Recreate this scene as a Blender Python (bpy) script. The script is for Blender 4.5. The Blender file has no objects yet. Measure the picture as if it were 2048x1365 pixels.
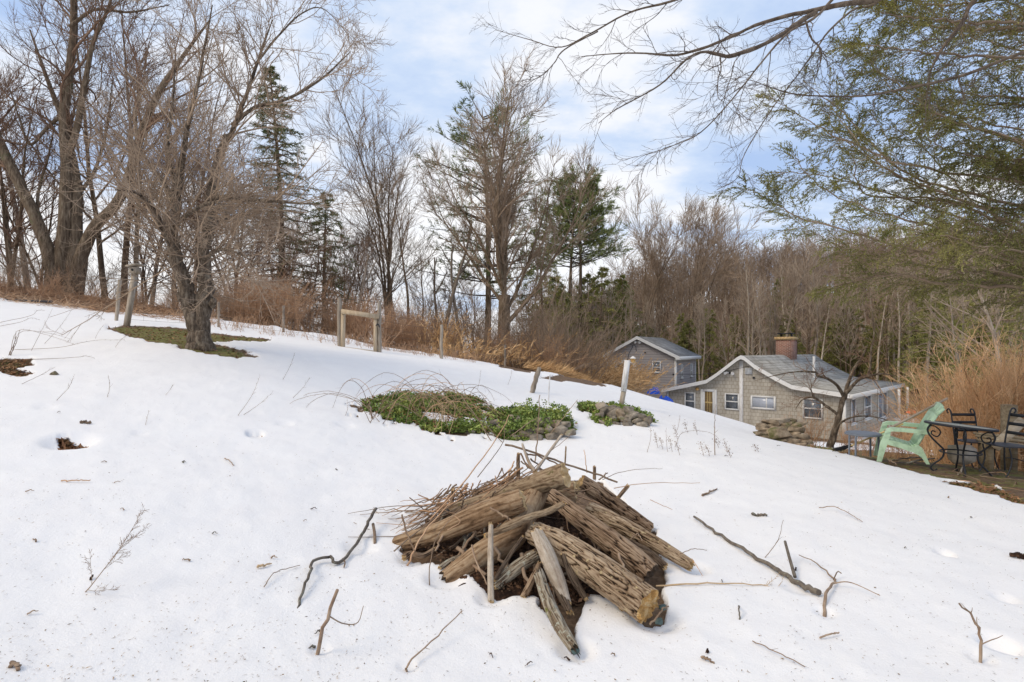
import bpy, math, random
import numpy as np
from mathutils import Vector

SC = bpy.context.scene
COL = SC.collection
RS = random.Random(11)
RG = np.random.default_rng(11)
F, CX, HY, CAMZ = 1100.0, 1024.0, 700.0, 1.6      # focal length in photo pixels, principal column, horizon row, eye height
PI = math.pi

# ------------------------------------------------------------------ numpy helpers
def nrm(a):
    return a / np.maximum(np.linalg.norm(a, axis=-1, keepdims=True), 1e-9)

def hsh(ix, iy, iz, s):
    v = np.sin(ix * 127.1 + iy * 311.7 + iz * 74.7 + s * 19.19) * 43758.5453
    return v - np.floor(v)

def noise3(x, y, z, s=0):
    ix, iy, iz = np.floor(x), np.floor(y), np.floor(z)
    fx, fy, fz = x - ix, y - iy, z - iz
    fx = fx * fx * (3 - 2 * fx); fy = fy * fy * (3 - 2 * fy); fz = fz * fz * (3 - 2 * fz)
    def L(dz):
        a = hsh(ix, iy, iz + dz, s); b = hsh(ix + 1, iy, iz + dz, s)
        c = hsh(ix, iy + 1, iz + dz, s); d = hsh(ix + 1, iy + 1, iz + dz, s)
        return (a + (b - a) * fx) * (1 - fy) + (c + (d - c) * fx) * fy
    l0 = L(0); l1 = L(1)
    return (l0 + (l1 - l0) * fz) * 2 - 1

def noise2(x, y, s=0):
    ix, iy = np.floor(x), np.floor(y)
    fx, fy = x - ix, y - iy
    fx = fx * fx * (3 - 2 * fx); fy = fy * fy * (3 - 2 * fy)
    z = 0 * ix
    a = hsh(ix, iy, z, s); b = hsh(ix + 1, iy, z, s); c = hsh(ix, iy + 1, z, s); d = hsh(ix + 1, iy + 1, z, s)
    return ((a + (b - a) * fx) * (1 - fy) + (c + (d - c) * fx) * fy) * 2 - 1

def fbm2(x, y, o=4, s=0):
    r = 0; a = .5
    for i in range(o):
        r = r + a * noise2(x * 2 ** i + 17.3 * i, y * 2 ** i - 9.1 * i, s + i); a *= .5
    return r

def sstep(a, b, x):
    t = np.clip((x - a) / (b - a), 0, 1)
    return t * t * (3 - 2 * t)

def cr(P, n):
    """Catmull-Rom resample of a point list to n points"""
    P = np.asarray(P, float)
    if P.ndim == 1: P = P[:, None]
    k = len(P)
    Q = np.vstack([2 * P[0] - P[1], P, 2 * P[-1] - P[-2]])
    t = np.linspace(0, k - 1 - 1e-9, n); i = t.astype(int); f = (t - i)[:, None]
    p0, p1, p2, p3 = Q[i], Q[i + 1], Q[i + 2], Q[i + 3]
    return .5 * (2 * p1 + (p2 - p0) * f + (2 * p0 - 5 * p1 + 4 * p2 - p3) * f ** 2 + (3 * p1 - p0 - 3 * p2 + p3) * f ** 3)

# ------------------------------------------------------------------ terrain
def at(px, py, Y):
    return np.array([(px - CX) / F * Y, Y, CAMZ - (py - HY) / F * Y])

CP = [(0,0,0),(0,-4,-.1),(-4,-3,.6),(4,-3,-.3),(0,2.9,0),(0,5,.04),(0,8,.28),(0,9,.5),(0,10.5,.72),(0,12,.86),(-7.2,17.3,2.25),(-10,18,2.75),(-5.2,17,1.96),(-4.1,17.2,1.7),(0,14,1.0),(0,15.5,1.05),(0,20,1.0),(0,30,.8),
 (-2.8,3,.3),(-4.65,5,.68),(-7.4,8,1.38),(-1.43,3,.13),(-2.4,5,.38),(-3.6,8,.98),(-2.3,9,.78),
 (-5.67,10,1.69),(-9.15,13,2.21),(-13.96,15,2.92),(-5.9,14,1.86),(-3.9,14,1.6),(-2,15,1.36),
 (2.4,9.5,.36),(1.2,8.4,.3),(4.1,17,.17),(2.5,14,.55),(2.2,16,.75),(6,25,-.9),(8.7,36,-1.45),(5.6,13,-.16),(5.5,11.6,-.3),(4.2,10,.05),
 (9.5,20,-1.7),(12,29,-2.6),(9,32.6,-2.3),(16,25,-2.6),(20,32,-2.7),(14,23,-2.3),
 (6.3,9,-.22),(6,7,-.16),(7.5,8,-.25),(7.2,10,-.35),(9.5,9,-.45),(9.5,12,-1.1),(12,16,-1.5),(16,20,-2.1),(5.75,9.5,-.18),(7.4,12,-.75),
 (1.4,3,-.02),(2.8,3,-.05),(4.5,5,-.1),(3,8,.12),(3.5,6,0),(1.5,6,.05),(10,3,-.4),
 (25,30,-2.6),(40,45,-.8),(30,55,-.8),(18,60,-.8),(60,100,12),(37,110,10.5),(67,112,13),(105,112,15),(22,110,5),(7.6,110,-1),(0,60,0),
 (-16,20,3.7),(-22,26,4.0),(-30,42,3.2),(-60,100,-2),(-5,25,1.7),(-10,40,1.3),(-10,100,-3),(-12,28,2.4),(-60,40,4),(-40,10,6),(-30,-20,5),(30,-20,-2),
 (70,50,4),(100,60,9),(60,165,11),(110,170,15),(10,170,-3),(-90,170,-4),(150,20,8),(-150,20,6),(0,-100,0),(50,70,4.5),(40,20,-2.5)]
CP = np.array(CP, float)
def _phi(r2): return np.where(r2 > 0, .5 * r2 * np.log(np.maximum(r2, 1e-12)), 0)
_d2 = ((CP[:, None, :2] - CP[None, :, :2]) ** 2).sum(-1)
_n = len(CP)
_A = np.zeros((_n + 3, _n + 3)); _A[:_n, :_n] = _phi(_d2) + np.eye(_n) * .25
_A[:_n, _n] = 1; _A[:_n, _n + 1:] = CP[:, :2]; _A[_n, :_n] = 1; _A[_n + 1:, :_n] = CP[:, :2].T
_w = np.linalg.solve(_A, np.concatenate([CP[:, 2], [0, 0, 0]]))
def H0(x, y):
    x = np.asarray(x, float); y = np.asarray(y, float); sh = x.shape
    x = x.ravel(); y = y.ravel()
    r = np.hypot(x, y); k = np.where(r > 170, 170 / np.maximum(r, 1e-6), 1); x = x * k; y = y * k
    out = np.empty_like(x)
    for i in range(0, len(x), 60000):
        xx, yy = x[i:i + 60000, None], y[i:i + 60000, None]
        out[i:i + 60000] = _phi((xx - CP[:, 0]) ** 2 + (yy - CP[:, 1]) ** 2) @ _w[:_n]
    return (out + _w[_n] + _w[_n + 1] * x + _w[_n + 2] * y).reshape(sh)

def G(px, py):
    """where the sight line through a photo pixel meets the ground"""
    Y = np.geomspace(1.6, 90, 3000)
    z = CAMZ - (py - HY) / F * Y
    h = H0((px - CX) / F * Y, Y)
    k = np.argmax(h > z)
    if h[k] <= z[k]: k = len(Y) - 1
    return np.array([(px - CX) / F * Y[k], Y[k], h[k]])

def gz(x, y): return float(H0(np.array([x]), np.array([y]))[0])

def inpoly(x, y, P):
    c = np.zeros(x.shape, bool); n = len(P)
    for i in range(n):
        x1, y1 = P[i]; x2, y2 = P[(i + 1) % n]
        if y1 == y2: continue
        c ^= ((y1 > y) != (y2 > y)) & (x < (x2 - x1) * (y - y1) / (y2 - y1) + x1)
    return c
def polydist(x, y, P):
    d = np.full(x.shape, 1e9); n = len(P)
    for i in range(n):
        a = np.array(P[i]); b = np.array(P[(i + 1) % n]); e = b - a
        t = np.clip(((x - a[0]) * e[0] + (y - a[1]) * e[1]) / max(e @ e, 1e-9), 0, 1)
        d = np.minimum(d, np.hypot(x - a[0] - t * e[0], y - a[1] - t * e[1]))
    return np.where(inpoly(x, y, P), -d, d)
def wpoly(L): return [tuple(G(a, b)[:2]) for a, b in L]

# ------------------------------------------------------------------ materials
def new_mat(name):
    m = bpy.data.materials.new(name); m.use_nodes = True
    nt = m.node_tree; b = nt.nodes['Principled BSDF']
    b.inputs['Specular IOR Level'].default_value = .25
    return m, nt, b
def nd(nt, t, **k):
    n = nt.nodes.new(t)
    for a, v in k.items():
        if a in n.inputs: n.inputs[a].default_value = v
        else: setattr(n, a, v)
    return n
def ramp(nt, src, stops):
    r = nt.nodes.new('ShaderNodeValToRGB'); nt.links.new(src, r.inputs[0])
    e = r.color_ramp.elements
    while len(e) < len(stops): e.new(.5)
    for i, (p, c) in enumerate(stops):
        e[i].position = p; e[i].color = (*c, 1) if len(c) == 3 else c
    return r.outputs[0]
def mixc(nt, f, a, b, bt='MIX'):
    n = nt.nodes.new('ShaderNodeMix'); n.data_type = 'RGBA'; n.blend_type = bt
    for s, v in ((n.inputs[0], f), (n.inputs[6], a), (n.inputs[7], b)):
        if hasattr(v, 'links'): nt.links.new(v, s)
        elif isinstance(v, (int, float)): s.default_value = v
        else: s.default_value = (*v, 1)
    return n.outputs[2]
def mth(nt, op, a, b=0.0, clamp=False):
    n = nt.nodes.new('ShaderNodeMath'); n.operation = op; n.use_clamp = clamp
    for i, v in enumerate((a, b)):
        if hasattr(v, 'links'): nt.links.new(v, n.inputs[i])
        else: n.inputs[i].default_value = v
    return n.outputs[0]
def coords(nt, scale=(1, 1, 1), kind='Object'):
    t = nt.nodes.new('ShaderNodeTexCoord'); m = nt.nodes.new('ShaderNodeMapping')
    nt.links.new(t.outputs[kind], m.inputs[0]); m.inputs['Scale'].default_value = scale
    return m.outputs[0]
def noi(nt, vec, scale, detail=4, rough=.6):
    n = nd(nt, 'ShaderNodeTexNoise', Scale=scale, Detail=detail, Roughness=rough)
    if vec is not None: nt.links.new(vec, n.inputs['Vector'])
    return n.outputs[0]
def bump(nt, b, h, strength, dist):
    n = nd(nt, 'ShaderNodeBump', Strength=strength, Distance=dist); nt.links.new(h, n.inputs['Height'])
    nt.links.new(n.outputs[0], b.inputs['Normal'])

def mat_var(name, cols, rough=.8, scale=3, stretch=(1, 1, 1), bmp=.4, bdist=.02, bscale=30, objvar=.25, moss=None, island=False, spec=.2):
    """natural surface: colour ramp over noise, a per-object brightness shift, bump, optional moss patches"""
    m, nt, b = new_mat(name)
    v = coords(nt, stretch)
    f = noi(nt, v, scale, 6, .65)
    n = len(cols)
    c = ramp(nt, f, [(.3 + .4 * i / (n - 1), cols[i]) for i in range(n)])
    if moss:
        mf = ramp(nt, noi(nt, coords(nt), moss[1], 5, .7), [(moss[2], (0, 0, 0)), (moss[2] + .12, (1, 1, 1))])
        c = mixc(nt, mf, c, moss[0])
    if objvar:
        if island:
            g = nt.nodes.new('ShaderNodeNewGeometry'); rnd = g.outputs['Random Per Island']
        else:
            oi = nt.nodes.new('ShaderNodeObjectInfo'); rnd = oi.outputs['Random']
        k = mth(nt, 'ADD', mth(nt, 'MULTIPLY', rnd, 2 * objvar), 1 - objvar)
        hs = nd(nt, 'ShaderNodeHueSaturation'); nt.links.new(k, hs.inputs['Value']); nt.links.new(c, hs.inputs['Color'])
        c = hs.outputs[0]
    nt.links.new(c, b.inputs['Base Color'])
    b.inputs['Roughness'].default_value = rough; b.inputs['Specular IOR Level'].default_value = spec
    if bmp: bump(nt, b, noi(nt, v, bscale, 4, .7), bmp, bdist)
    return m
def mat_flat(name, col, rough=.6, metal=0, var=.08, scale=8, spec=.3):
    m, nt, b = new_mat(name)
    f = noi(nt, coords(nt), scale, 5, .7)
    c = ramp(nt, f, [(.3, tuple(x * (1 - var) for x in col)), (.7, tuple(min(1, x * (1 + var)) for x in col))])
    nt.links.new(c, b.inputs['Base Color'])
    b.inputs['Roughness'].default_value = rough; b.inputs['Metallic'].default_value = metal
    b.inputs['Specular IOR Level'].default_value = spec
    return m

M = {}
M['bark'] = mat_var('bark', [(.045,.03,.02),(.16,.112,.072),(.29,.225,.155)], scale=4, stretch=(5,5,.8), bscale=10, bmp=.8, bdist=.04, objvar=.15, moss=((.14,.15,.075),1.2,.6))
M['bark_apple'] = mat_var('bark_apple', [(.035,.025,.018),(.15,.112,.08),(.34,.28,.21)], scale=6, stretch=(3,3,1.1), bscale=7, bmp=1, bdist=.07, objvar=0, moss=((.15,.16,.09),1.6,.62))
M['twig'] = mat_var('twig', [(.19,.135,.093),(.32,.235,.165),(.44,.335,.245)], scale=.8, bmp=0, objvar=.15)
M['twig_red'] = mat_var('twig_red', [(.145,.088,.058),(.24,.147,.097),(.33,.22,.15)], scale=.9, bmp=0, objvar=.12)
M['twig_grey'] = mat_var('twig_grey', [(.24,.18,.13),(.38,.295,.22),(.5,.41,.315)], scale=.9, bmp=0, objvar=.15)
M['bark_pale'] = mat_var('bark_pale', [(.28,.225,.165),(.44,.37,.29),(.56,.49,.41)], scale=4, stretch=(3,3,.8), bscale=10, bmp=.6, bdist=.03, objvar=.2)
M['rot_bits'] = mat_var('rot_bits', [(.03,.017,.01),(.12,.065,.036),(.26,.155,.085)], scale=5, bmp=0, objvar=.5, island=True)
M['bark_grey'] = mat_var('bark_grey', [(.16,.125,.092),(.31,.255,.2),(.45,.38,.31)], scale=4, stretch=(3,3,.8), bscale=10, bmp=.6, bdist=.03, objvar=.2)
M['twig_dark'] = mat_var('twig_dark', [(.075,.058,.05),(.12,.095,.08),(.18,.145,.12)], scale=2, bmp=0, objvar=0)
M['twig_over'] = mat_var('twig_over', [(.05,.036,.026),(.12,.09,.066),(.22,.175,.13)], scale=12, stretch=(1,1,1), bmp=.5, bscale=40, bdist=.01, objvar=0)
M['needle'] = mat_var('needle', [(.075,.105,.04),(.15,.17,.065),(.25,.25,.1)], scale=1.2, bmp=0, objvar=.35, island=True)
M['needle_hem'] = mat_var('needle_hem', [(.12,.135,.038),(.22,.22,.065),(.36,.325,.11)], scale=.9, bmp=0, objvar=.35, island=True)
M['needle_pine'] = mat_var('needle_pine', [(.1,.14,.05),(.19,.22,.075),(.3,.3,.11)], scale=.8, bmp=0, objvar=.35, island=True)
M['brush'] = mat_var('brush', [(.33,.185,.105),(.52,.32,.19),(.66,.46,.3)], scale=.9, bmp=0, objvar=.2)
M['brush_orange'] = mat_var('brush_orange', [(.42,.22,.11),(.64,.4,.22),(.8,.59,.38)], scale=1.1, bmp=0, objvar=.28)
M['straw'] = mat_var('straw', [(.4,.23,.1),(.56,.35,.17),(.7,.48,.26)], scale=1.3, bmp=0, objvar=.2, island=True)
M['weed'] = mat_var('weed', [(.16,.1,.065),(.24,.16,.105),(.33,.24,.16)], scale=6, bmp=0, objvar=.15)
M['vinca'] = mat_var('vinca', [(.07,.115,.024),(.19,.26,.055),(.43,.44,.13)], scale=3, bmp=0, objvar=.45, island=True, rough=.55, spec=.3)
M['leaf'] = mat_var('leaf', [(.14,.065,.035),(.25,.125,.06),(.36,.22,.115)], scale=5, bmp=0, objvar=.45, island=True)
M['stone'] = mat_var('stone', [(.08,.066,.05),(.22,.185,.145),(.4,.345,.275)], scale=9, bmp=.6, bscale=22, bdist=.02, objvar=.3, moss=((.14,.15,.05),3,.6))
M['stone_pale'] = mat_var('stone_pale', [(.24,.19,.14),(.42,.355,.28),(.56,.49,.4)], scale=5, bmp=.5, bscale=22, bdist=.015, objvar=.15)
M['stone_moss'] = mat_var('stone_moss', [(.1,.075,.05),(.28,.215,.15),(.46,.37,.265)], scale=8, bmp=.6, bscale=18, bdist=.02, objvar=.25, moss=((.1,.11,.03),2.2,.55))
M['post_wood'] = mat_var('post_wood', [(.22,.18,.135),(.36,.3,.235),(.46,.4,.32)], scale=4, stretch=(6,6,.8), bscale=8, bmp=.5, bdist=.01, objvar=.12)
M['lumber'] = mat_var('lumber', [(.4,.3,.19),(.53,.42,.29),(.62,.52,.38)], scale=4, stretch=(4,4,.8), bscale=8, bmp=.3, bdist=.006, objvar=.08)
M['plank'] = mat_var('plank', [(.34,.25,.16),(.52,.42,.3),(.66,.57,.44)], scale=3, stretch=(1,8,8), bscale=8, bmp=.5, bdist=.006, objvar=.1)
M['plank_old'] = mat_var('plank_old', [(.2,.14,.085),(.33,.25,.155),(.44,.36,.25)], scale=3, stretch=(1,8,8), bscale=8, bmp=.5, bdist=.006, objvar=.1)
M['white'] = mat_flat('white_paint', (.72,.715,.7), .5, var=.06)
M['white_worn'] = mat_var('white_worn', [(.52,.47,.42),(.76,.75,.74),(.84,.84,.84)], scale=6, stretch=(4,4,.7), bmp=.2, bscale=10, bdist=.004, objvar=0)
M['iron'] = mat_flat('black_iron', (.022,.024,.03), .45, var=.25, scale=30)
M['greymetal'] = mat_flat('grey_metal', (.16,.18,.215), .45, var=.15, scale=14)
M['tabletop'] = mat_var('tabletop', [(.25,.26,.22),(.34,.34,.29),(.42,.41,.34)], scale=5, bmp=.1, bscale=30, bdist=.003, objvar=0, rough=.5)
M['mint'] = mat_var('mint_plastic', [(.33,.46,.31),(.49,.68,.47),(.56,.74,.54)], scale=7, bmp=.05, objvar=0, rough=.45, spec=.35)
M['yellow'] = mat_flat('yellow_handle', (.62,.46,.2), .5, var=.15, scale=12)
M['pole'] = mat_var('pole_wood', [(.26,.2,.15),(.38,.31,.245),(.45,.38,.31)], scale=6, bmp=.1, objvar=0)
M['bristle'] = mat_flat('bristle', (.03,.03,.036), .7)
M['tarp'] = mat_flat('blue_tarp', (.02,.1,.62), .45, var=.3, scale=9)
M['orange'] = mat_flat('orange_plastic', (.75,.13,.04), .5, var=.2)
M['dark'] = mat_flat('dark_hole', (.02,.02,.02), .8)
M['glasswin'] = mat_var('window_glass', [(.04,.045,.055),(.12,.135,.16),(.26,.29,.34)], scale=1.4, bmp=0, objvar=.3, rough=.08, spec=.6)
M['glassblue'] = mat_var('curtained_glass', [(.34,.37,.44),(.45,.49,.57),(.58,.62,.7)], scale=1.2, bmp=0, objvar=0, rough=.12, spec=.5)
M['curtain'] = mat_flat('warm_interior', (.22,.15,.07), .8, var=.35, scale=9)
M['slate'] = mat_flat('teal_slate', (.07,.105,.1), .6, var=.3, scale=30)
M['vent'] = mat_flat('vent_grey', (.6,.62,.64), .5)
M['roofmat'] = None

def mat_shingle_wall():
    m, nt, b = new_mat('shake_siding')
    v = coords(nt, (1, 1, 1))
    # rotate so rows run along the wall: use X and Z
    s = nt.nodes.new('ShaderNodeSeparateXYZ'); nt.links.new(v, s.inputs[0])
    c = nt.nodes.new('ShaderNodeCombineXYZ')
    nt.links.new(mth(nt, 'ADD', s.outputs[0], s.outputs[1]), c.inputs[0]); nt.links.new(s.outputs[2], c.inputs[1])
    br = nd(nt, 'ShaderNodeTexBrick', Scale=1.0)
    br.inputs['Brick Width'].default_value = .2; br.inputs['Row Height'].default_value = .2; br.inputs['Mortar Size'].default_value = .009
    br.inputs['Color1'].default_value = (.43,.395,.34,1); br.inputs['Color2'].default_value = (.5,.465,.405,1); br.inputs['Mortar'].default_value = (.25,.215,.17,1)
    nt.links.new(c.outputs[0], br.inputs['Vector'])
    f = noi(nt, coords(nt, (1, 1, .35)), 2.2, 6, .7)
    col = mixc(nt, .7, br.outputs[0], ramp(nt, f, [(.3, (.62,.6,.57)), (.6, (1,1,1))]), 'MULTIPLY')
    nt.links.new(col, b.inputs['Base Color']); b.inputs['Roughness'].default_value = .8
    bump(nt, b, br.outputs['Fac'], -.6, .015)
    return m
def mat_siding():
    m, nt, b = new_mat('vinyl_siding')
    v = coords(nt)
    s = nt.nodes.new('ShaderNodeSeparateXYZ'); nt.links.new(v, s.inputs[0])
    z = mth(nt, 'MULTIPLY', s.outputs[2], 1 / .16)
    fr = mth(nt, 'FRACT', z)
    col = ramp(nt, fr, [(.0, (.12,.108,.11)), (.14, (.36,.33,.325)), (1, (.41,.38,.375))])
    f = noi(nt, coords(nt), .8, 4, .6)
    col = mixc(nt, .5, col, ramp(nt, f, [(.3, (.8,.8,.8)), (.7, (1,1,1))]), 'MULTIPLY')
    nt.links.new(col, b.inputs['Base Color']); b.inputs['Roughness'].default_value = .55
    bump(nt, b, mth(nt, 'SUBTRACT', 1.0, fr), .7, .02)
    return m
def mat_roof(name, c1, c2, dark):
    m, nt, b = new_mat(name)
    v = coords(nt, (1, 1, 1), 'Object')
    s = nt.nodes.new('ShaderNodeSeparateXYZ'); nt.links.new(v, s.inputs[0])
    c = nt.nodes.new('ShaderNodeCombineXYZ'); nt.links.new(s.outputs[1], c.inputs[0]); nt.links.new(s.outputs[0], c.inputs[1])
    br = nd(nt, 'ShaderNodeTexBrick', Scale=1.0)
    br.inputs['Brick Width'].default_value = .7; br.inputs['Row Height'].default_value = .2; br.inputs['Mortar Size'].default_value = .014
    br.inputs['Color1'].default_value = (*c1, 1); br.inputs['Color2'].default_value = (*c2, 1); br.inputs['Mortar'].default_value = (*dark, 1)
    nt.links.new(c.outputs[0], br.inputs['Vector'])
    f = noi(nt, coords(nt), 1.3, 6, .75)
    col = mixc(nt, .8, br.outputs[0], ramp(nt, f, [(.34, (.48,.46,.43)), (.6, (.98,.98,.97))]), 'MULTIPLY')
    nt.links.new(col, b.inputs['Base Color']); b.inputs['Roughness'].default_value = .85
    bump(nt, b, br.outputs['Fac'], -.5, .01)
    return m
def mat_brick():
    m, nt, b = new_mat('chimney_brick')
    v = coords(nt)
    s = nt.nodes.new('ShaderNodeSeparateXYZ'); nt.links.new(v, s.inputs[0])
    c = nt.nodes.new('ShaderNodeCombineXYZ'); nt.links.new(mth(nt, 'ADD', s.outputs[0], s.outputs[1]), c.inputs[0]); nt.links.new(s.outputs[2], c.inputs[1])
    br = nd(nt, 'ShaderNodeTexBrick', Scale=1.0)
    br.inputs['Brick Width'].default_value = .21; br.inputs['Row Height'].default_value = .075; br.inputs['Mortar Size'].default_value = .01
    br.inputs['Color1'].default_value = (.2,.075,.052,1); br.inputs['Color2'].default_value = (.3,.12,.08,1); br.inputs['Mortar'].default_value = (.42,.36,.31,1)
    nt.links.new(c.outputs[0], br.inputs['Vector'])
    f = noi(nt, coords(nt), 3, 6, .75)
    col = mixc(nt, .8, br.outputs[0], ramp(nt, f, [(.3, (.6,.58,.56)), (.62, (1,1,1))]), 'MULTIPLY')
    nt.links.new(col, b.inputs['Base Color']); b.inputs['Roughness'].default_value = .85
    return m
M['shake'] = mat_shingle_wall(); M['siding'] = mat_siding(); M['brick'] = mat_brick()
M['roof_old'] = mat_roof('weathered_roof', (.34,.33,.305), (.42,.405,.375), (.2,.19,.175))
M['roof_new'] = mat_roof('dark_roof', (.2,.2,.205), (.26,.26,.265), (.13,.13,.13))

def mat_log(name, lo, mid, hi, fleck=None, moss=None, rw=.62, st=(.36, .52, .86)):
    m, nt, b = new_mat(name)
    a = nd(nt, 'ShaderNodeAttribute', attribute_name='ridge')
    uv = nd(nt, 'ShaderNodeAttribute', attribute_name='logco')
    n1 = noi(nt, uv.outputs['Vector'], 55, 8, .75)
    f = mth(nt, 'ADD', mth(nt, 'MULTIPLY', a.outputs['Fac'], rw), mth(nt, 'MULTIPLY', n1, .45))
    c = ramp(nt, f, [(st[0], lo), (st[1], mid), (st[2], hi)])
    big = noi(nt, coords(nt), 3.5, 5, .65)
    c = mixc(nt, .75, c, ramp(nt, big, [(.32, (.5,.42,.36)), (.6, (1,1,1))]), 'MULTIPLY')
    if fleck:
        ff = ramp(nt, noi(nt, coords(nt), 26, 5, .7), [(fleck[1], (0, 0, 0)), (fleck[1] + .07, (1, 1, 1))])
        c = mixc(nt, ff, c, fleck[0])
    if moss:
        ff = ramp(nt, noi(nt, coords(nt), 6, 6, .75), [(moss[1], (0, 0, 0)), (moss[1] + .06, (1, 1, 1))])
        c = mixc(nt, ff, c, moss[0])
    nt.links.new(c, b.inputs['Base Color']); b.inputs['Roughness'].default_value = .85
    bump(nt, b, noi(nt, uv.outputs['Vector'], 110, 6, .75), 1.0, .012)
    return m
M['log_bark'] = mat_log('log_bark', (.03,.018,.01), (.25,.165,.1), (.52,.4,.275), fleck=((.58,.47,.27), .6))
M['log_brown'] = mat_log('log_brown', (.024,.014,.008), (.185,.115,.07), (.42,.3,.2))
M['log_tan'] = mat_log('log_tan', (.04,.026,.015), (.24,.16,.095), (.46,.35,.225), moss=((.12,.1,.035), .6), rw=.2, st=(.16, .3, .46))
M['log_smooth'] = mat_log('log_smooth', (.085,.048,.025), (.31,.195,.107), (.53,.39,.25), rw=.22, st=(.2, .34, .5))
M['log_pale'] = mat_log('log_pale', (.16,.11,.075), (.48,.39,.3), (.66,.58,.47), rw=.1, st=(.14, .25, .38))
M['log_moss'] = mat_log('log_moss', (.085,.06,.04), (.24,.175,.115), (.45,.4,.31), fleck=((.5,.51,.42), .57), moss=((.16,.16,.035), .6))
M['log_dark'] = mat_log('log_dark', (.04,.027,.018), (.1,.068,.046), (.2,.145,.1))
M['cut'] = mat_var('cut_wood', [(.3,.18,.08),(.52,.36,.18),(.66,.5,.3)], scale=14, bmp=.5, bscale=50, bdist=.01, objvar=.1)
M['cut_yellow'] = mat_var('rotten_yellow_end', [(.28,.14,.05),(.58,.34,.12),(.74,.58,.34)], scale=22, bmp=1, bscale=45, bdist=.02, objvar=0)
M['rot'] = mat_var('rotten_bark', [(.012,.007,.005),(.05,.025,.015),(.16,.08,.042)], scale=24, bmp=.9, bscale=50, bdist=.03, objvar=0)
M['stick'] = mat_var('stick', [(.16,.105,.07),(.27,.19,.13),(.36,.275,.2)], scale=14, bmp=.3, bscale=60, bdist=.004, objvar=.3)
M['stick_lichen'] = mat_var('stick_lichen', [(.075,.06,.05),(.15,.125,.1),(.24,.21,.17)], scale=16, bmp=.4, bscale=60, bdist=.005, objvar=.1, moss=((.33,.36,.28),18,.57))
M['straw_stem'] = mat_flat('straw_stem', (.5,.35,.2), .7, var=.2, scale=20)
M['speck'] = mat_var('speck', [(.11,.08,.05),(.25,.17,.1),(.42,.31,.19)], scale=3, bmp=0, objvar=.5, island=True)

def mat_ground():
    m, nt, b = new_mat('snowy_ground')
    v = coords(nt)
    ab = nd(nt, 'ShaderNodeAttribute', attribute_name='bare'); am = nd(nt, 'ShaderNodeAttribute', attribute_name='moss')
    n1 = noi(nt, v, 9, 6, .7)
    n2 = noi(nt, v, 2.2, 5, .65)
    e = mth(nt, 'ADD', ab.outputs['Fac'], mth(nt, 'MULTIPLY', mth(nt, 'SUBTRACT', n1, .5), .55))
    mask = ramp(nt, e, [(.46, (0, 0, 0)), (.56, (1, 1, 1))])
    snow = ramp(nt, n2, [(.3, (.845,.825,.815)), (.7, (.885,.868,.852))])
    lit = ramp(nt, noi(nt, v, 16, 8, .8), [(.28, (.06,.037,.024)), (.5, (.17,.108,.066)), (.72, (.31,.215,.135))])
    grs = ramp(nt, noi(nt, v, 22, 7, .8), [(.3, (.085,.08,.025)), (.55, (.2,.19,.055)), (.75, (.33,.29,.1))])
    mf = mth(nt, 'ADD', am.outputs['Fac'], mth(nt, 'MULTIPLY', mth(nt, 'SUBTRACT', noi(nt, v, 4, 5, .7), .5), 1.2))
    earth = mixc(nt, ramp(nt, mf, [(.45, (0, 0, 0)), (.6, (1, 1, 1))]), lit, grs)
    nt.links.new(mixc(nt, mask, snow, earth), b.inputs['Base Color'])
    b.inputs['Roughness'].default_value = .75; b.inputs['Specular IOR Level'].default_value = .2
    h = mth(nt, 'ADD', mth(nt, 'MULTIPLY', noi(nt, v, 6, 4, .55), .28), mth(nt, 'MULTIPLY', noi(nt, v, 45, 6, .8), .34))
    h = mth(nt, 'ADD', h, mth(nt, 'MULTIPLY', mth(nt, 'MULTIPLY', noi(nt, v, 30, 6, .8), mask), 2.2))
    bump(nt, b, h, .45, .05)
    return m
M['ground'] = mat_ground()

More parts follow.
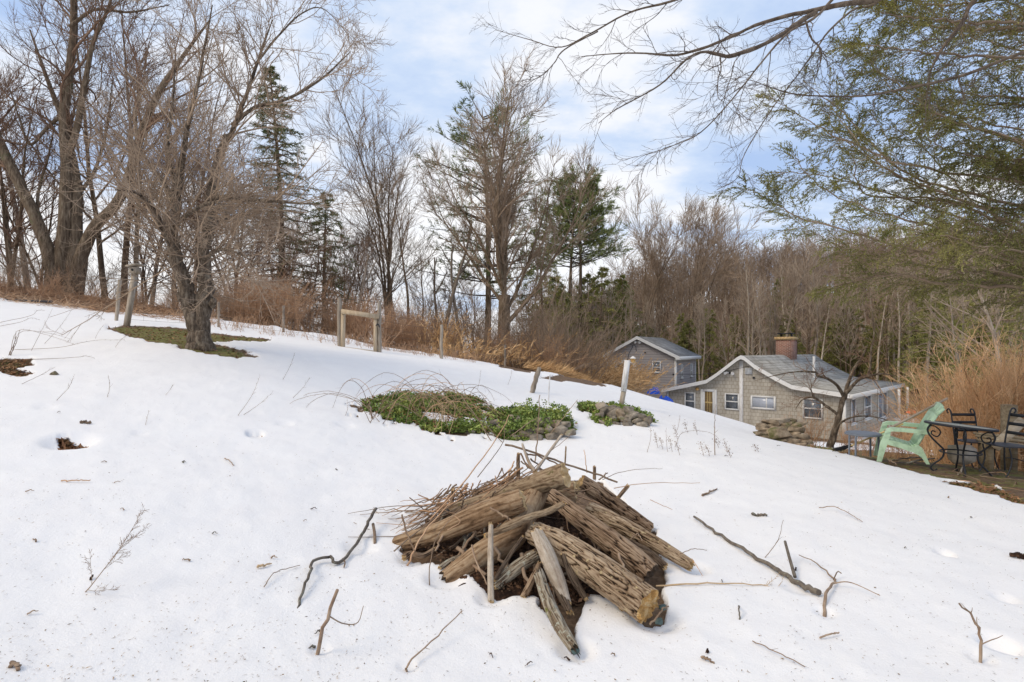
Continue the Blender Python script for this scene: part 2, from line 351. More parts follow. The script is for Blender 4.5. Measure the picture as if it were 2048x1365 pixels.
# ------------------------------------------------------------------ mesh builder
class MB:
    def __init__(s): s.V = []; s.Q = []; s.T = []; s.n = 0; s.N = []
    def add(s, V, quads=None, tris=None):
        V = np.asarray(V, float).reshape(-1, 3)
        if quads is not None and len(quads): s.Q.append(np.asarray(quads, int).reshape(-1, 4) + s.n)
        if tris is not None and len(tris): s.T.append(np.asarray(tris, int).reshape(-1, 3) + s.n)
        s.V.append(V); s.n += len(V); return s
    def ngon(s, pts):
        pts = np.asarray(pts, float); s.N.append(np.arange(len(pts)) + s.n); s.V.append(pts); s.n += len(pts); return s
    def box(s, lo, hi, R=None, c=None):
        x0, y0, z0 = lo; x1, y1, z1 = hi
        V = np.array([(x0,y0,z0),(x1,y0,z0),(x1,y1,z0),(x0,y1,z0),(x0,y0,z1),(x1,y0,z1),(x1,y1,z1),(x0,y1,z1)], float)
        if R is not None: V = V @ np.asarray(R).T
        if c is not None: V = V + np.asarray(c)
        return s.add(V, [(3,2,1,0),(4,5,6,7),(0,1,5,4),(1,2,6,5),(2,3,7,6),(3,0,4,7)])
    def bar(s, a, b, w, h=None, up=(0, 0, 1)):
        """a squared bar from a to b"""
        a = np.asarray(a, float); b = np.asarray(b, float); h = w if h is None else h
        d = nrm(b - a); u = np.cross(d, up)
        if np.linalg.norm(u) < 1e-4: u = np.cross(d, (1, 0, 0))
        u = nrm(u); v = np.cross(u, d)
        V = []
        for p in (a, b):
            for su, sv in ((-1,-1),(1,-1),(1,1),(-1,1)): V.append(p + u * su * w / 2 + v * sv * h / 2)
        return s.add(V, [(0,1,2,3),(7,6,5,4),(0,4,5,1),(1,5,6,2),(2,6,7,3),(3,7,4,0)])
    def tube(s, P, R, sides=8, cap=True):
        P = np.asarray(P, float); R = np.broadcast_to(np.asarray(R, float), (len(P),))
        V, Q = tubes(P[None], R[None], sides)
        s.add(V, Q)
        if cap:
            for k, o in ((0, 1), (len(P) - 1, -1)):
                ring = V[k * sides:(k + 1) * sides]
                s.ngon(ring[::o])
        return s
    def prism(s, prof, y0, y1):
        """polygon in x,z extruded along y"""
        n = len(prof)
        A = [(x, y0, z) for x, z in prof]; B = [(x, y1, z) for x, z in prof]
        s.ngon(A); s.ngon(B[::-1])
        for i in range(n):
            j = (i + 1) % n; s.add([A[i], A[j], B[j], B[i]], [(3, 2, 1, 0)])
        return s
    def mesh(s, name, smooth=False, off=(0, 0, 0)):
        V = np.concatenate(s.V) - np.asarray(off)
        loops = []; tot = []
        if s.Q: q = np.concatenate(s.Q); loops.append(q.ravel()); tot.append(np.full(len(q), 4))
        if s.T: t = np.concatenate(s.T); loops.append(t.ravel()); tot.append(np.full(len(t), 3))
        for g in s.N: loops.append(g); tot.append(np.array([len(g)]))
        L = np.concatenate(loops).astype(np.int32); tot = np.concatenate(tot).astype(np.int32)
        me = bpy.data.meshes.new(name)
        me.vertices.add(len(V)); me.vertices.foreach_set('co', V.astype(np.float32).ravel())
        me.loops.add(len(L)); me.loops.foreach_set('vertex_index', L)
        me.polygons.add(len(tot))
        st = np.zeros(len(tot), np.int32); st[1:] = np.cumsum(tot)[:-1]
        me.polygons.foreach_set('loop_start', st); me.polygons.foreach_set('loop_total', tot)
        if smooth: me.polygons.foreach_set('use_smooth', np.ones(len(tot), bool))
        me.update(calc_edges=True)
        return me
    def build(s, name, mat, parent=None, smooth=False, off=None):
        if off is None: off = tuple(parent['_o']) if parent is not None and '_o' in parent else (0, 0, 0)
        me = s.mesh(name, smooth, off)
        for mm in (mat if isinstance(mat, (list, tuple)) else [mat]): me.materials.append(mm)
        o = bpy.data.objects.new(name, me); COL.objects.link(o)
        if parent is not None:
            o.parent = parent
            if '_o' in parent: o['_o'] = tuple(parent['_o'])
        return o

def tubes(P, R, sides):
    """P (M,N,3), R (M,N) -> one vertex and quad array for M tubes"""
    Mn, N, _ = P.shape
    t = nrm(np.gradient(P, axis=1)) if N > 2 else nrm(np.repeat((P[:, 1:] - P[:, :1]), 2, axis=1))
    ref = np.tile(np.array([.31, .17, .93]), (Mn, 1)); mt = nrm(t.mean(1))
    bad = np.abs((mt * nrm(ref)).sum(-1)) > .8
    ref[bad] = (.9, -.4, .1)
    u = nrm(np.cross(t, ref[:, None, :])); v = np.cross(t, u)
    a = np.arange(sides) * 2 * PI / sides
    V = P[:, :, None, :] + R[:, :, None, None] * (np.cos(a)[None, None, :, None] * u[:, :, None, :] + np.sin(a)[None, None, :, None] * v[:, :, None, :])
    idx = np.arange(Mn * N * sides).reshape(Mn, N, sides)
    q = np.stack([idx[:, :-1], np.roll(idx[:, :-1], -1, 2), np.roll(idx[:, 1:], -1, 2), idx[:, 1:]], -1)
    return V.reshape(-1, 3), q.reshape(-1, 4)

def tag(o, label=None, cat=None, group=None, kind=None):
    if label: o['label'] = label
    if cat: o['category'] = cat
    if group: o['group'] = group
    if kind: o['kind'] = kind
    return o
def empty(name, loc, label, cat, group=None, rz=0):
    o = bpy.data.objects.new(name, None); COL.objects.link(o)
    o.location = tuple(float(c) for c in loc); o.rotation_euler = (0, 0, rz); o.empty_display_size = .2
    if rz == 0: o['_o'] = tuple(float(c) for c in loc)
    return tag(o, label, cat, group)
def copy_tree(o, parent=None):
    c = o.copy(); COL.objects.link(c)
    if parent is not None: c.parent = parent
    for ch in [k for k in bpy.data.objects if k.parent == o]: copy_tree(ch, c)
    return c
KIDS = {}
def dup(root, loc, rz, sc, label=None, group=None):
    """copy of a thing and its parts (one level), sharing mesh data"""
    c = root.copy(); COL.objects.link(c)
    c.location = tuple(float(v) for v in loc); c.rotation_euler = (0, 0, rz); c.scale = (sc, sc, sc) if np.isscalar(sc) else sc
    if label: c['label'] = label
    if group: c['group'] = group
    elif 'group' in c: del c['group']
    for ch in KIDS[root.name]:
        k = ch.copy(); COL.objects.link(k); k.parent = c
    return c
# ------------------------------------------------------------------ ground sheet
POLY = {}
POLY['apple'] = wpoly([(215,655),(245,648),(370,655),(470,668),(560,678),(430,684),(500,700),(540,716),(470,716),(400,703),(300,685)])
POLY['leftpatch'] = wpoly([(-60,712),(60,716),(64,728),(30,733),(66,745),(40,755),(0,742),(-60,742)])
POLY['patio'] = wpoly([(1600,889),(1690,892),(1755,890),(1850,885),(2100,890),(2300,960),(2200,1040),(2050,1010),(1990,972),(1900,960),(1840,945),(1760,922),(1700,908)])
POLY['patio2'] = wpoly([(1880,962),(1990,970),(2080,1020),(2040,1010),(1960,985)])
POLY['rim'] = wpoly([(1585,883),(1690,890),(1690,899),(1600,890)])
POLY['hole'] = wpoly([(113,873),(135,869),(150,876),(175,884),(172,892),(145,891),(118,884)])
POLY['hole2'] = wpoly([(492,866),(512,868),(530,866),(515,874)])
POLY['hole3'] = wpoly([(1745,1095),(2300,1095),(2300,1125),(2050,1125)][:0] or [(2012,1110),(2060,1108),(2060,1124),(2030,1122)])
POLY['pile'] = wpoly([(800,1095),(870,1040),(960,975),(1060,950),(1200,960),(1300,1050),(1330,1130),(1330,1230),(1300,1245),(1220,1200),(1165,1190),(1150,1290),(1110,1240),(1080,1195),(985,1185),(940,1150),(880,1130)])
POLY['vinca'] = wpoly([(722,800),(770,795),(830,790),(870,782),(960,800),(990,815),(960,832),(1040,822),(1100,818),(1140,840),(1150,858),(1080,874),(1010,880),(930,865),(870,862),(800,845),(735,826)])
POLY['vinca2'] = wpoly([(1150,810),(1185,812),(1250,812),(1312,845),(1260,848),(1215,852),(1180,838)])
POLY['stonewall'] = wpoly([(990,876),(1060,828),(1130,838),(1150,862),(1100,876),(1020,884)])
POLY['strip'] = wpoly([(985,730),(1050,735),(1100,742),(1180,752),(1175,758),(1060,745)])
POLY['bed'] = wpoly([(1080,756),(1240,765),(1330,785),(1300,792),(1200,770)])
FENCE = [(-18,14.5),(-12,14.2),(-9.15,13.2),(-5.9,14.2),(-3.9,14.3),(-1.9,15.2),(0.2,16.2),(3.5,19),(7,27)]

def bare_moss(x, y):
    bare = np.zeros(x.shape); moss = np.zeros(x.shape)
    wob = fbm2(x * 1.3, y * 1.3, 4, 5) * .5
    fine = fbm2(x * 7, y * 7, 3, 9)
    near = (np.hypot(x, y) < 22)
    def put(name, soft, w=.3, ms=0, wf=.1):
        xs, ys = x[near], y[near]
        d = polydist(xs, ys, POLY[name]) + wob[near] * w + fine[near] * wf
        b = 1 - sstep(-soft, soft, d)
        bare[near] = np.maximum(bare[near], b)
        if ms: moss[near] = np.maximum(moss[near], b * ms)
    put('apple', .18, .5, .62); put('leftpatch', .12, .2, .5); put('patio', .16, .3, .5); put('patio2', .1, .25, 1); put('rim', .1, .2, 1)
    put('hole', .05, .08, .1, .03); put('hole2', .02, .03, .1, .02); pass
    put('pile', .05, .12, 0, .05); put('vinca', .12, .75, .4, .5); put('vinca2', .1, .4, .4, .3); put('stonewall', .15, .2, .3); put('strip', .15, .5); put('bed', .3, .7)
    ho = sstep(-.36, -.22, fbm2(x * 2.2, y * 2.2, 3, 61)); vin = (y > 7) & (y < 11) & (np.abs(x) < 4) & near
    bare[vin] = bare[vin] * ho[vin]
    # beyond the fence: leaf litter with patches of snow
    fx = np.array([p[0] for p in FENCE]); fy = np.array([p[1] for p in FENCE])
    d = y - np.interp(x, fx, fy) - np.interp(x, [-14, -11, -9.5, -3, -1, 3], [1.2, 1.6, 4.2, 3.2, 2.2, 1.8]) + wob * 1.6
    pat = .85 + .9 * fbm2(x * .22, y * .22, 4, 21)
    b = sstep(-.3, .8, d) * np.where(y > 22, np.clip(pat + .25, 0, 1), 1)
    b = np.where(x > 8, np.maximum(np.where(y > 33.5, 1, 0) * np.clip(pat + .15, 0, 1), np.where((x > 12) & (y < 33.5) & (y > 20), np.clip((pat - .6) * 1.2, 0, 1), 0)), b)
    b = np.where((x > 8.2) & (y < 16) & (y > 2) & (x < 40) & (x > y * .84) & (x > 8.8), np.maximum(b, np.clip(pat, 0, .75)), b)
    bare = np.maximum(bare, b)
    return np.clip(bare, 0, 1), moss

def relief(x, y):
    """soft snow relief, footprints and melt hollows"""
    r = np.hypot(x, y)
    k = np.exp(-(r / 18) ** 2)
    z = k * (.045 * fbm2(x * .7, y * .7, 3, 31) + .012 * fbm2(x * 5, y * 5, 3, 44))
    z += .05 * (1 - k) * fbm2(x * .4, y * .4, 3, 33)
    for (g, ra, dep) in HOLG:
        if np.abs(x - g[0]).min() > 3 * ra: continue
        d2 = ((x - g[0]) ** 2 + ((y - g[1])) ** 2) / ra ** 2
        z -= .55 * dep * np.exp(-d2 ** 2)
    return z
HOLLOWS = [(1890,1108,.065,.15),(2000,1290,.09,.12),(2010,1195,.07,.06),(140,882,.2,.12),(510,868,.09,.1),(280,866,.08,.03),(570,848,.1,.04),(690,850,.12,.04),(90,816,.1,.03),(1310,1240,.14,.09),(1150,1300,.1,.07),(985,1200,.1,.07),(1390,1140,.1,.07),(1300,1165,.1,.05),(830,1115,.12,.07),(890,1160,.12,.08),(1510,1030,.07,.03),(720,1090,.12,.05),(1600,1180,.1,.04),(640,1300,.05,.03),(815,1335,.05,.03),(1650,1230,.06,.04),(1962,1318,.06,.04)]
HOLG = [(G(a, b), c, d) for a, b, c, d in HOLLOWS]
# radii: fine near the camera, coarser outwards
ra = [.45]
while ra[-1] < 13: ra.append(ra[-1] * 1.0085)
while ra[-1] < 1600: ra.append(ra[-1] * 1.035)
ra = np.array(ra)
an = np.concatenate([np.linspace(-PI, -1.02, 50, endpoint=False), np.linspace(-1.02, 1.02, 940, endpoint=False), np.linspace(1.02, PI, 50, endpoint=False)])
RR, AA = np.meshgrid(ra, an, indexing='ij')
X, Yg = RR * np.sin(AA), RR * np.cos(AA)
base = H0(X, Yg)
BA, MO = bare_moss(X, Yg)
Z = base + relief(X, Yg) - .05 * sstep(.35, .65, BA) + .03 * BA * fbm2(X * 6, Yg * 6, 3, 77)
nr, na = RR.shape
idx = np.arange(nr * na).reshape(nr, na)
q = np.stack([idx[:-1], idx[1:], np.roll(idx[1:], -1, 1), np.roll(idx[:-1], -1, 1)], -1).reshape(-1, 4)
q = q[:, ::-1]
mb = MB(); mb.add(np.stack([X, Yg, Z], -1).reshape(-1, 3), q)
c0 = np.array([[0, 0, float(Z[0].mean())]]); mb.add(np.concatenate([np.stack([X[0], Yg[0], Z[0]], -1), c0]), None, [(i, na, (i + 1) % na) for i in range(na)])
me = mb.mesh('ground', True)
for nm, arr in (('bare', BA), ('moss', MO)):
    a = me.attributes.new(nm, 'FLOAT', 'POINT'); a.data.foreach_set('value', np.concatenate([arr.ravel(), np.zeros(na + 1)]).astype(np.float32))
me.materials.append(M['ground'])
ground = bpy.data.objects.new('ground', me); COL.objects.link(ground); tag(ground, kind='structure')
def HS(x, y):
    x = np.atleast_1d(np.asarray(x, float)); y = np.atleast_1d(np.asarray(y, float))
    return H0(x, y) + relief(x, y)
def S(px, py, lift=0.0):
    g = G(px, py); g[2] = float(HS(g[0], g[1])[0]) + lift; return g

# ------------------------------------------------------------------ branching
def grow(s, d, L, R, n, wig, trop, rg, rend=.35, curl=0):
    m = len(s); P = np.empty((m, n, 3)); P[:, 0] = s; d = nrm(d); st = (L / (n - 1))[:, None]
    drift = rg.normal(0, 1, (m, 3)) * curl
    for i in range(1, n):
        d = nrm(d + rg.normal(0, wig, (m, 3)) + np.asarray(trop) / n + drift / n)
        P[:, i] = P[:, i - 1] + d * st
    t = np.linspace(0, 1, n)
    return P, R[:, None] * (1 - (1 - rend) * t)[None]
def spawn(P, R, K, t0, t1, ang, sd, rg, flat=None):
    """K children on each branch: start, direction, parent radius, t, parent index"""
    m, n, _ = P.shape
    t = t0 + (t1 - t0) * (np.arange(K)[None] + rg.random((m, K))) / K
    f = t * (n - 1); i = np.minimum(f.astype(int), n - 2); g = (f - i)[..., None]
    ar = np.arange(m)[:, None]
    s = P[ar, i] * (1 - g) + P[ar, i + 1] * g
    r = R[ar, i] * (1 - g[..., 0]) + R[ar, i + 1] * g[..., 0]
    tg = nrm(P[ar, i + 1] - P[ar, i])
    rnd = rg.normal(0, 1, tg.shape)
    if flat is not None: rnd = rnd * np.asarray(flat)
    pe = nrm(rnd - (rnd * tg).sum(-1, keepdims=True) * tg)
    a = ang + rg.normal(0, sd, t.shape)
    d = tg * np.cos(a)[..., None] + pe * np.sin(a)[..., None]
    return s.reshape(-1, 3), d.reshape(-1, 3), r.ravel(), t.ravel()
def ramify(P, R, levels, rg):
    out = []
    for lv in levels:
        s, d, r, t = spawn(P, R, lv['K'], lv.get('t0', .2), lv.get('t1', 1), lv['ang'], lv.get('sd', .2), rg, lv.get('flat'))
        keep = rg.random(len(s)) < lv.get('keep', 1)
        s, d, r, t = s[keep], d[keep], r[keep], t[keep]
        L = lv['L'] * rg.uniform(.55, 1.35, len(s)) * (1 - lv.get('tap', .5) * t)
        Rr = np.clip(r * lv.get('rr', .55), lv.get('rmin', .003), lv.get('rmax', 1))
        P, R = grow(s, d, L, Rr, lv.get('n', 6), lv.get('wig', .1), lv.get('trop', (0, 0, .3)), rg, lv.get('rend', .4), lv.get('curl', 0))
        out.append((P, R, lv.get('sides', 3)))
    return out
def blades(C, D, L, W, rg, up=None):
    """narrow diamond leaf or needle faces"""
    m = len(C); D = nrm(D)
    ref = rg.normal(0, 1, (m, 3)) if up is None else np.asarray(up) + rg.normal(0, .35, (m, 3))
    s = nrm(np.cross(D, ref)); L = np.broadcast_to(L, (m,))[:, None]; W = np.broadcast_to(W, (m,))[:, None]
    V = np.stack([C, C + D * L * .45 + s * W * .5, C + D * L, C + D * L * .45 - s * W * .5], 1).reshape(-1, 3)
    return V, np.arange(m * 4).reshape(m, 4)
def leafy(P, K, L, W, rg, spread=.7, up=None, t0=.1):
    """blades set along every branch"""
    s, d, r, t = spawn(P, np.zeros(P.shape[:2]), K, t0, 1, spread, .25, rg, None if up is None else (1, 1, .25))
    return blades(s, d, L * rg.uniform(.6, 1.3, len(s)), W, rg, up)

def put_tree(name, base, trunk, crown, mtrunk, mcrown, label, cat='tree', group=None, foliage=None, mfol=None, local=False):
    """trunk: list of (P,R,sides); crown the same; foliage: list of (V,quads)"""
    root = empty(name, (0, 0, 0) if local else base, label, cat, group)
    kids = []
    mb = MB()
    for P, R, sd in trunk: mb.add(*tubes(P, R, sd))
    kids.append(mb.build('trunk', mtrunk, root, True))
    if crown:
        mb = MB()
        for P, R, sd in crown: mb.add(*tubes(P, R, sd))
        kids.append(mb.build('crown', mcrown, root, True))
    if foliage:
        mb = MB()
        for V, q in foliage: mb.add(V, q)
        kids.append(mb.build('foliage', mfol, root))
    KIDS[root.name] = kids
    return root

def stack(limbs, n=20):
    P = np.stack([cr(p, n) for p, r in limbs]); R = np.stack([np.maximum(cr(r, n)[:, 0], .004) for p, r in limbs])
    return P, R
def knobbly(P, R, rg, amt):
    n = rg.normal(0, 1, P.shape); n = (n + np.roll(n, 1, 1)) / 2
    return P + n * R[..., None] * amt, R * (1 + rg.normal(0, amt * .35, R.shape))

# ---- traced trees on the left
def gnarled(limbs, rg, n=30, amt=.12): 
    P, R = stack(limbs, n); return knobbly(P, R, rg, amt)

# apple tree, gnarled twin trunk
rg = np.random.default_rng(5)
Ya = S(400, 690)[1]
b = S(400, 690)
def tl(pts, rad, Y=None):
    """limb traced as (px, py, depth offset)"""
    return (np.array([at(x, y, (Y or Ya) + d) for x, y, d in pts]), [[r] for r in rad])
trunkA = [tl([(392,704,0),(396,680,0),(393,640,.05),(378,600,0),(366,560,-.05),(352,510,-.1),(345,455,-.15),(352,400,-.1),(362,340,0)], [.23,.2,.19,.17,.15,.14,.12,.1,.07]),
          tl([(406,704,0),(404,680,.02),(406,630,.05),(412,580,.1),(408,520,.12),(414,460,.1),(420,400,.15),(432,330,.2),(452,270,.25)], [.24,.2,.175,.16,.14,.12,.1,.085,.06]),
          tl([(372,590,-.05),(362,600,-.1),(356,585,-.12)], [.08,.06,.03]),
          tl([(424,612,.1),(427,602,.0),(425,596,-.05)], [.07,.055,.02])]
limbsA = [tl([(352,510,-.1),(325,455,-.5),(300,410,-.9),(270,385,-1.2),(230,380,-1.4)], [.09,.07,.05,.035,.015]),
          tl([(345,455,-.1),(352,380,.2),(335,300,.5),(345,210,.6),(350,120,.7)], [.09,.065,.05,.035,.015]),
          tl([(362,340,0),(375,260,-.2),(395,170,-.3),(410,90,-.3),(425,10,-.3)], [.07,.055,.04,.03,.012]),
          tl([(420,400,.1),(450,395,-.4),(500,400,-1.0),(570,405,-1.4),(640,410,-1.6)], [.085,.06,.045,.03,.012]),
          tl([(432,330,.2),(470,250,.1),(500,170,0),(520,110,0),(545,40,0)], [.075,.055,.042,.03,.012]),
          tl([(465,250,.1),(510,215,-.2),(570,200,-.4),(640,160,-.5),(700,105,-.5)], [.055,.045,.035,.026,.01]),
          tl([(510,130,0),(550,80,.1),(600,30,.1),(650,20,.1),(720,100,0)], [.03,.025,.018,.012,.006]),
          tl([(414,460,.1),(450,440,.7),(490,430,1.2),(530,440,1.6)], [.07,.05,.035,.015]),
          tl([(352,400,-.1),(300,330,.3),(262,280,.6),(235,250,.8)], [.07,.05,.03,.012]),
          tl([(408,520,.1),(440,500,-.6),(470,505,-1.2),(500,520,-1.6)], [.05,.04,.025,.012]),
          tl([(345,455,-.1),(390,420,-.7),(430,405,-1.1),(455,430,-1.4)], [.06,.045,.03,.015])]
PT, RT = gnarled(trunkA[:2], rg, 44, .16); PT2, RT2 = stack(trunkA[2:], 8)
RT = RT * .8; PL, RL = gnarled(limbsA, rg, 26, .1); RL = RL * .72
cr1 = ramify(PL, RL, [dict(K=17, L=1.45, ang=.8, sd=.35, t0=.1, rr=.5, rmax=.02, n=8, wig=.08, trop=(0,0,.3), sides=4, curl=.35, tap=.45),
                      dict(K=8, L=.6, ang=.7, sd=.3, t0=.1, rr=.55, rmin=.0042, rmax=.009, n=6, wig=.08, trop=(0,0,.3), sides=3, curl=.25),
                      dict(K=5, L=.26, ang=.75, sd=.3, t0=.15, rr=.7, rmin=.0036, rmax=.006, n=4, wig=.14, trop=(0,0,.2), sides=3)], rg)
PTt = PT[:, 18:]; RTt = RT[:, 18:]
cr2 = ramify(PTt, RTt, [dict(K=44, L=2.0, ang=1.15, sd=.3, t0=.0, rr=.12, rmax=.014, n=9, wig=.05, trop=(0,0,.15), sides=3, curl=.35, tap=.3),
                        dict(K=9, L=.6, ang=.65, sd=.25, rr=.6, rmin=.0038, rmax=.008, n=5, wig=.07, sides=3, curl=.2),
                        dict(K=3, L=.25, ang=.65, rr=.7, rmin=.0032, n=4, wig=.08)], rg)
put_tree('apple_tree', b, [(PT, RT, 18), (PT2, RT2, 10), (PL, RL, 8)], cr1 + cr2, M['bark_apple'], M['twig'],
         'gnarled old apple tree with twin twisted trunks in a ring of melted snow')

# big multi-stemmed maple, far left
rg = np.random.default_rng(8)
Yb = 19.0
bm = np.array([*at(125, 590, Yb)[:2], gz(*at(125, 590, Yb)[:2])])
def tm(pts, rad): return tl(pts, rad, Yb)
stems = [tm([(118,606,0),(122,540,0),(130,450,0),(133,330,.1),(128,230,.1),(138,150,.1),(147,60,.1),(148,-60,.2),(150,-220,.3)], [.42,.33,.27,.24,.21,.19,.17,.14,.06]),
         tm([(112,600,-.1),(105,540,-.1),(85,470,-.2),(50,390,-.3),(10,310,-.4),(-25,230,-.5),(-70,100,-.6),(-110,-60,-.6)], [.38,.3,.26,.24,.22,.19,.14,.06]),
         tm([(142,600,.1),(148,530,.1),(154,440,.2),(150,350,.3),(138,290,.4),(125,240,.5),(95,160,.6),(60,60,.6)], [.38,.3,.25,.21,.18,.15,.1,.04]),
         tm([(150,595,.1),(165,510,0),(190,455,-.1),(235,405,-.2),(262,340,-.3),(285,260,-.3),(318,185,-.3),(365,115,-.3),(420,40,-.3)], [.34,.27,.24,.22,.2,.18,.15,.1,.04]),
         tm([(130,330,.1),(150,270,0),(168,180,-.1),(185,90,-.2),(215,20,-.2),(240,-60,-.2)], [.16,.14,.12,.1,.07,.03])]
limb2 = [tm([(128,230,.1),(95,255,0),(60,290,-.4),(40,240,-.7),(20,180,-1)], [.1,.08,.06,.04,.02]),
         tm([(140,55,0),(190,20,.2),(260,25,.5),(340,10,.9)], [.09,.07,.05,.02]),
         tm([(262,340,0),(310,330,.4),(350,350,.8)], [.08,.05,.02]),
         tm([(285,260,0),(330,235,.3),(400,240,.7)], [.08,.05,.02]),
         tm([(85,470,-.2),(75,400,0),(95,320,.3),(110,250,.4)], [.09,.07,.05,.02]),
         tm([(150,400,.2),(190,340,.6),(215,250,1),(225,160,1.2)], [.1,.08,.06,.02])]
PT, RT = gnarled(stems, rg, 34, .05); PL, RL = gnarled(limb2, rg, 20, .08); RT = RT * np.linspace(.78, .62, 34)[None]; RL = RL * .7
allP = np.concatenate([cr_ for cr_ in [PT[:, ::2][:, -12:], PL[:, ::2][:, -10:].repeat(1, 0)[:, :10]] if cr_.shape[1] == 12] or [PT[:, ::2][:, -12:]])
c1 = ramify(PT[:, 12:], RT[:, 12:], [dict(K=16, L=2.8, ang=.7, sd=.25, rr=.38, rmax=.05, n=9, wig=.12, trop=(0,0,.5), sides=4, curl=.5),
                        dict(K=9, L=1.2, ang=.65, sd=.25, rr=.45, rmin=.0075, rmax=.02, n=6, wig=.12, trop=(0,0,.4), curl=.4),
                        dict(K=6, L=.55, ang=.6, sd=.25, rr=.6, rmin=.006, rmax=.009, n=4, wig=.12, trop=(0,0,.3))], rg)
c2 = ramify(PL, RL, [dict(K=9, L=1.5, ang=.7, sd=.25, rr=.4, rmax=.03, n=7, wig=.14, trop=(0,0,.4), sides=3, curl=.5),
                     dict(K=7, L=.7, ang=.65, sd=.25, rr=.5, rmin=.006, n=5, wig=.12, trop=(0,0,.3)),
                     dict(K=4, L=.35, ang=.6, sd=.25, rr=.6, rmin=.005, n=4, wig=.12)], rg)
put_tree('maple_tree', bm, [(PT, RT, 12), (PL, RL, 7)], c1 + c2, M['bark'], M['twig_red'],
         'massive many-stemmed bare maple spreading from one stump at the far left')

# ---- generic bare trees (built once at the origin of their own space, then copied)
def bare_tree(h, r, lean, rg, clear=.35, nb=14, spread=.75, up=.5, dens=1.0, rt=.007, leaders=1, reach=.38):
    base = np.zeros((leaders, 3)); base[:, :2] = rg.normal(0, r * .5, (leaders, 2))
    d = np.array([[rg.normal(0, lean), rg.normal(0, lean), 1] for _ in range(leaders)])
    T, TR = grow(base - [0, 0, .3], d, h * rg.uniform(.82, 1.0, leaders), np.full(leaders, r) * rg.uniform(.7, 1, leaders), 16, .045, (0, 0, .25), rg, .12, .12)
    TR[:, 0] *= 1.35
    lv = [dict(K=nb, L=h * reach, ang=spread, sd=.18, t0=clear, t1=.97, rr=.5, rmax=r * .38, n=8, wig=.1, trop=(0,0,up), sides=4, tap=.62, curl=.35),
          dict(K=max(3, int(8 * dens)), L=h * .13, ang=.6, sd=.22, t0=.15, rr=.5, rmin=rt * 1.4, n=6, wig=.12, trop=(0,0,.4), tap=.4, curl=.35),
          dict(K=max(2, int(5 * dens)), L=h * .06, ang=.55, sd=.22, t0=.1, rr=.55, rmin=rt, rmax=rt * 1.6, n=4, wig=.12, trop=(0,0,.3))]
    return [(T, TR, 8)], ramify(T, TR, lv, rg)
def vase_tree(h, r, rg, n=7, fork=.18, spread=.42, rt=.008, K=(11, 8, 5), curve=.35):
    T, TR = grow(np.array([[0, 0, -.3]]), np.array([[.02, 0, 1.]]), np.array([h * fork + .3]), np.array([r]), 8, .02, (0, 0, 0), rg, .85)
    TR[:, 0] *= 1.3
    az = (np.arange(n) + rg.uniform(-.3, .3, n)) * 2 * PI / n; sp = spread * rg.uniform(.35, 1.2, n) * (1 + curve * .5); sp[-1] = .04; sp[-2] = .12
    d = np.stack([np.cos(az) * np.sin(sp), np.sin(az) * np.sin(sp), np.cos(sp)], -1)
    st = T[0, [4, 5, 5, 6, 6, 7, 7, 7, 6, 5]][:n]
    Lm, LR = grow(st, d, h * (1 - fork) * rg.uniform(.75, 1.02, n) , np.full(n, r * .42) * rg.uniform(.6, 1, n), 14, .05, (0, 0, curve), rg, .12, .25)
    lv = [dict(K=K[0], L=h * .27, ang=.55, sd=.15, t0=.12, rr=.5, rmax=r * .28, n=9, wig=.08, trop=(0,0,.35), sides=4, tap=.6, curl=.3),
          dict(K=K[1], L=h * .12, ang=.5, sd=.18, rr=.5, rmin=rt * 1.3, n=6, wig=.1, trop=(0,0,.4), tap=.4, curl=.3),
          dict(K=K[2], L=h * .055, ang=.5, sd=.2, rr=.6, rmin=rt, rmax=rt * 1.5, n=4, wig=.1, trop=(0,0,.3))]
    return [(T, TR, 12), (Lm, LR, 8)], ramify(Lm, LR, lv, rg)
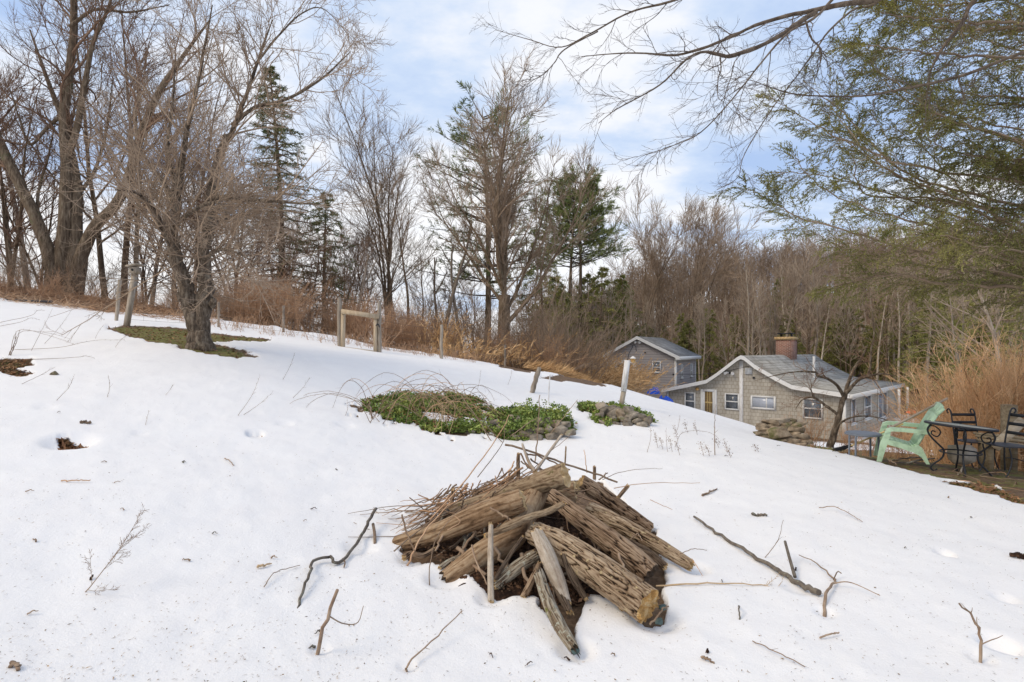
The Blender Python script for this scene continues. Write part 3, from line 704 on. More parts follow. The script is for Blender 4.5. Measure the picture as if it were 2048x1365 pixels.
def conifer(h, w, rg, t0=.12, n=70, kind='spruce', gaps=.0, dens=1.0, blade=.13, bw=.035, prof=.9):
    r = h * .013 + .04
    T, TR = grow(np.array([[0, 0, -.3]]), np.array([[0, 0, 1.]]), np.array([h + .3]), np.array([r]), 14, .012, (0, 0, 0), rg, .1)
    t = t0 + (1 - t0) * (np.arange(n) + rg.random(n)) / n
    if kind == 'pine': t = t0 + (1 - t0) * (np.round(t * 14) / 14 * .96 + rg.normal(0, .006, n)); t = np.clip(t, .03, .995)
    keep = rg.random(n) > gaps; t = t[keep]; n = len(t)
    z = t * h; az = np.arange(n) * 2.399 + rg.normal(0, .3, n)
    if kind == 'spruce':
        L = w * (1 - t) ** prof * rg.uniform(.65, 1.15, n) + .15; el = .35 * t - .12; trop = (0, 0, -.35)
    elif kind == 'pine':
        L = w * np.clip(1 - ((t - .5) / .56) ** 2, .03, 1) ** .6 * rg.uniform(.35, 1.15, n) + .2; el = -.05 + .45 * t; trop = (0, 0, .12)
    else:
        L = w * (1 - t) ** prof * rg.uniform(.6, 1.2, n) + .15; el = np.full(n, .05); trop = (0, 0, -.5)
    d = np.stack([np.cos(az) * np.cos(el), np.sin(az) * np.cos(el), np.sin(el)], -1)
    k = np.clip(z / h * 13, 0, 12.99); i = k.astype(int)
    st = np.stack([np.interp(z, T[0, :, 2], T[0, :, 0]), np.interp(z, T[0, :, 2], T[0, :, 1]), z], -1)
    B, BR = grow(st, d, L, np.full(n, r * .22), 8, .05, trop, rg, .2)
    K2 = int((9 if kind != 'pine' else 8) * dens)
    t0b = .15 if kind != 'pine' else .35
    s, dd, rr, tt = spawn(B, BR, K2, t0b, 1, .8, .2, rg, (1, 1, .3))
    B2, BR2 = grow(s, dd, np.repeat(L, K2) * .34 * (1.1 - .6 * tt), np.full(len(s), .008), 5, .07, (0, 0, -.2 if kind != 'pine' else .5), rg, .4)
    if kind == 'pine':
        V, q = leafy(B2, 20, blade * 1.5, bw, rg, .55, None, .3)
    else:
        V, q = leafy(B2, 15, blade, bw, rg, .7, None, .05)
    V2, q2 = leafy(B[:, 3:], 16, blade, bw, rg, .7, None, .1)
    return [(T, TR, 8)], [(B, BR, 4), (B2, BR2, 3)], [(V, q), (V2, q2)]

def gpt(px, Y, dz=0.0):
    x = (px - CX) / F * Y; return (x, Y, gz(x, Y) + dz)
PROTO = {}
def proto(key, name, parts, mt, mc, label, cat='tree', group=None, mf=None):
    t, c, f = parts if len(parts) == 3 else (*parts, None)
    r = put_tree(name, (0, 0, 0), t, c, mt, mc, label, cat, group, f, mf)
    PROTO[key] = [r, False]; return r
def plant(key, loc, rz, sc, label=None, group=None):
    r, used = PROTO[key][:2]
    if not used:
        PROTO[key] = [r, True, r['label']]
        r.location = tuple(float(v) for v in loc); r.rotation_euler = (0, 0, rz); r.scale = (sc, sc, sc) if np.isscalar(sc) else sc
        if label: r['label'] = label
        if group: r['group'] = group
        return r
    return dup(r, loc, rz, sc, label or PROTO[key][2], group or '')

# single, recognisable trees further back
rg = np.random.default_rng(21)
Yv = 27.0
t, c = vase_tree(12.9, .33, rg, n=10, fork=.26, spread=.58, rt=.0095, K=(14, 9, 6), curve=.9)
put_tree('maple_tree', (0,0,0), t, c, M['bark'], M['twig'], 'broad fan-shaped bare maple with a blackened trunk, tallest in the middle of the view').location = gpt(1004, Yv)
t, c = vase_tree(14.8, .24, rg, n=5, fork=.1, spread=.2, rt=.009, K=(15, 9, 6))
o = put_tree('bare_tree', (0,0,0), t, c, M['bark'], M['twig'], 'slim vase-shaped bare tree with several rising stems left of the fan-shaped maple'); o.location = gpt(775, 31)
t, c = bare_tree(9.6, .12, .03, rg, clear=.45, nb=12, spread=.6, rt=.008)
o = put_tree('bare_tree', (0,0,0), t, c, M['bark'], M['twig'], 'thin bare sapling with wavy trunk just right of the slim vase-shaped tree'); o.location = gpt(812, 29)
t, c, f = conifer(14.2, 3.4, rg, .06, 190, 'spruce', .2, .9, .17, .03, .75)
o = put_tree('spruce_tree', (0,0,0), t, c, M['bark'], M['twig'], 'tall narrow dark spruce behind the bare trees on the left', foliage=f, mfol=M['needle']); o.location = gpt(563, 29)
t, c, f = conifer(7.6, 2.4, rg, .08, 90, 'hemlock', .2, .9, .17, .03, .7)
o = put_tree('hemlock_tree', (0,0,0), t, c, M['bark'], M['twig'], 'shorter drooping hemlock to the right of the narrow spruce', foliage=f, mfol=M['needle']); o.location = gpt(648, 28)
t, c, f = conifer(15.6, 4.4, rg, .14, 130, 'pine', .3, 1.1, .22, .036)
o = put_tree('pine_tree', (0,0,0), t, c, M['bark'], M['twig_dark'], 'tall ragged white pine standing behind the fan-shaped maple', foliage=f, mfol=M['needle_pine']); o.location = gpt(975, 34)
for px, lab, h in ((1137, 'left white pine of the close pair right of the maple', 15.9), (1160, 'right white pine of the close pair, its crown leaning right', 16.6)):
    t, c, f = conifer(h, 4.4, rg, .34, 96, 'pine', .26, 1.15, .26, .046)
    o = put_tree('pine_tree', (0,0,0), t, c, M['bark'], M['twig_dark'], lab, foliage=f, mfol=M['needle_pine'], group='pair of white pines'); o.location = gpt(px, 47)
for px, Y, h, lab in ((1085, 44, 11.5, 'sparse young pine between the fan-shaped maple and the pine pair'), (1185, 50, 9.0, 'dark low hemlock at the edge of the wood left of the grey outbuilding'), (1240, 52, 9.5, 'dark hemlock behind the roof of the grey outbuilding'), (1120, 46, 8.0, 'dark hemlock low behind the brush beside the maple trunk')):
    t, c, f = conifer(h, 3.0, rg, .08, 84, 'hemlock', .2, 1.0, .24, .045, .6)
    o = put_tree('hemlock_tree', (0,0,0), t, c, M['bark'], M['twig'], lab, foliage=f, mfol=M['needle_hem']); o.location = gpt(px, Y)
for px, Y, h, r, lab in ((1287, 62, 21.6, .2, 'tall bare tree with a rounded top on the skyline right of the pines'), (1318, 64, 18.6, .15, 'thin bare skyline tree next to the rounded one'), (1365, 60, 19.4, .2, 'bare skyline tree leaning right above the ridge'), (1385, 66, 20.4, .16, 'rightmost bare skyline tree, its crown swept right')):
    t, c = vase_tree(h, r, rg, n=5, fork=.34, spread=.34, rt=.016, K=(12, 8, 5))
    o = put_tree('bare_tree', (0,0,0), t, c, M['bark'], M['twig'], lab); o.location = gpt(px, Y)
    if px > 1350: o.rotation_euler = (0, .13, 0)
# broken snags
for px, Y, h, r, lab in ((882, 30, 7.4, .13, 'broken dead trunk, a bare snag left of the maple'), (922, 30, 6.6, .11, 'forked reddish snag close beside the maple'), (868, 33, 6.2, .1, 'thin broken snag behind the fork-topped one'), (710, 26, 4.6, .09, 'short broken trunk beside the vase-shaped tree')):
    T, TR = grow(np.array([[0, 0, -.3]]), np.array([[.03, 0, 1.]]), np.array([h]), np.array([r]), 12, .05, (0, 0, .2), rg, .45)
    T, TR = knobbly(T, TR, rg, .15)
    A, AR = grow(T[0, [7, 9, 10, 6]], np.array([[.6,.1,.8],[-.4,.2,.9],[.3,-.3,.9],[-.7,0,.5]]), np.array([1.6,1.2,.6,.5]), np.array([r*.55,r*.4,r*.4,r*.3]), 6, .1, (0,0,.6), rg, .5)
    c = ramify(T, TR, [dict(K=9, L=.9, ang=1., t0=.3, rr=.2, rmax=.02, n=5, wig=.15)], rg)
    o = put_tree('dead_tree', (0,0,0), [(T, TR, 8), (A, AR, 6)], c, M['bark_grey'], M['twig'], lab); o.location = gpt(px, Y)

# behind and beyond the fence: slender bare trees, one prototype per habit, copied
rg = np.random.default_rng(33)
GB = 'bare trees beyond the garden fence'
proto('tall', 'bare_tree', bare_tree(14, .15, .03, rg, .25, 22, .6, .6, 1.15, .009), M['bark'], M['twig_red'], 'straight slender bare tree among the others beyond the garden fence')
proto('tall2', 'bare_tree', bare_tree(12, .13, .06, rg, .2, 22, .8, .5, 1.15, .009), M['bark'], M['twig'], 'spreading slender bare tree among the others beyond the garden fence')
proto('low', 'bare_tree', bare_tree(7.5, .08, .14, rg, .12, 16, .85, .5, 1.1, .008, leaders=3), M['bark'], M['twig_red'], 'low many-stemmed bare tree in the thicket beyond the garden fence')
proto('grey', 'bare_tree', bare_tree(13, .15, .04, rg, .35, 15, .65, .6, .9, .009), M['bark_grey'], M['twig_grey'], 'pale grey-barked bare tree among the others beyond the garden fence')
for k, (px, Y, key, sc) in enumerate([e for i_, e in enumerate([(246,22.5,'tall',1.12),(215,25,'tall2',1.1),(262,20,'tall2',.8),(22,21,'low',1.1),(-40,24,'tall',1.0),(60,26,'grey',1.0),(180,30,'tall',.95),(300,27,'grey',.85),(330,31,'tall',1.05),
    (395,26,'tall2',.95),(440,30,'tall',.9),(470,24,'low',1.0),(520,33,'tall2',.9),(600,33,'tall',.72),(640,34,'grey',.68),(690,30,'low',.9),(700,36,'tall2',.62),(735,33,'low',.95),(840,37,'tall2',.62),(905,40,'tall',.6),(800,40,'grey',.6),
    (350,22,'low',.9),(290,22,'low',.8),(150,24,'low',1.1),(85,23,'low',.9),(-90,27,'tall2',1.1),(10,30,'tall',1.1),(120,34,'tall2',1.1),(420,38,'grey',.9),(560,40,'tall',.8),(240,36,'grey',1.0),(500,27,'tall2',.75),(660,25,'low',.7),(540,25,'low',.8),(615,27,'low',.75),(945,36,'low',.8),(1060,38,'low',.85),(890,33,'low',.7)]) if i_ not in (4, 6, 8, 12, 19, 23, 26, 27, 28, 30, 31)]):
    lab = None
    if k == 0: lab = 'straight dark bare trunk standing alone right of the massive maple'
    if k == 3: lab = 'small leaning many-stemmed tree at the left edge of the view'
    plant(key, gpt(px, Y), RS.uniform(0, 6.28), sc * RS.uniform(.95, 1.06), lab, None if lab else GB)

# the wooded hillside: individual trees in front, the mass behind as one wood
rg = np.random.default_rng(44)
GW = 'bare trees on the wooded hillside'
proto('w1', 'forest_tree', bare_tree(12, .13, .03, rg, .4, 12, .6, .6, .7, .012, reach=.3), M['bark_pale'], M['twig'], 'slender bare tree in the brown wood on the hillside')
proto('w2', 'forest_tree', bare_tree(10.5, .11, .07, rg, .3, 12, .75, .5, .7, .012, reach=.32), M['bark'], M['twig_grey'], 'slender bare tree in the brown wood on the hillside')
proto('w3', 'forest_tree', bare_tree(11, .15, .05, rg, .3, 12, .7, .6, .7, .012, leaders=2, reach=.3), M['bark_grey'], M['twig_grey'], 'slender bare tree in the brown wood on the hillside')
proto('w4', 'hemlock_tree', conifer(9, 2.6, rg, .08, 56, 'hemlock', .25, .8, .3, .06, .6), M['bark'], M['twig'], 'dark green hemlock mixed into the brown wood on the hillside', mf=M['needle_hem'])
cnt = 0
for k in range(900):
    Y = 42 + 38 * rg.random() ** 1.3; px = rg.uniform(1080, 2120)
    x = (px - CX) / F * Y
    if x < 3: continue
    if Y < 44 and px < 1500: continue
    key = ['w1', 'w2', 'w3', 'w1', 'w2', 'w3', 'w4'][int(rg.integers(0, 7))]
    if px > 1500 and Y > 48 and False: continue
    plant(key, (x, Y, gz(x, Y)), rg.uniform(0, 6.28), rg.uniform(.7, 1.1) * (.72 if px < 1480 else 1) * (1 if key != 'w4' else .9), None, GW if key != 'w4' else 'hemlocks in the hillside wood')
    cnt += 1
    if cnt >= 250: break
for k, (px, Y, s_) in enumerate(((1128, 44, .75), (1200, 45, 1.0), (1222, 47, .8), (1250, 48, .95),  (1420, 50, .75), (1470, 53, .7), (1690, 52, .85), (1760, 48, .8), (1830, 46, .9), (1880, 42, .95))):
    x = (px - CX) / F * Y; plant('w4', (x, Y, gz(x, Y)), rg.uniform(0, 6.28), s_, None, 'hemlocks in the hillside wood')
# dark understory at the foot of the wood
for k in range(46):
    px = rg.uniform(1080, 2080); Y = rg.uniform(45, 58) if px < 1800 else rg.uniform(38, 52); x = (px - CX) / F * Y
    plant('w4', (x, Y, gz(x, Y) - .1), rg.uniform(0, 6.28), (rg.uniform(.5, .8),) * 2 + (rg.uniform(.4, .75),), 'low dark hemlock in the understory at the foot of the wood', 'low hemlocks at the foot of the wood')
# the far wood, nobody could count it
T1, C1 = bare_tree(11, .13, .05, rg, .3, 11, .65, .6, .55, .022, reach=.34)
T2, C2 = bare_tree(10, .12, .08, rg, .25, 11, .75, .5, .55, .022, reach=.34)
def tmpl(T, C):
    mb = MB()
    for P, R, s in T: mb.add(*tubes(P, R, 4))
    for P, R, s in C: mb.add(*tubes(P[:, ::(2 if P.shape[1] > 4 else 3)], R[:, ::(2 if P.shape[1] > 4 else 3)], 3))
    return np.concatenate(mb.V), np.concatenate(mb.Q)
TM = [tmpl(T1, C1), tmpl(T2, C2)]
n = 1250
Y = 74 + 80 * rg.random(n) ** 1.1; px = rg.uniform(1060, 2150, n); xx = (px - CX) / F * Y
zz = H0(xx, Y)
for half in (0, 1):
    V0, q0 = TM[half]; sel = np.arange(n) % 2 == half; m = int(sel.sum())
    a = rg.uniform(0, 6.28, m); sc = rg.uniform(.75, 1.2, m)
    ca, sa = np.cos(a) * sc, np.sin(a) * sc
    W = np.empty((m, len(V0), 3))
    W[..., 0] = ca[:, None] * V0[:, 0] - sa[:, None] * V0[:, 1] + xx[sel][:, None]
    W[..., 1] = sa[:, None] * V0[:, 0] + ca[:, None] * V0[:, 1] + Y[sel][:, None]
    W[..., 2] = sc[:, None] * V0[:, 2] + zz[sel][:, None]
    if half == 0: fw = MB()
    fw.add(W.reshape(-1, 3), (q0[None] + (np.arange(m) * len(V0))[:, None, None]).reshape(-1, 4))
o = fw.build('far_wood', M['twig'])
tag(o, 'distant brown mass of bare woodland covering the hillside', 'wood', kind='stuff')
# ------------------------------------------------------------------ houses
def PL(px, py, A, ang, dy=0.0):
    ux, uy, vx, vy = math.cos(ang), -math.sin(ang), math.sin(ang), math.cos(ang)
    k = (px - CX) / F
    t = (k * (A[1] + dy * vy) - A[0] - dy * vx) / (ux - k * uy)
    Yp = A[1] + dy * vy + t * uy
    return t, CAMZ - (py - HY) / F * Yp - A[2]

def window(par, x0, z0, x1, z1, y, fw=.07, mid=None, glass='glasswin', name='window', frame='white', vmid=None, axis='y', out=-1, inner=None, sill=True):
    """framed window proud of a wall lying in the plane axis = y; out is the outward sign"""
    def bx(a0, b0, a1, b1, d0, d1):
        lo, hi = min(y + out * d0, y + out * d1), max(y + out * d0, y + out * d1)
        return ((a0, lo, b0), (a1, hi, b1)) if axis == 'y' else ((lo, a0, b0), (hi, a1, b1))
    mb = MB()
    mb.box(*bx(x0, z0, x0 + fw, z1, 0, .06)); mb.box(*bx(x1 - fw, z0, x1, z1, 0, .06))
    mb.box(*bx(x0 + fw, z1 - fw, x1 - fw, z1, 0, .058)); mb.box(*bx(x0 + fw, z0, x1 - fw, z0 + fw, 0, .058))
    if mid is not None: mb.box(*bx(x0 + fw, z0 + (z1 - z0) * mid - .03, x1 - fw, z0 + (z1 - z0) * mid + .03, 0, .05))
    if vmid is not None: mb.box(*bx(x0 + (x1 - x0) * vmid - .03, z0 + fw, x0 + (x1 - x0) * vmid + .03, z1 - fw, 0, .047))
    w = mb.build(name, M[frame], par)
    MB().box(*bx(x0 + fw, z0 + fw, x1 - fw, z1 - fw, .004, .02)).build('pane', M[glass], w)
    if inner:
        m2 = MB(); n = 3
        for i in range(1, n): m2.box(*bx(x0 + fw + (x1 - x0 - 2 * fw) * i / n - .012, z0 + fw, x0 + fw + (x1 - x0 - 2 * fw) * i / n + .012, z1 - fw, .02, .032))
        m2.build('glazing_bar', M['yellow'], w)
    if sill: MB().box(*bx(x0 - .05, z0 - .06, x1 + .05, z0 - .004, 0, .1)).build('sill', M[frame], w)
    return w

def roof_prism(prof, th):
    return list(prof) + [(x, z - th) for x, z in prof[::-1]]

# shingled main house
ANG = math.radians(45); A1 = (9.15, 32.6, -2.9)
hs = empty('shingled_house', A1, 'low taupe shingled house with sagging gable roof and brick chimney', 'house', rz=-ANG)
pf = [PL(x, y, A1, ANG, -.3) for x, y in [(1324,779),(1370,769.5),(1413,760.6),(1433.7,747),(1474.7,715.5),(1482,711.5),(1489,714),(1509,730),(1553,755.5),(1584,771),(1640,780),(1703.5,789.7)]]
PK = pf[5]; W = pf[-1][0] - .3; D = 11.3
wp = [(x, z - .13) for x, z in pf[1:-1]]
wp = [(.06, 0)] + [(.06, pf[0][1] - .1)] + wp + [(W, pf[-1][1] - .12), (W, 0)]
MB().prism(wp, 0, D).build('wall', M['shake'], hs)
rf = MB()
n = len(pf)
for i in range(n - 1):
    (xa, za), (xb, zb) = pf[i], pf[i + 1]
    rf.add([(xa, -.32, za), (xb, -.32, zb), (xb, D + .3, zb), (xa, D + .3, za), (xa, -.32, za - .1), (xb, -.32, zb - .1), (xb, D + .3, zb - .1), (xa, D + .3, za - .1)],
           [(0,1,2,3), (7,6,5,4), (0,4,5,1), (2,6,7,3)] + ([(3,7,4,0)] if i == 0 else []) + ([(1,5,6,2)] if i == n - 2 else []))
roof = rf.build('roof', M['roof_old'], hs)
MB().prism(roof_prism([(x, z + .012) for x, z in pf], .2), -.365, -.325).build('rake_board', M['white'], roof)
MB().box((pf[-1][0] + .004, -.36, pf[-1][1] - .19), (pf[-1][0] + .05, D + .3, pf[-1][1] + .008)).build('eave_board', M['white'], roof)
# chimney through the ridge
ct, cz = PL(1568, 672, A1, ang=ANG, dy=6.4)
ch = MB().box((PK[0] - .42, 5.9, PK[1] - .9), (PK[0] + .48, 6.9, cz - .12)).build('chimney', M['brick'], hs)
MB().box((PK[0] - .48, 5.84, cz - .25), (PK[0] + .54, 6.96, cz - .08)).build('chimney_cap', M['cut'], ch)
cm = MB()
for dx in (-.3, .3): cm.box((PK[0] + .03 + dx - .03, 6.3, cz - .08), (PK[0] + .03 + dx + .03, 6.5, cz + .1))
cm.box((PK[0] - .36, 6.0, cz + .1), (PK[0] + .42, 6.8, cz + .16)); cm.build('flue_cover', M['iron'], ch)
# flashing and vent pipe
MB().bar((PK[0] - .44, 5.82, PK[1] - .05), (PK[0] + .55, 5.82, PK[1] - .56), .05, .16).build('flashing', M['greymetal'], ch)
vt = PL(1628, 743, A1, ANG, 4.6)
MB().tube([(vt[0], 4.6, vt[1] - .5), (vt[0], 4.6, vt[1] + .85)], [.07, .07], 10).build('vent_pipe', M['white'], hs)
# front: white corner board under the peak, openings
b0 = PL(1481, 722, A1, ANG); b1 = PL(1489, 842, A1, ANG)
MB().box((b0[0] - .05, -.05, 0), (b0[0] + .14, -.003, PK[1] - .28)).build('corner_board', M['white_worn'], hs)
MB().box((.02, -.045, 0), (.15, -.003, pf[0][1] - .12)).build('corner_board', M['white_worn'], hs)
def PW(x0, y0, x1, y1, **k):
    a = PL(x0, (y0), A1, ANG); b = PL(x1, y1, A1, ANG)
    zt = (a[1] + PL(x1, y0, A1, ANG)[1]) / 2; zb = (b[1] + PL(x0, y1, A1, ANG)[1]) / 2
    return window(hs, a[0], zb, b[0], zt, -.004, **k)
PW(1370, 785, 1391, 820, fw=.06, mid=.5, sill=False)
PW(1450, 787, 1479, 820, mid=.5, inner=None, sill=False)
PW(1502, 792, 1552, 819, fw=.09, vmid=.64, glass='glassblue', sill=False)
PW(1606, 797, 1646, 838, mid=.5, sill=False)
a = PL(1402, 778, A1, ANG); b = PL(1434, 778, A1, ANG)
dr = MB().box((a[0], -.07, .1), (a[0] + .13, -.004, a[1])).box((b[0] - .13, -.07, .1), (b[0], -.004, a[1])).box((a[0] + .13, -.068, a[1] - .13), (b[0] - .13, -.004, a[1])).build('door_frame', M['white'], hs)
dd = MB().box((a[0] + .13, -.05, .1), (b[0] - .13, -.006, a[1] - 1.35)).box((a[0] + .13, -.05, a[1] - 1.35), (a[0] + .24, -.006, a[1] - .13)).box((b[0] - .24, -.05, a[1] - 1.35), (b[0] - .13, -.006, a[1] - .13)).build('door', M['white'], hs)
MB().box((a[0] + .24, -.03, a[1] - 1.35), (b[0] - .24, -.01, a[1] - .13)).build('pane', M['curtain'], dd)
mb = MB()
for i in (1, 2): xx = a[0] + .24 + (b[0] - a[0] - .48) * i / 3; mb.box((xx - .012, -.04, a[1] - 1.34), (xx + .012, -.031, a[1] - .14))
mb.box((a[0] + .25, -.043, a[1] - .78), (b[0] - .25, -.0305, a[1] - .7)); mb.build('glazing_bar', M['yellow'], dd)
v0 = PL(1491, 736, A1, ANG); v1 = PL(1505, 749, A1, ANG)
vb = MB().box((v0[0], -.07, v1[1]), (v1[0], -.004, v0[1]))
for i in range(5): zz_ = v1[1] + (v0[1] - v1[1]) * (i + .5) / 5; vb.box((v0[0] + .03, -.1, zz_ - .012), (v1[0] - .03, -.0705, zz_ + .012))
vb.build('attic_vent', M['vent'], hs)
s0 = PL(1461, 746, A1, ANG)
fl = MB().box((s0[0] - .07, -.06, s0[1] - .06), (s0[0] + .07, -.004, s0[1] + .06)).build('floodlight', M['iron'], hs)
for sx in (-.17, .17):
    MB().tube([(s0[0] + sx * .4, -.07, s0[1]), (s0[0] + sx * .8, -.14, s0[1] + .02), (s0[0] + sx * 1.3, -.26, s0[1] - .04)], [.03, .06, .09], 10).build('lamp_head', M['white'], fl)
l0 = PL(1396, 779, A1, ANG)
MB().tube([(l0[0], -.004, l0[1]), (l0[0], -.05, l0[1] + .02), (l0[0], -.12, l0[1] + .02), (l0[0], -.2, l0[1] - .02)], [.05, .09, .1, .03], 10).build('porch_lamp', M['cut_yellow'], hs)
MB().box((PL(1508,756,A1,ANG)[0] - .05, -.06, PL(1508,756,A1,ANG)[1] - .05), (PL(1508,756,A1,ANG)[0] + .05, -.004, PL(1508,756,A1,ANG)[1] + .05)).build('junction_box', M['iron'], hs)
# right-hand side: corner board, side openings, porch posts
MB().box((W - .16, -.045, 0), (W + .003, -.004, pf[-1][1] - .18)).build('corner_board', M['white'], hs)
ez = pf[-1][1]
window(hs, .7, .9, 1.5, ez - .25, W + .003, axis='x', out=1, fw=.08)
window(hs, 3.2, .9, 4.6, ez - .25, W + .003, axis='x', out=1, fw=.08, mid=.5)
window(hs, 6.2, .6, 8.4, ez - .25, W + .003, axis='x', out=1, fw=.12, vmid=.5)
mb = MB(); mb.box((W + .01, 8.6, 0), (W + .7, 8.72, .55)); mb.box((W + .01, D - .2, 0), (W + .7, D - .08, .55))
for yy in (8.66, D - .14): mb.box((W + .5, yy - .06, .55), (W + .62, yy + .06, ez - .2))
mb.box((W + .5, 8.8, .5), (W + .6, D - .2, .6)); mb.build('porch_post', M['white'], hs)
# meter wires across the gable
MB().tube(cr([(PL(1498,733,A1,ANG)[0], -.03, PL(1498,733,A1,ANG)[1]), (PL(1420,752,A1,ANG)[0], -.12, PL(1420,748,A1,ANG)[1]), (PL(1390,744,A1,ANG)[0] - 2, -.3, PL(1390,743,A1,ANG)[1] - .2)], 12), .012, 5).build('cable', M['iron'], hs)

# grey outbuilding
A2a = math.radians(32); Cx = (10.14, 34.0); LW = 4.58
A2 = (Cx[0] - LW * math.cos(A2a), Cx[1] + LW * math.sin(A2a), -1.75)
gh = empty('grey_outbuilding', A2, 'small grey clapboard outbuilding with white trim and dark gable roof', 'outbuilding', rz=-A2a)
D2 = 4.9
pk = PL(1274, 673, A2, A2a, -.25); le = PL(1203, 713.5, A2, A2a, -.25); re = PL(1359, 713, A2, A2a, -.25)
ze = (le[1] + re[1]) / 2; ze = (ze + ze) / 2
pr = [(le[0], ze), (pk[0], pk[1]), (re[0], ze)]
def zat(x): return ze + (pk[1] - ze) * ((x - le[0]) / (pk[0] - le[0]) if x < pk[0] else (re[0] - x) / (re[0] - pk[0]))
MB().prism([(0, 0), (0, zat(0) - .12), (pk[0], pk[1] - .12), (LW, zat(LW) - .12), (LW, 0)], 0, D2).build('wall', M['siding'], gh)
rf = MB()
for (xa, za), (xb, zb) in ((pr[0], pr[1]), (pr[1], pr[2])):
    rf.add([(xa, -.26, za), (xb, -.26, zb), (xb, D2 + .3, zb), (xa, D2 + .3, za), (xa, -.26, za - .08), (xb, -.26, zb - .08), (xb, D2 + .3, zb - .08), (xa, D2 + .3, za - .08)],
           [(0,1,2,3), (7,6,5,4), (0,4,5,1), (2,6,7,3), (3,7,4,0), (1,5,6,2)])
rf2 = rf.build('roof', M['roof_new'], gh)
MB().prism(roof_prism([(x, z + .01) for x, z in pr], .2), -.3, -.263).build('rake_board', M['white'], rf2)
MB().box((pr[2][0] - .24, -.298, ze - .22), (pr[2][0] - .003, D2 + .28, ze - .085)).box((pr[2][0] + .003, -.302, ze - .2), (pr[2][0] + .04, D2 + .3, ze + .006)).build('eave_board', M['white'], rf2)
MB().box((pr[0][0] + .003, -.298, ze - .22), (pr[0][0] + .24, D2 + .28, ze - .085)).build('eave_board', M['white'], rf2)
MB().box((-.02, -.03, 0), (.1, -.003, zat(0) - .25)).build('corner_board', M['white'], gh)
MB().box((LW - .1, -.03, 0), (LW + .03, -.003, zat(LW) - .22)).box((LW + .003, -.003, 0), (LW + .03, .1, zat(LW) - .22)).build('corner_board', M['white'], gh)
MB().box((LW + .003, D2 - .1, 0), (LW + .03, D2, zat(LW) - .22)).build('corner_board', M['white'], gh)
def PW2(x0, y0, x1, y1, **k):
    a = PL(x0, y0, A2, A2a); b = PL(x1, y1, A2, A2a); return window(gh, a[0], b[1], b[0], a[1], -.004, **k)
PW2(1305, 723, 1322, 745, fw=.06, mid=.45)
a = PL(1228, 720, A2, A2a); b = PL(1272, 720, A2, A2a); m_ = (a[0] + b[0]) / 2
MB().box((a[0], -.06, .1), (a[0] + .1, -.004, a[1])).box((b[0] - .1, -.06, .1), (b[0], -.004, a[1])).box((a[0] + .1, -.058, a[1] - .1), (b[0] - .1, -.004, a[1])).box((m_ - .05, -.057, .1), (m_ + .05, -.004, a[1] - .1)).build('door_frame', M['white'], gh)
for x0, x1 in ((a[0] + .1, m_ - .05), (m_ + .05, b[0] - .1)):
    d_ = MB().box((x0, -.04, .1), (x1, -.006, a[1] - 1.25)).box((x0, -.04, a[1] - 1.25), (x0 + .14, -.006, a[1] - .1)).box((x1 - .14, -.04, a[1] - 1.25), (x1, -.006, a[1] - .1)).box((x0 + .14, -.04, a[1] - .3), (x1 - .14, -.006, a[1] - .1)).build('door', M['white'], gh)
    MB().box((x0 + .14, -.025, a[1] - 1.25), (x1 - .14, -.01, a[1] - .3)).build('pane', M['glasswin'], d_)
zs = ze
for y0 in (1.0, 3.4): window(gh, y0, zs - 1.35, y0 + .42, zs - .5, LW + .004, axis='x', out=1, fw=.07, mid=.45)
s0 = PL(1276.5, 684.5, A2, A2a)
fl = MB().box((s0[0] - .06, -.06, s0[1] - .05), (s0[0] + .06, -.004, s0[1] + .05)).build('floodlight', M['white'], gh)
for sx in (-.13, .13): MB().tube([(s0[0] + sx * .4, -.07, s0[1]), (s0[0] + sx * .9, -.13, s0[1]), (s0[0] + sx * 1.3, -.22, s0[1] - .05)], [.03, .06, .08], 10).build('lamp_head', M['white'], fl)
for px_, py_ in ((1290.7, 706), (1347, 749)):
    q_ = PL(px_, py_, A2, A2a); MB().box((q_[0] - .045, -.05, q_[1] - .045), (q_[0] + .045, -.004, q_[1] + .045)).build('junction_box', M['iron'], gh)

# blue tarp beside the house, orange scrap beyond the porch
def crumple(c, sx, sy, sz, seed, n=14):
    g = np.linspace(-1, 1, n); U, Vv = np.meshgrid(g, g)
    r = np.sqrt(np.clip(1 - np.maximum(np.abs(U), np.abs(Vv)) ** 2, 0, 1))
    z = r * (.6 + .7 * noise2(U * 3, Vv * 3, seed))
    P = np.stack([U * sx, Vv * sy, z * sz], -1).reshape(-1, 3) + np.asarray(c)
    i = np.arange(n * n).reshape(n, n)
    top = np.stack([i[:-1, :-1], i[:-1, 1:], i[1:, 1:], i[1:, :-1]], -1).reshape(-1, 4)
    return P, top
p = at(1325, 801, 31.0); P_, q_ = crumple((p[0] + .05, p[1], p[2] - .1), .5, .4, .42, 3)
tag(MB().add(P_, q_).build('tarp', M['tarp']), 'crumpled blue tarp heaped at the left corner of the shingled house', 'tarp')
p = at(1307, 778, 33.0); P_, q_ = crumple((p[0], p[1], p[2] - .3), .35, .3, .45, 8)
tag(MB().add(P_, q_).build('tarp', M['tarp']), 'small scrap of blue tarp showing below the grey outbuilding', 'tarp')
p = at(1822, 823, 27); P_, q_ = crumple((p[0], p[1], p[2] - .1), .17, .15, .28, 12)
tag(MB().add(P_, q_).build('scrap', M['orange']), 'small orange-red scrap lying beyond the porch', 'scrap')
# driveway strip beyond the porch
g = [(1795,812),(1838,812),(1850,845),(1800,842)]
P_ = np.array([at(x, y, Yq) for (x, y), Yq in zip([(1795,815),(1845,815),(1860,838),(1800,838)], (34, 34, 29, 29))]); 
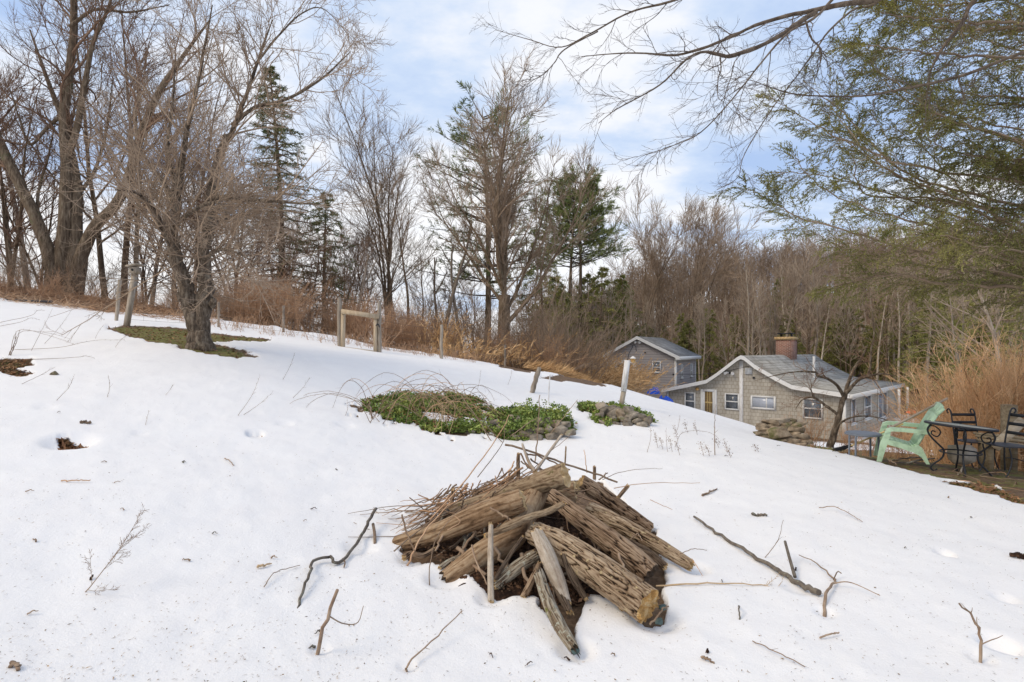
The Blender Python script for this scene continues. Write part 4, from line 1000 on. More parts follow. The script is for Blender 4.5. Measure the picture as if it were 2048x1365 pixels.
# ------------------------------------------------------------------ fence, posts, gate
def wobble_post(b, t, r, n=10, sides=10, amt=.1, seed=0):
    rg_ = np.random.default_rng(seed); P = np.linspace(b, t, n); P[1:-1] += rg_.normal(0, r * .12, (n - 2, 3))
    return P, r * (1 + rg_.normal(0, amt * .4, n))
fp = [(883, 718, 650, 15.2, .045), (567, 657, 612, 16.0, .035), (437, 650, 605, 15.0, .03), (1010, 728, 690, 17.5, .035)]
fr = empty('wire_fence', at(680, 697, 14.3), 'rusty wire mesh garden fence strung on weathered wooden posts', 'fence')
pos = []
for i, (px, pb, pt, Y, r) in enumerate(fp):
    x = (px - CX) / F * Y; bz = gz(x, Y); t = at(px, pt, Y)
    MB().tube(*wobble_post(np.array([x, Y, bz - .2]), t, r, seed=i), 10).build('post', M['bark_grey'] if i else M['post_wood'], fr)
wl = [(-9.15, 13.2), (-7.9, 15), (-5.9, 15.6), (-4.55, 14.35), None, (-3.42, 14.35), (-1.95, 15.2), (-.2, 17.5), (2.1, 20)]
for k in range(len(wl) - 1):
    if wl[k] is None or wl[k + 1] is None: continue
    mb = MB()
    (xa, ya), (xb, yb) = wl[k], wl[k + 1]
    za, zb = gz(xa, ya), gz(xb, yb); Lh = math.hypot(xb - xa, yb - ya)
    for h in (.1, .28, .46, .64, .82, 1.0, 1.15):
        mb.tube(cr([(xa, ya, za + h), ((xa + xb) / 2, (ya + yb) / 2, (za + zb) / 2 + h - .03), (xb, yb, zb + h)], 7), .003, 3, False)
    for j in range(1, int(Lh / .25)):
        f = j / int(Lh / .25); x, y, z = xa + (xb - xa) * f, ya + (yb - ya) * f, za + (zb - za) * f
        mb.tube([(x, y, z + .08), (x + .01, y, z + .6), (x, y, z + 1.14)], .0022, 3, False)
    mb.build('wire_mesh', M['twig_dark'], fr)
# gate frame
gt = empty('gate_frame', at(720, 698, 14.3), 'pale timber garden gateway between two grey posts, its door missing', 'gate frame')
Yg_ = 14.3
for i, (px, pt, pb, r) in enumerate(((679, 597, 697, .058), (759, 603, 706, .05))):
    MB().tube(*wobble_post(at(px, pb + 8, Yg_), at(px, pt, Yg_), r, seed=20 + i), 10).build('post', M['post_wood'], gt)
MB().bar(at(685.5, 700, Yg_ - .02), at(687, 620, Yg_ - .02), .09, .09, (0, 1, 0)).build('jamb', M['lumber'], gt)
MB().bar(at(751, 707, Yg_ - .02), at(751.5, 632, Yg_ - .02), .09, .09, (0, 1, 0)).build('jamb', M['lumber'], gt)
MB().bar(at(683, 623, Yg_ - .075), at(758, 634, Yg_ - .075), .04, .12, (0, 0, 1)).build('lintel', M['lumber'], gt)
MB().bar(at(690, 697, Yg_ - .06), at(748, 704.5, Yg_ - .06), .06, .07, (0, 0, 1)).build('threshold', M['lumber'], gt)
MB().tube(cr([at(679, 600, Yg_), at(715, 600, Yg_), at(759, 606, Yg_)], 8), .008, 5).build('top_wire', M['twig_dark'], gt)
MB().tube(cr([at(752, 652, Yg_ - .1), at(756, 648, Yg_ - .12), at(759, 655, Yg_ - .1)], 6), .015, 6).build('latch', M['iron'], gt)
# birdhouse post and its partner
b = at(252, 652, 12.9); t = at(270, 548, 12.9)
bp = empty('birdhouse_post', b, 'leaning grey post with a small weathered birdhouse on top', 'post')
P_ = np.linspace(b - [0, 0, .1], t, 12); MB().bar(b - [0, 0, .1], t, .1, .095, (0, 1, 0)).build('post', M['post_wood'], bp)
h = at(270, 548, 12.9)
bh = MB().box((-.09, -.09, 0), (.09, .09, .15), None, h).build('birdhouse', M['post_wood'], bp)
MB().add(np.array([(-.14,-.14,.15),(.14,-.14,.2),(.14,.14,.2),(-.14,.14,.15),(-.14,-.14,.18),(.14,-.14,.23),(.14,.14,.23),(-.14,.14,.18)]) + h, [(3,2,1,0),(4,5,6,7),(0,1,5,4),(1,2,6,5),(2,3,7,6),(3,0,4,7)]).build('roof', M['post_wood'], bh)
MB().tube([h + [0, -.088, .08], h + [0, -.1, .08]], [.03, .03], 10).build('entrance_hole', M['dark'], bh)
b = at(232, 634, 13.6); t = at(240, 560, 13.6)
tag(MB().tube(*wobble_post(b - [0, 0, .2], t, .042, seed=31), 10).build('fence_post', M['post_wood']), 'short grey round post standing left of the birdhouse post', 'post')
# white sleeved post in the far rockery, hook and lantern
b = S(1242, 812); Yp = b[1]
wpst = empty('sleeved_post', b, 'leaning wooden post in a white sleeve with a black hook on top', 'post')
MB().bar(at(1241, 818, Yp), at(1248, 780, Yp), .085, .085, (0, 1, 0)).build('post', M['post_wood'], wpst)
MB().bar(at(1247, 783, Yp), at(1255, 721, Yp), .098, .098, (0, 1, 0)).build('sleeve', M['white_worn'], wpst)
MB().tube(cr([at(1255, 722, Yp), at(1258, 708, Yp), at(1264, 696, Yp), at(1267, 691, Yp), at(1271, 693, Yp), at(1273, 703, Yp)], 20), .008, 6).build('hook', M['iron'], wpst)
MB().tube(cr([at(1265, 697, Yp), at(1264, 691, Yp), at(1260, 690, Yp)], 8), .006, 6).build('hook', M['iron'], wpst)
c = at(1266, 722, Yp + .02)
ln = MB().tube([c + [0, 0, -.04], c + [0, 0, .045]], [.05, .05], 4).build('feeder', M['cut_yellow'], wpst)
MB().tube([c + [0, 0, .046], c + [0, 0, .06], c + [0, 0, .09]], [.062, .055, .015], 8).build('cap', M['white_worn'], ln)
MB().bar(at(1252, 724, Yp), at(1266, 726, Yp + .02), .02, .02).build('bracket', M['white_worn'], wpst)
# leaning stake and reed
b = S(1063, 787)
tag(MB().tube(*wobble_post(b - [.02, 0, .1], at(1079, 735, b[1]), .05, seed=40, amt=.25), 9).build('stake', M['bark_grey']), 'short stake leaning right in the open snow above the stone wall', 'stake')
b = S(1097, 806)
tag(MB().tube(cr([b, at(1098, 780, b[1]), at(1100, 750, b[1])], 6), [.012,.012,.011,.011,.01,.01], 6).build('stake', M['white_worn']), 'very thin pale stake upright in snow beside the leaning stake', 'stake')

# ------------------------------------------------------------------ stones
def stone_mesh(c, sx, sy, sz, seed, rot=0, tilt=0):
    rg_ = np.random.default_rng(seed)
    import bmesh
    bm = bmesh.new()
    for p_ in nrm(rg_.normal(0, 1, (22, 3))): bm.verts.new(np.sign(p_) * np.abs(p_) ** .55 * rg_.uniform(.85, 1.05))
    bmesh.ops.convex_hull(bm, input=bm.verts[:]); bmesh.ops.delete(bm, geom=[v for v in bm.verts if not v.link_faces], context='VERTS')
    bmesh.ops.bevel(bm, geom=bm.edges[:], offset=.035, segments=1, affect='EDGES', clamp_overlap=True); bmesh.ops.triangulate(bm, faces=bm.faces[:])
    bm.verts.index_update()
    V = np.array([v.co[:] for v in bm.verts]); T = np.array([[v.index for v in f.verts] for f in bm.faces]); bm.free()
    V = V * (1 + .07 * noise3(V[:, 0] * 4, V[:, 1] * 4, V[:, 2] * 4, seed))[:, None] * [sx, sy, sz]
    ca, sa = math.cos(rot), math.sin(rot); cb2, sb2 = math.cos(tilt), math.sin(tilt)
    R = np.array([[ca, -sa, 0], [sa, ca, 0], [0, 0, 1]]) @ np.array([[cb2, 0, sb2], [0, 1, 0], [-sb2, 0, cb2]])
    return V @ R.T + np.asarray(c), T
def stone(px, py, w, h, Yo, seed, mat, label, group, tilt=0, depth=None):
    """px,py centre, w,h size in photo pixels; Yo distance"""
    c = at(px, py, Yo); sx = w / 2 / F * Yo * 1.15; sz = h / 2 / F * Yo * 1.25
    V, T = stone_mesh(c, sx, depth or max(sx * .8, sz), sz, seed, RS.uniform(-.3, .3), tilt)
    return tag(MB().add(V, None, T).build('stone', M[mat]), label, 'stone', group)
Yw = S(1070, 876)[1]
ST = [(1033,838,30,12,'stone_pale'),(1018,868,22,16,'stone'),(1000,858,20,12,'stone'),(1003,873,24,12,'stone'),(1047,872,30,16,'stone_moss'),(1085,845,40,20,'stone'),(1060,855,26,14,'stone'),(1095,858,22,14,'stone_pale'),
      (1072,876,26,14,'stone'),(1120,862,30,16,'stone'),(1140,866,22,12,'stone'),(1105,872,30,12,'stone'),(1075,862,28,12,'stone_moss'),(1030,876,20,12,'stone'),(990,845,24,10,'stone'),(940,866,24,12,'stone'),(985,874,22,10,'stone'),(1058,868,22,16,'stone'),(1128,850,26,12,'stone'),(1015,848,22,12,'stone'),(1110,848,24,14,'stone_moss')]
for i, (x, y, w_, h_, mt) in enumerate(ST):
    lab = 'round pale stone bedded on top of the ivy-covered low wall' if i == 0 else 'large flat grey boulder in the middle of the low dry-stone wall' if i == 5 else 'grey stone in the low dry-stone wall under the ivy'
    stone(x, y, w_, h_, Yw + .28 - (y - 845) * .012, 100 + i, mt, lab, None if i in (0, 5) else 'stones of the low dry-stone wall', RS.uniform(-.25, .25))
Yr = S(1240, 845)[1]
ST = [(1203,812,22,12,'stone_pale'),(1222,818,26,11,'stone'),(1208,824,18,14,'stone'),(1226,826,30,12,'stone'),(1240,830,18,24,'stone_moss'),(1258,820,24,16,'stone'),(1262,832,34,12,'stone'),(1283,835,20,14,'stone'),(1296,842,18,16,'stone'),(1250,840,26,10,'stone'),(1275,843,22,12,'stone'),(1224,840,22,12,'stone'),(1200,832,18,10,'stone'),(1210,848,28,12,'stone'),(1230,848,24,10,'stone'),(1255,850,24,10,'stone'),(1285,850,24,10,'stone')]
for i, (x, y, w_, h_, mt) in enumerate(ST):
    lab = 'dark slab tilted steeply on the rock heap at the sleeved post' if i == 3 else 'upright mossy stone right under the white-sleeved post' if i == 4 else 'angular grey stone in the heap around the sleeved post'
    stone(x, y, w_, h_, Yr + .3 - (y - 812) * .011, 150 + i, mt, lab, None if i in (3, 4) else 'stones heaped around the sleeved post', -.6 if i == 3 else RS.uniform(-.3, .3))
Yk = S(1545, 880)[1] - .3
cn = 0
for row, (yy, xa, xb) in enumerate(((890,1548,1602),(883,1520,1600),(875,1508,1592),(867,1504,1588),(859,1508,1584),(852,1514,1578),(846,1524,1574),(841,1538,1570))):
    x = xa + RS.uniform(0, 6)
    while x < xb:
        w_ = RS.uniform(18, 38); big = (row == 3 and 1530 < x < 1556)
        h_ = RS.uniform(7, 12)
        if big: w_, h_ = 46, 22
        lab = 'big tan boulder with a rough face in the cairn before the house' if big else 'mossy flat stone stacked in the cairn before the house'
        stone(x + w_ / 2, yy + RS.uniform(-2, 2) - (4 if big else 0), w_, h_, Yk + .34 - (yy - 842) * .009 - (.08 if big else 0), 400 + cn, 'stone_pale' if (row > 5 and cn % 2) else 'stone_moss', lab, None if big else 'stones of the cairn before the house', RS.uniform(-.12, .12)); cn += 1
        x += w_ * .8
g = S(280 / 2.56, 748)
stone(109, 747, 14, 8, S(109, 750)[1], 231, 'stone_moss', 'lone small mossy stone in the snow at the left', None)

# ------------------------------------------------------------------ patio things
def ground_at(px, Y): x = (px - CX) / F * Y; return np.array([x, Y, gz(x, Y)])
K9 = 9.1
# mint green garden chair, seen from its side
c0 = ground_at(1757, K9); c0[2] = at(1757, 917, K9)[2]
mc = empty('garden_chair', c0, 'pale mint green plastic lounge chair facing left beside the small grey table', 'chair')
u_ = K9 / F
TH9 = math.atan2((1800 - CX) / F, 1) - .1
P9 = at(1800, 880, K9)
def lc(px, py, dy):
    # a point of the chair's side plane, which stands square to the line from the camera
    d = np.array([math.sin(TH9), math.cos(TH9)]); k = (px - CX) / F
    Yq = (P9[:2] @ d) / (k * d[0] + d[1]); p = at(px, py, Yq); return p + np.array([d[0] * dy, d[1] * dy, 0])
def slab(poly, y0, y1, yaw=.0):
    A = [lc(x, y, y0) for x, y in poly]; B = [lc(x, y, y1) for x, y in poly]
    mb = MB(); mb.ngon(A[::-1]); mb.ngon(B); n = len(poly)
    for i in range(n): j = (i + 1) % n; mb.add([A[i], A[j], B[j], B[i]], [(0, 1, 2, 3)])
    return mb
for dy in (-.33, .27):
    s = (dy > 0) * -4
    ar = slab([(1766, 862 + s), (1769, 854 + s), (1778, 851 + s), (1800, 852 + s), (1850, 857 + s), (1856, 862 + s), (1848, 864 + s), (1800, 859 + s), (1780, 858 + s)], dy - .02, dy + .09).build('arm', M['mint'], mc)
    slab([(1750, 917), (1760, 917), (1766, 897), (1775, 872), (1778, 858 + s), (1766, 862 + s), (1757, 880)], dy, dy + .06).build('front_leg', M['mint'], mc)
    slab([(1768, 874), (1785, 877), (1806, 884), (1822, 889), (1830, 884), (1838, 890), (1846, 906), (1853, 922), (1846, 922), (1836, 907), (1820, 899), (1800, 892), (1768, 883)], dy + .002, dy + .058).build('seat_rail', M['mint'], mc)
st_ = MB()
cv = cr([(1770, 876), (1785, 879), (1800, 884), (1815, 889), (1824, 888), (1828, 884)], 30)
for i in range(0, 29, 4):
    (xa, ya), (xb, yb) = cv[i], cv[min(i + 3, 29)]
    st_.bar((lc(xa, ya, -.27) + lc(xb, yb, -.27)) / 2, (lc(xa, ya, .27) + lc(xb, yb, .27)) / 2, math.hypot(xb - xa, yb - ya) * u_ * .98, .02, (0, 0, 1))
st_.build('seat', M['mint'], mc)
bk = MB(); yb0 = [(-.25, .25), (-.28, .28)]
for j in range(7):
    f = (j - 3) / 3; top = 4 * (f ** 2)
    a = lc(1829 , 886, f * .235); m1 = lc(1842, 862 + top * .2, f * .255); b = lc(1866, 824 + top * .6, f * .275); e = lc(1880, 806 + top * 1.8, f * .285)
    for p0, p1, w0 in ((a, m1, .074), (m1, b, .08), (b, e, .085)): bk.bar(p0, p1, w0, .024, (-1, 0, .6))
bk.bar(lc(1851, 852, -.3), lc(1851, 852, .3), .05, .02); bk.bar(lc(1871, 822, -.3), lc(1871, 822, .3), .05, .018)
bk.build('backrest', M['mint'], mc)
# small grey round table
K95 = 9.3
c0 = at(1728, 912, K95)
t_ = empty('side_table', c0, 'small round grey metal side table left of the green chair', 'table')
cc = at(1726, 867, K95 + .05); th = np.linspace(0, 2 * PI, 41)[:-1]
tp = MB(); rr_ = .255
for z0, z1, r0 in ((-.012, .012, rr_),):
    A = [cc + [r0 * math.cos(a), r0 * math.sin(a), z0] for a in th]; B = [cc + [r0 * math.cos(a), r0 * math.sin(a), z1] for a in th]
    tp.ngon(A[::-1]); tp.ngon(B); n = len(th)
    for i in range(n): j = (i + 1) % n; tp.add([A[i], A[j], B[j], B[i]], [(0, 1, 2, 3)])
tp.build('tabletop', M['greymetal'], t_)
ring = [cc + [(rr_ + .004) * math.cos(a), (rr_ + .004) * math.sin(a), -.012] for a in np.linspace(0, 2 * PI, 41)]
MB().tube(ring, .016, 6, False).build('rim', M['greymetal'], t_)
for px, py, dy in ((1698, 913, -.02), (1711, 916, -.2), (1741, 914, .16), (1758, 922, -.04)):
    f = at(px, py, K95 + dy); top = at(px - (px - 1728) * .03, 868, K95 + dy * .97 + .03); top[2] = cc[2] - .02
    MB().tube([f, top], [.0145, .0165], 10).build('leg', M['greymetal'], t_)
# round iron table with scrolled legs
KT = 8.3; cc = at(1921, 852, KT); zb = at(1921, 945, KT)[2]
t_ = empty('iron_table', (cc[0], cc[1], zb), 'round black wrought-iron garden table with scrolled legs and stone top', 'table')
R_ = .42; tl_ = lambda x: -.10 * x     # the table leans right
A = [cc + [R_ * math.cos(a), R_ * math.sin(a), tl_(R_ * math.cos(a)) - .012] for a in th]; B = [p + [0, 0, .02] for p in A]
tp = MB(); tp.ngon(A[::-1]); tp.ngon(B)
for i in range(40): j = (i + 1) % 40; tp.add([A[i], A[j], B[j], B[i]], [(0, 1, 2, 3)])
tp.build('tabletop', M['tabletop'], t_)
MB().tube([cc + [(R_ + .006) * math.cos(a), (R_ + .006) * math.sin(a), tl_(R_ * math.cos(a)) - .004] for a in np.linspace(0, 2 * PI, 49)], .019, 8, False).build('rim', M['iron'], t_)
Hh = cc[2] - zb
for k in range(4):
    a = PI / 4 + k * PI / 2 + .25; dx, dy = math.cos(a), math.sin(a)
    pr_ = [(.36, Hh - .03), (.40, Hh - .12), (.36, Hh - .22), (.25, Hh - .34), (.2, .30), (.22, .18), (.32, .07), (.36, .0), (.32, -.04), (.28, .0)]
    MB().tube(cr([cc + [dx * r, dy * r, z - Hh + tl_(dx * r)] for r, z in pr_], 50), .0135, 8).build('leg', M['iron'], t_)
    sc_ = [(.36, Hh - .05), (.30, Hh - .06), (.24, Hh - .13), (.28, Hh - .21), (.35, Hh - .18), (.34, Hh - .13), (.30, Hh - .14)]
    MB().tube(cr([cc + [dx * r, dy * r, z - Hh + tl_(dx * r)] for r, z in sc_], 36), .010, 7).build('scroll', M['iron'], t_)
MB().tube([cc + [.25 * math.cos(a), .25 * math.sin(a), .30 - Hh] for a in np.linspace(0, 2 * PI, 33)], .011, 6, False).build('brace_ring', M['iron'], t_)
# wrought-iron chairs
def iron_chair(c, ang, label):
    """seat faces local -y; c is the floor point under the seat centre"""
    r = empty('iron_chair', c, label, 'chair', 'black wrought-iron garden chairs', rz=ang); r.scale = (.93, .93, .93)
    mb = MB(); n = 28
    A = [(.24 * np.sign(math.cos(a)) * abs(math.cos(a)) ** .7, .23 * np.sign(math.sin(a)) * abs(math.sin(a)) ** .7, .44) for a in np.linspace(0, 2 * PI, n + 1)[:-1]]
    B = [(x, y, z + .014) for x, y, z in A]; mb.ngon(A[::-1]); mb.ngon(B)
    for i in range(n): j = (i + 1) % n; mb.add([A[i], A[j], B[j], B[i]], [(0, 1, 2, 3)])
    mb.build('seat', M['iron'], r)
    for sx in (-.21, .21):
        MB().tube(cr([(sx, .2, 0), (sx, .19, .25), (sx, .2, .45), (sx, .25, .72), (sx, .30, .95), (sx, .36, 1.0), (sx, .40, .96), (sx, .37, .92)], 30), .013, 8).build('rear_leg', M['iron'], r)
        MB().tube(cr([(sx, -.26, 0), (sx, -.2, .1), (sx, -.16, .25), (sx, -.2, .44)], 16), .012, 8).build('front_leg', M['iron'], r)
    for z, y in ((.62, .228), (.76, .258), (.9, .287)):
        MB().bar((-.21, y, z), (.21, y, z), .012, .05).build('back_slat', M['iron'], r)
    MB().tube(cr([(-.21, .19, .2), (0, .1, .24), (.21, .19, .2)], 10), .008, 6).build('stretcher', M['iron'], r)
    return r
c1_ = at(1950, 930, 9.3); iron_chair((c1_[0], 9.3, c1_[2] - .02), -.06, 'black iron chair with curled back posts behind the round table')
c2_ = at(2006, 948, 8.0); iron_chair((c2_[0] + .06, 8.0, c2_[2]), -1.45, 'black iron chair at the right edge, facing the round table')
# old wooden post, bench of planks, leaning board, block
b = at(2018, 948, 9.6); tag(MB().bar(b, at(2018, 810, 9.6), .17, .15, (0, 1, 0)).build('wooden_post', M['plank_old']), 'old square mossy post behind the right-hand iron chair', 'post')
bn = empty('plank_bench', at(2000, 930, 9.1), 'low bench of split weathered planks behind the iron table', 'bench')
for i, (x0, y0, x1, y1, Y) in enumerate(((1955, 868, 2120, 884, 9.25), (1960, 874, 2120, 891, 9.02), (1962, 881, 2120, 899, 8.82))):
    MB().bar(at(x0, y0, Y), at(x1, y1, Y), .19, .035).build('plank', M['plank_old'], bn)
for px in (1972, 2080): MB().bar(at(px, 945, 9.05), at(px, 886, 9.05), .09, .2, (0, 1, 0)).build('leg', M['plank_old'], bn)
MB().bar(at(1988, 896, 8.7), at(2047, 840, 8.75), .14, .025, (-.4, -1, .4)).build('weathered_board', M['plank']).name = 'weathered_board'
tag(bpy.data.objects['weathered_board'], 'bleached plank leaning up behind the right-hand iron chair', 'plank')
V, T = stone_mesh(at(1926, 910, 8.8), .19, .17, .17, 77); tag(MB().add(V, None, T).build('stone_block', M['stone_pale']), 'pale rough block standing under the round iron table', 'block')
# broom and pole
br_ = empty('broom', at(1690, 900, 9.6), 'broom with yellow handle and black bristles lying against the green chair', 'broom')
MB().tube([at(1700, 893, 9.45), at(1806, 848, 9.2)], [.014, .014], 8).build('handle', M['yellow'], br_)
mb = MB(); rg_ = np.random.default_rng(3); s0_ = at(1702, 892, 9.45)
for i in range(90):
    e = at(1672 + rg_.uniform(-9, 10), 899 + rg_.uniform(-3, 5), 9.5 + rg_.uniform(-.08, .08)); mb.tube([s0_ + rg_.normal(0, .012, 3), (s0_ + e) / 2 + rg_.normal(0, .012, 3), e], [.004, .004, .002], 3, False)
mb.build('bristles', M['bristle'], br_)
tag(MB().tube(np.linspace(at(1770, 862, 9.05), at(1895, 797, 8.9), 8), np.linspace(.02, .018, 8), 9).build('pole', M['pole']), 'long grey-brown wooden pole propped across the arms of the green chair', 'pole')
# ------------------------------------------------------------------ log pile
LR_ = .76
def log(pts, R, mat, label, seed, ridge=.012, afreq=6, lfreq=7, cut='cut', group=None, name='log', ns=64, lump=.06, jag=.012, flat=1.0, step=.012):
    pts = np.asarray(pts, float)
    Lg = np.linalg.norm(np.diff(pts, axis=0), axis=1).sum(); nu = int(np.clip(Lg / step, 16, 170))
    C = cr(pts, nu); Rr = cr(np.asarray(R, float), nu)[:, 0] * LR_
    t = nrm(np.gradient(C, axis=0)); ref = np.array([.2, .1, .97]); u = nrm(np.cross(t, ref)); v = np.cross(t, u)
    a = np.linspace(0, 2 * PI, ns, endpoint=False); s = np.linspace(0, Lg, nu)
    ca, sa = np.cos(a)[None], np.sin(a)[None]; S_ = s[:, None]
    rm = Rr.mean()
    tw = .8 * noise3(ca * 1.2, sa * 1.2, S_ * 3 + 0 * ca, seed + 3)
    n1 = noise3(ca * afreq + tw, sa * afreq, S_ * lfreq + 0 * ca, seed); n2 = noise3(ca * afreq * 1.7, sa * afreq * 1.7 + tw, S_ * lfreq * 1.2 + 0 * ca, seed + 1)
    rid = np.clip(1.12 - np.exp(-(np.abs(n1) * 6.5) ** 1.2) * 1.12, 0, 1); rid = rid * (.4 + .6 * np.clip(np.abs(n2) * 5, 0, 1))
    lum = noise3(ca * 1.1, sa * 1.1, S_ * 2.5 + 0 * ca, seed + 2)
    rad = Rr[:, None] * (1 + lump * lum) + ridge * (rid - .6)
    P = C[:, None] + rad[..., None] * (ca[..., None] * u[:, None] + flat * sa[..., None] * v[:, None])
    # ragged ends
    for k, sg in ((0, -1), (nu - 1, 1)):
        P[k] += t[k] * sg * (jag * noise2(np.cos(a) * 4, np.sin(a) * 4, seed + k))[:, None]
    idx = np.arange(nu * ns).reshape(nu, ns)
    q = np.stack([idx[:-1], np.roll(idx[:-1], -1, 1), np.roll(idx[1:], -1, 1), idx[1:]], -1).reshape(-1, 4)
    Vs = [P.reshape(-1, 3)]; n = nu * ns; caps = []; tris = []; rids = [rid.ravel()]
    co = np.stack([ca * Rr[:, None] + 0 * S_, sa * Rr[:, None] + 0 * S_, S_ * .42 + 0 * ca], -1).reshape(-1, 3); cos_ = [co]
    for k, sg in ((0, -1), (nu - 1, 1)):
        prev = idx[k]
        for f in (.82, .55, .28):
            ring = C[k] + (P[k] - C[k]) * f + t[k] * sg * (jag * 1.6 * noise2(np.cos(a) * 5 * f + 3, np.sin(a) * 5 * f, seed + 5 + k))[:, None]
            new = np.arange(ns) + n; n += ns; Vs.append(ring); rids.append(np.full(ns, .5)); cos_.append(ring)
            qq = np.stack([prev, np.roll(prev, -1), np.roll(new, -1), new], -1)
            caps.append(qq if sg > 0 else qq[:, ::-1]); prev = new
        Vs.append(C[k][None]); rids.append(np.array([.5])); cos_.append(C[k][None])
        tt = np.stack([prev, np.roll(prev, -1), np.full(ns, n)], -1); n += 1; tris.append(tt if sg > 0 else tt[:, ::-1])
    caps = np.concatenate(caps); tris = np.concatenate(tris)
    mb = MB(); mb.V = Vs; mb.n = n; mb.Q = [q, caps]; mb.T = [tris]
    o = mb.build(name, [M[mat], M[cut]], None, True)
    me = o.data
    mi = np.zeros(len(me.polygons), np.int32); mi[len(q):] = 1; me.polygons.foreach_set('material_index', mi)
    sm = np.ones(len(mi), bool); sm[len(q):] = False; me.polygons.foreach_set('use_smooth', sm)
    A = me.attributes.new('ridge', 'FLOAT', 'POINT'); A.data.foreach_set('value', np.concatenate(rids).astype(np.float32))
    A = me.attributes.new('logco', 'FLOAT_VECTOR', 'POINT'); A.data.foreach_set('vector', np.concatenate(cos_).astype(np.float32).ravel())
    return tag(o, label, 'log' if name == 'log' else 'stick', group)
def px3(L): return [at(*p) for p in L]
log(px3([(1068,1066,3.95),(1120,1092,3.78),(1180,1130,3.58),(1240,1172,3.4),(1297,1213,3.24)]), [.105,.13,.14,.14,.135], 'log_bark', 'thickest log in front with deeply furrowed bark and a bright yellow rotten end', 1, ridge=.013, afreq=7.5, lfreq=10, cut='cut_yellow', jag=.012, ns=150, step=.006)
log(px3([(1103,990,4.3),(1150,1030,4.15),(1210,1075,4.0),(1262,1115,3.87),(1300,1148,3.78)]), [.06,.085,.1,.105,.1], 'log_brown', 'thick brown log sloping right behind the yellow-ended one', 2, ridge=.013, afreq=6, lfreq=8, cut='log_dark', jag=.014, ns=120, step=.007)
log(px3([(1178,1020,4.55),(1240,1050,4.38),(1310,1088,4.18),(1382,1132,3.98)]), [.085,.085,.068,.05], 'log_bark', 'long furrowed log reaching farthest right out of the pile', 3, ridge=.011, afreq=6, lfreq=9, cut='cut', ns=110, step=.007)
log(px3([(1160,965,4.95),(1210,995,4.95),(1260,1030,4.92),(1302,1058,4.88)]), [.09,.085,.075,.06], 'log_brown', 'grey-brown log at the back right of the pile, half hidden', 4, ridge=.01, afreq=6, lfreq=8, ns=90, step=.009)
log(px3([(1132,950,4.42),(1080,965,4.5),(1020,985,4.55),(950,1008,4.6),(880,1030,4.62)]), [.125,.118,.09,.075,.06], 'log_tan', 'topmost tan log with its sawn end facing up right', 5, ridge=.005, lump=.12, cut='cut', ns=64)
log(px3([(1046,1000,4.1),(1000,1016,4.12),(940,1040,4.17),(870,1068,4.24),(796,1090,4.32)]), [.105,.115,.112,.104,.088], 'log_smooth', 'big smooth tan log leaning down to the left end of the pile', 6, ridge=.004, lump=.08, cut='cut', ns=80, afreq=3, lfreq=3)
log(px3([(1072,985,4.55),(1052,1025,4.3),(1022,1075,4.04),(955,1120,3.92),(890,1160,3.82)]), [.125,.14,.135,.118,.09], 'log_smooth', 'crooked brown trunk piece under the big smooth log, pointing to the lower left', 7, ridge=.004, lump=.17, cut='log_dark', ns=80, afreq=3, lfreq=3, jag=.02)
log(px3([(1150,985,4.7),(1110,990,4.72),(1070,1005,4.75)]), [.11,.12,.1], 'log_smooth', 'short pale stump end wedged under the topmost log', 8, ridge=.006, lump=.12, ns=56)
log(px3([(1074,1066,3.7),(1092,1105,3.56),(1112,1155,3.44),(1133,1208,3.32)]), [.06,.075,.075,.045], 'log_pale', 'bare silvery split piece standing just left of the yellow-ended log', 9, ridge=.003, afreq=3, lfreq=2.5, cut='cut', ns=56, flat=.75, jag=.02)
log(px3([(1078,1150,3.42),(1095,1200,3.24),(1118,1250,3.07),(1148,1298,2.93)]), [.04,.042,.044,.032], 'log_moss', 'lichen-covered broken stick ending nearest the camera', 10, ridge=.012, ns=56, step=.008, jag=.03, cut='log_dark')
log(px3([(982,1050,3.72),(981,1100,3.63),(981,1150,3.56),(982,1203,3.5)]), [.02,.024,.025,.027], 'log_pale', 'pale upright stick at the front left of the pile', 11, ridge=.003, ns=32)
log(px3([(1072,1112,3.74),(1035,1135,3.69),(990,1172,3.64)]), [.05,.055,.05], 'log_moss', 'mossy lichened log low in the middle of the pile', 12, ridge=.01, ns=56)
log(px3([(1126,1008,3.98),(1095,1024,3.94),(1060,1034,3.9),(1020,1052,3.86),(972,1072,3.82)]), [.026,.028,.026,.035,.022], 'log_tan', 'bent orange-ended branch lying across the middle of the pile', 13, ridge=.006, ns=36, cut='cut_yellow')
log(px3([(1078,1128,3.66),(1062,1165,3.56),(1046,1196,3.5)]), [.022,.027,.026], 'log_brown', 'short round stick under the silvery split piece', 14, ridge=.004, ns=32)
log(px3([(1128,1110,3.62),(1148,1160,3.52),(1172,1198,3.46)]), [.04,.045,.03], 'log_dark', 'dark split piece in the gap below the yellow-ended log', 15, ridge=.008, ns=48, flat=.6)
log(px3([(1090,1125,3.5),(1112,1170,3.4),(1140,1225,3.25)]), [.03,.04,.03], 'log_dark', 'reddish dark split piece beside the lichen-covered stick', 16, ridge=.01, ns=48, flat=.6)
log(px3([(1195,1150,3.55),(1225,1185,3.45),(1245,1215,3.36)]), [.025,.03,.03], 'log_dark', 'dark broken piece in shadow beneath the yellow-ended log', 17, ridge=.008, ns=40)
log(px3([(868,1100,4.1),(845,1112,4.05),(822,1108,4.05),(808,1116,4.0)]), [.02,.022,.024,.03], 'log_brown', 'short curved branch stub at the far left of the pile', 18, ridge=.006, ns=32)
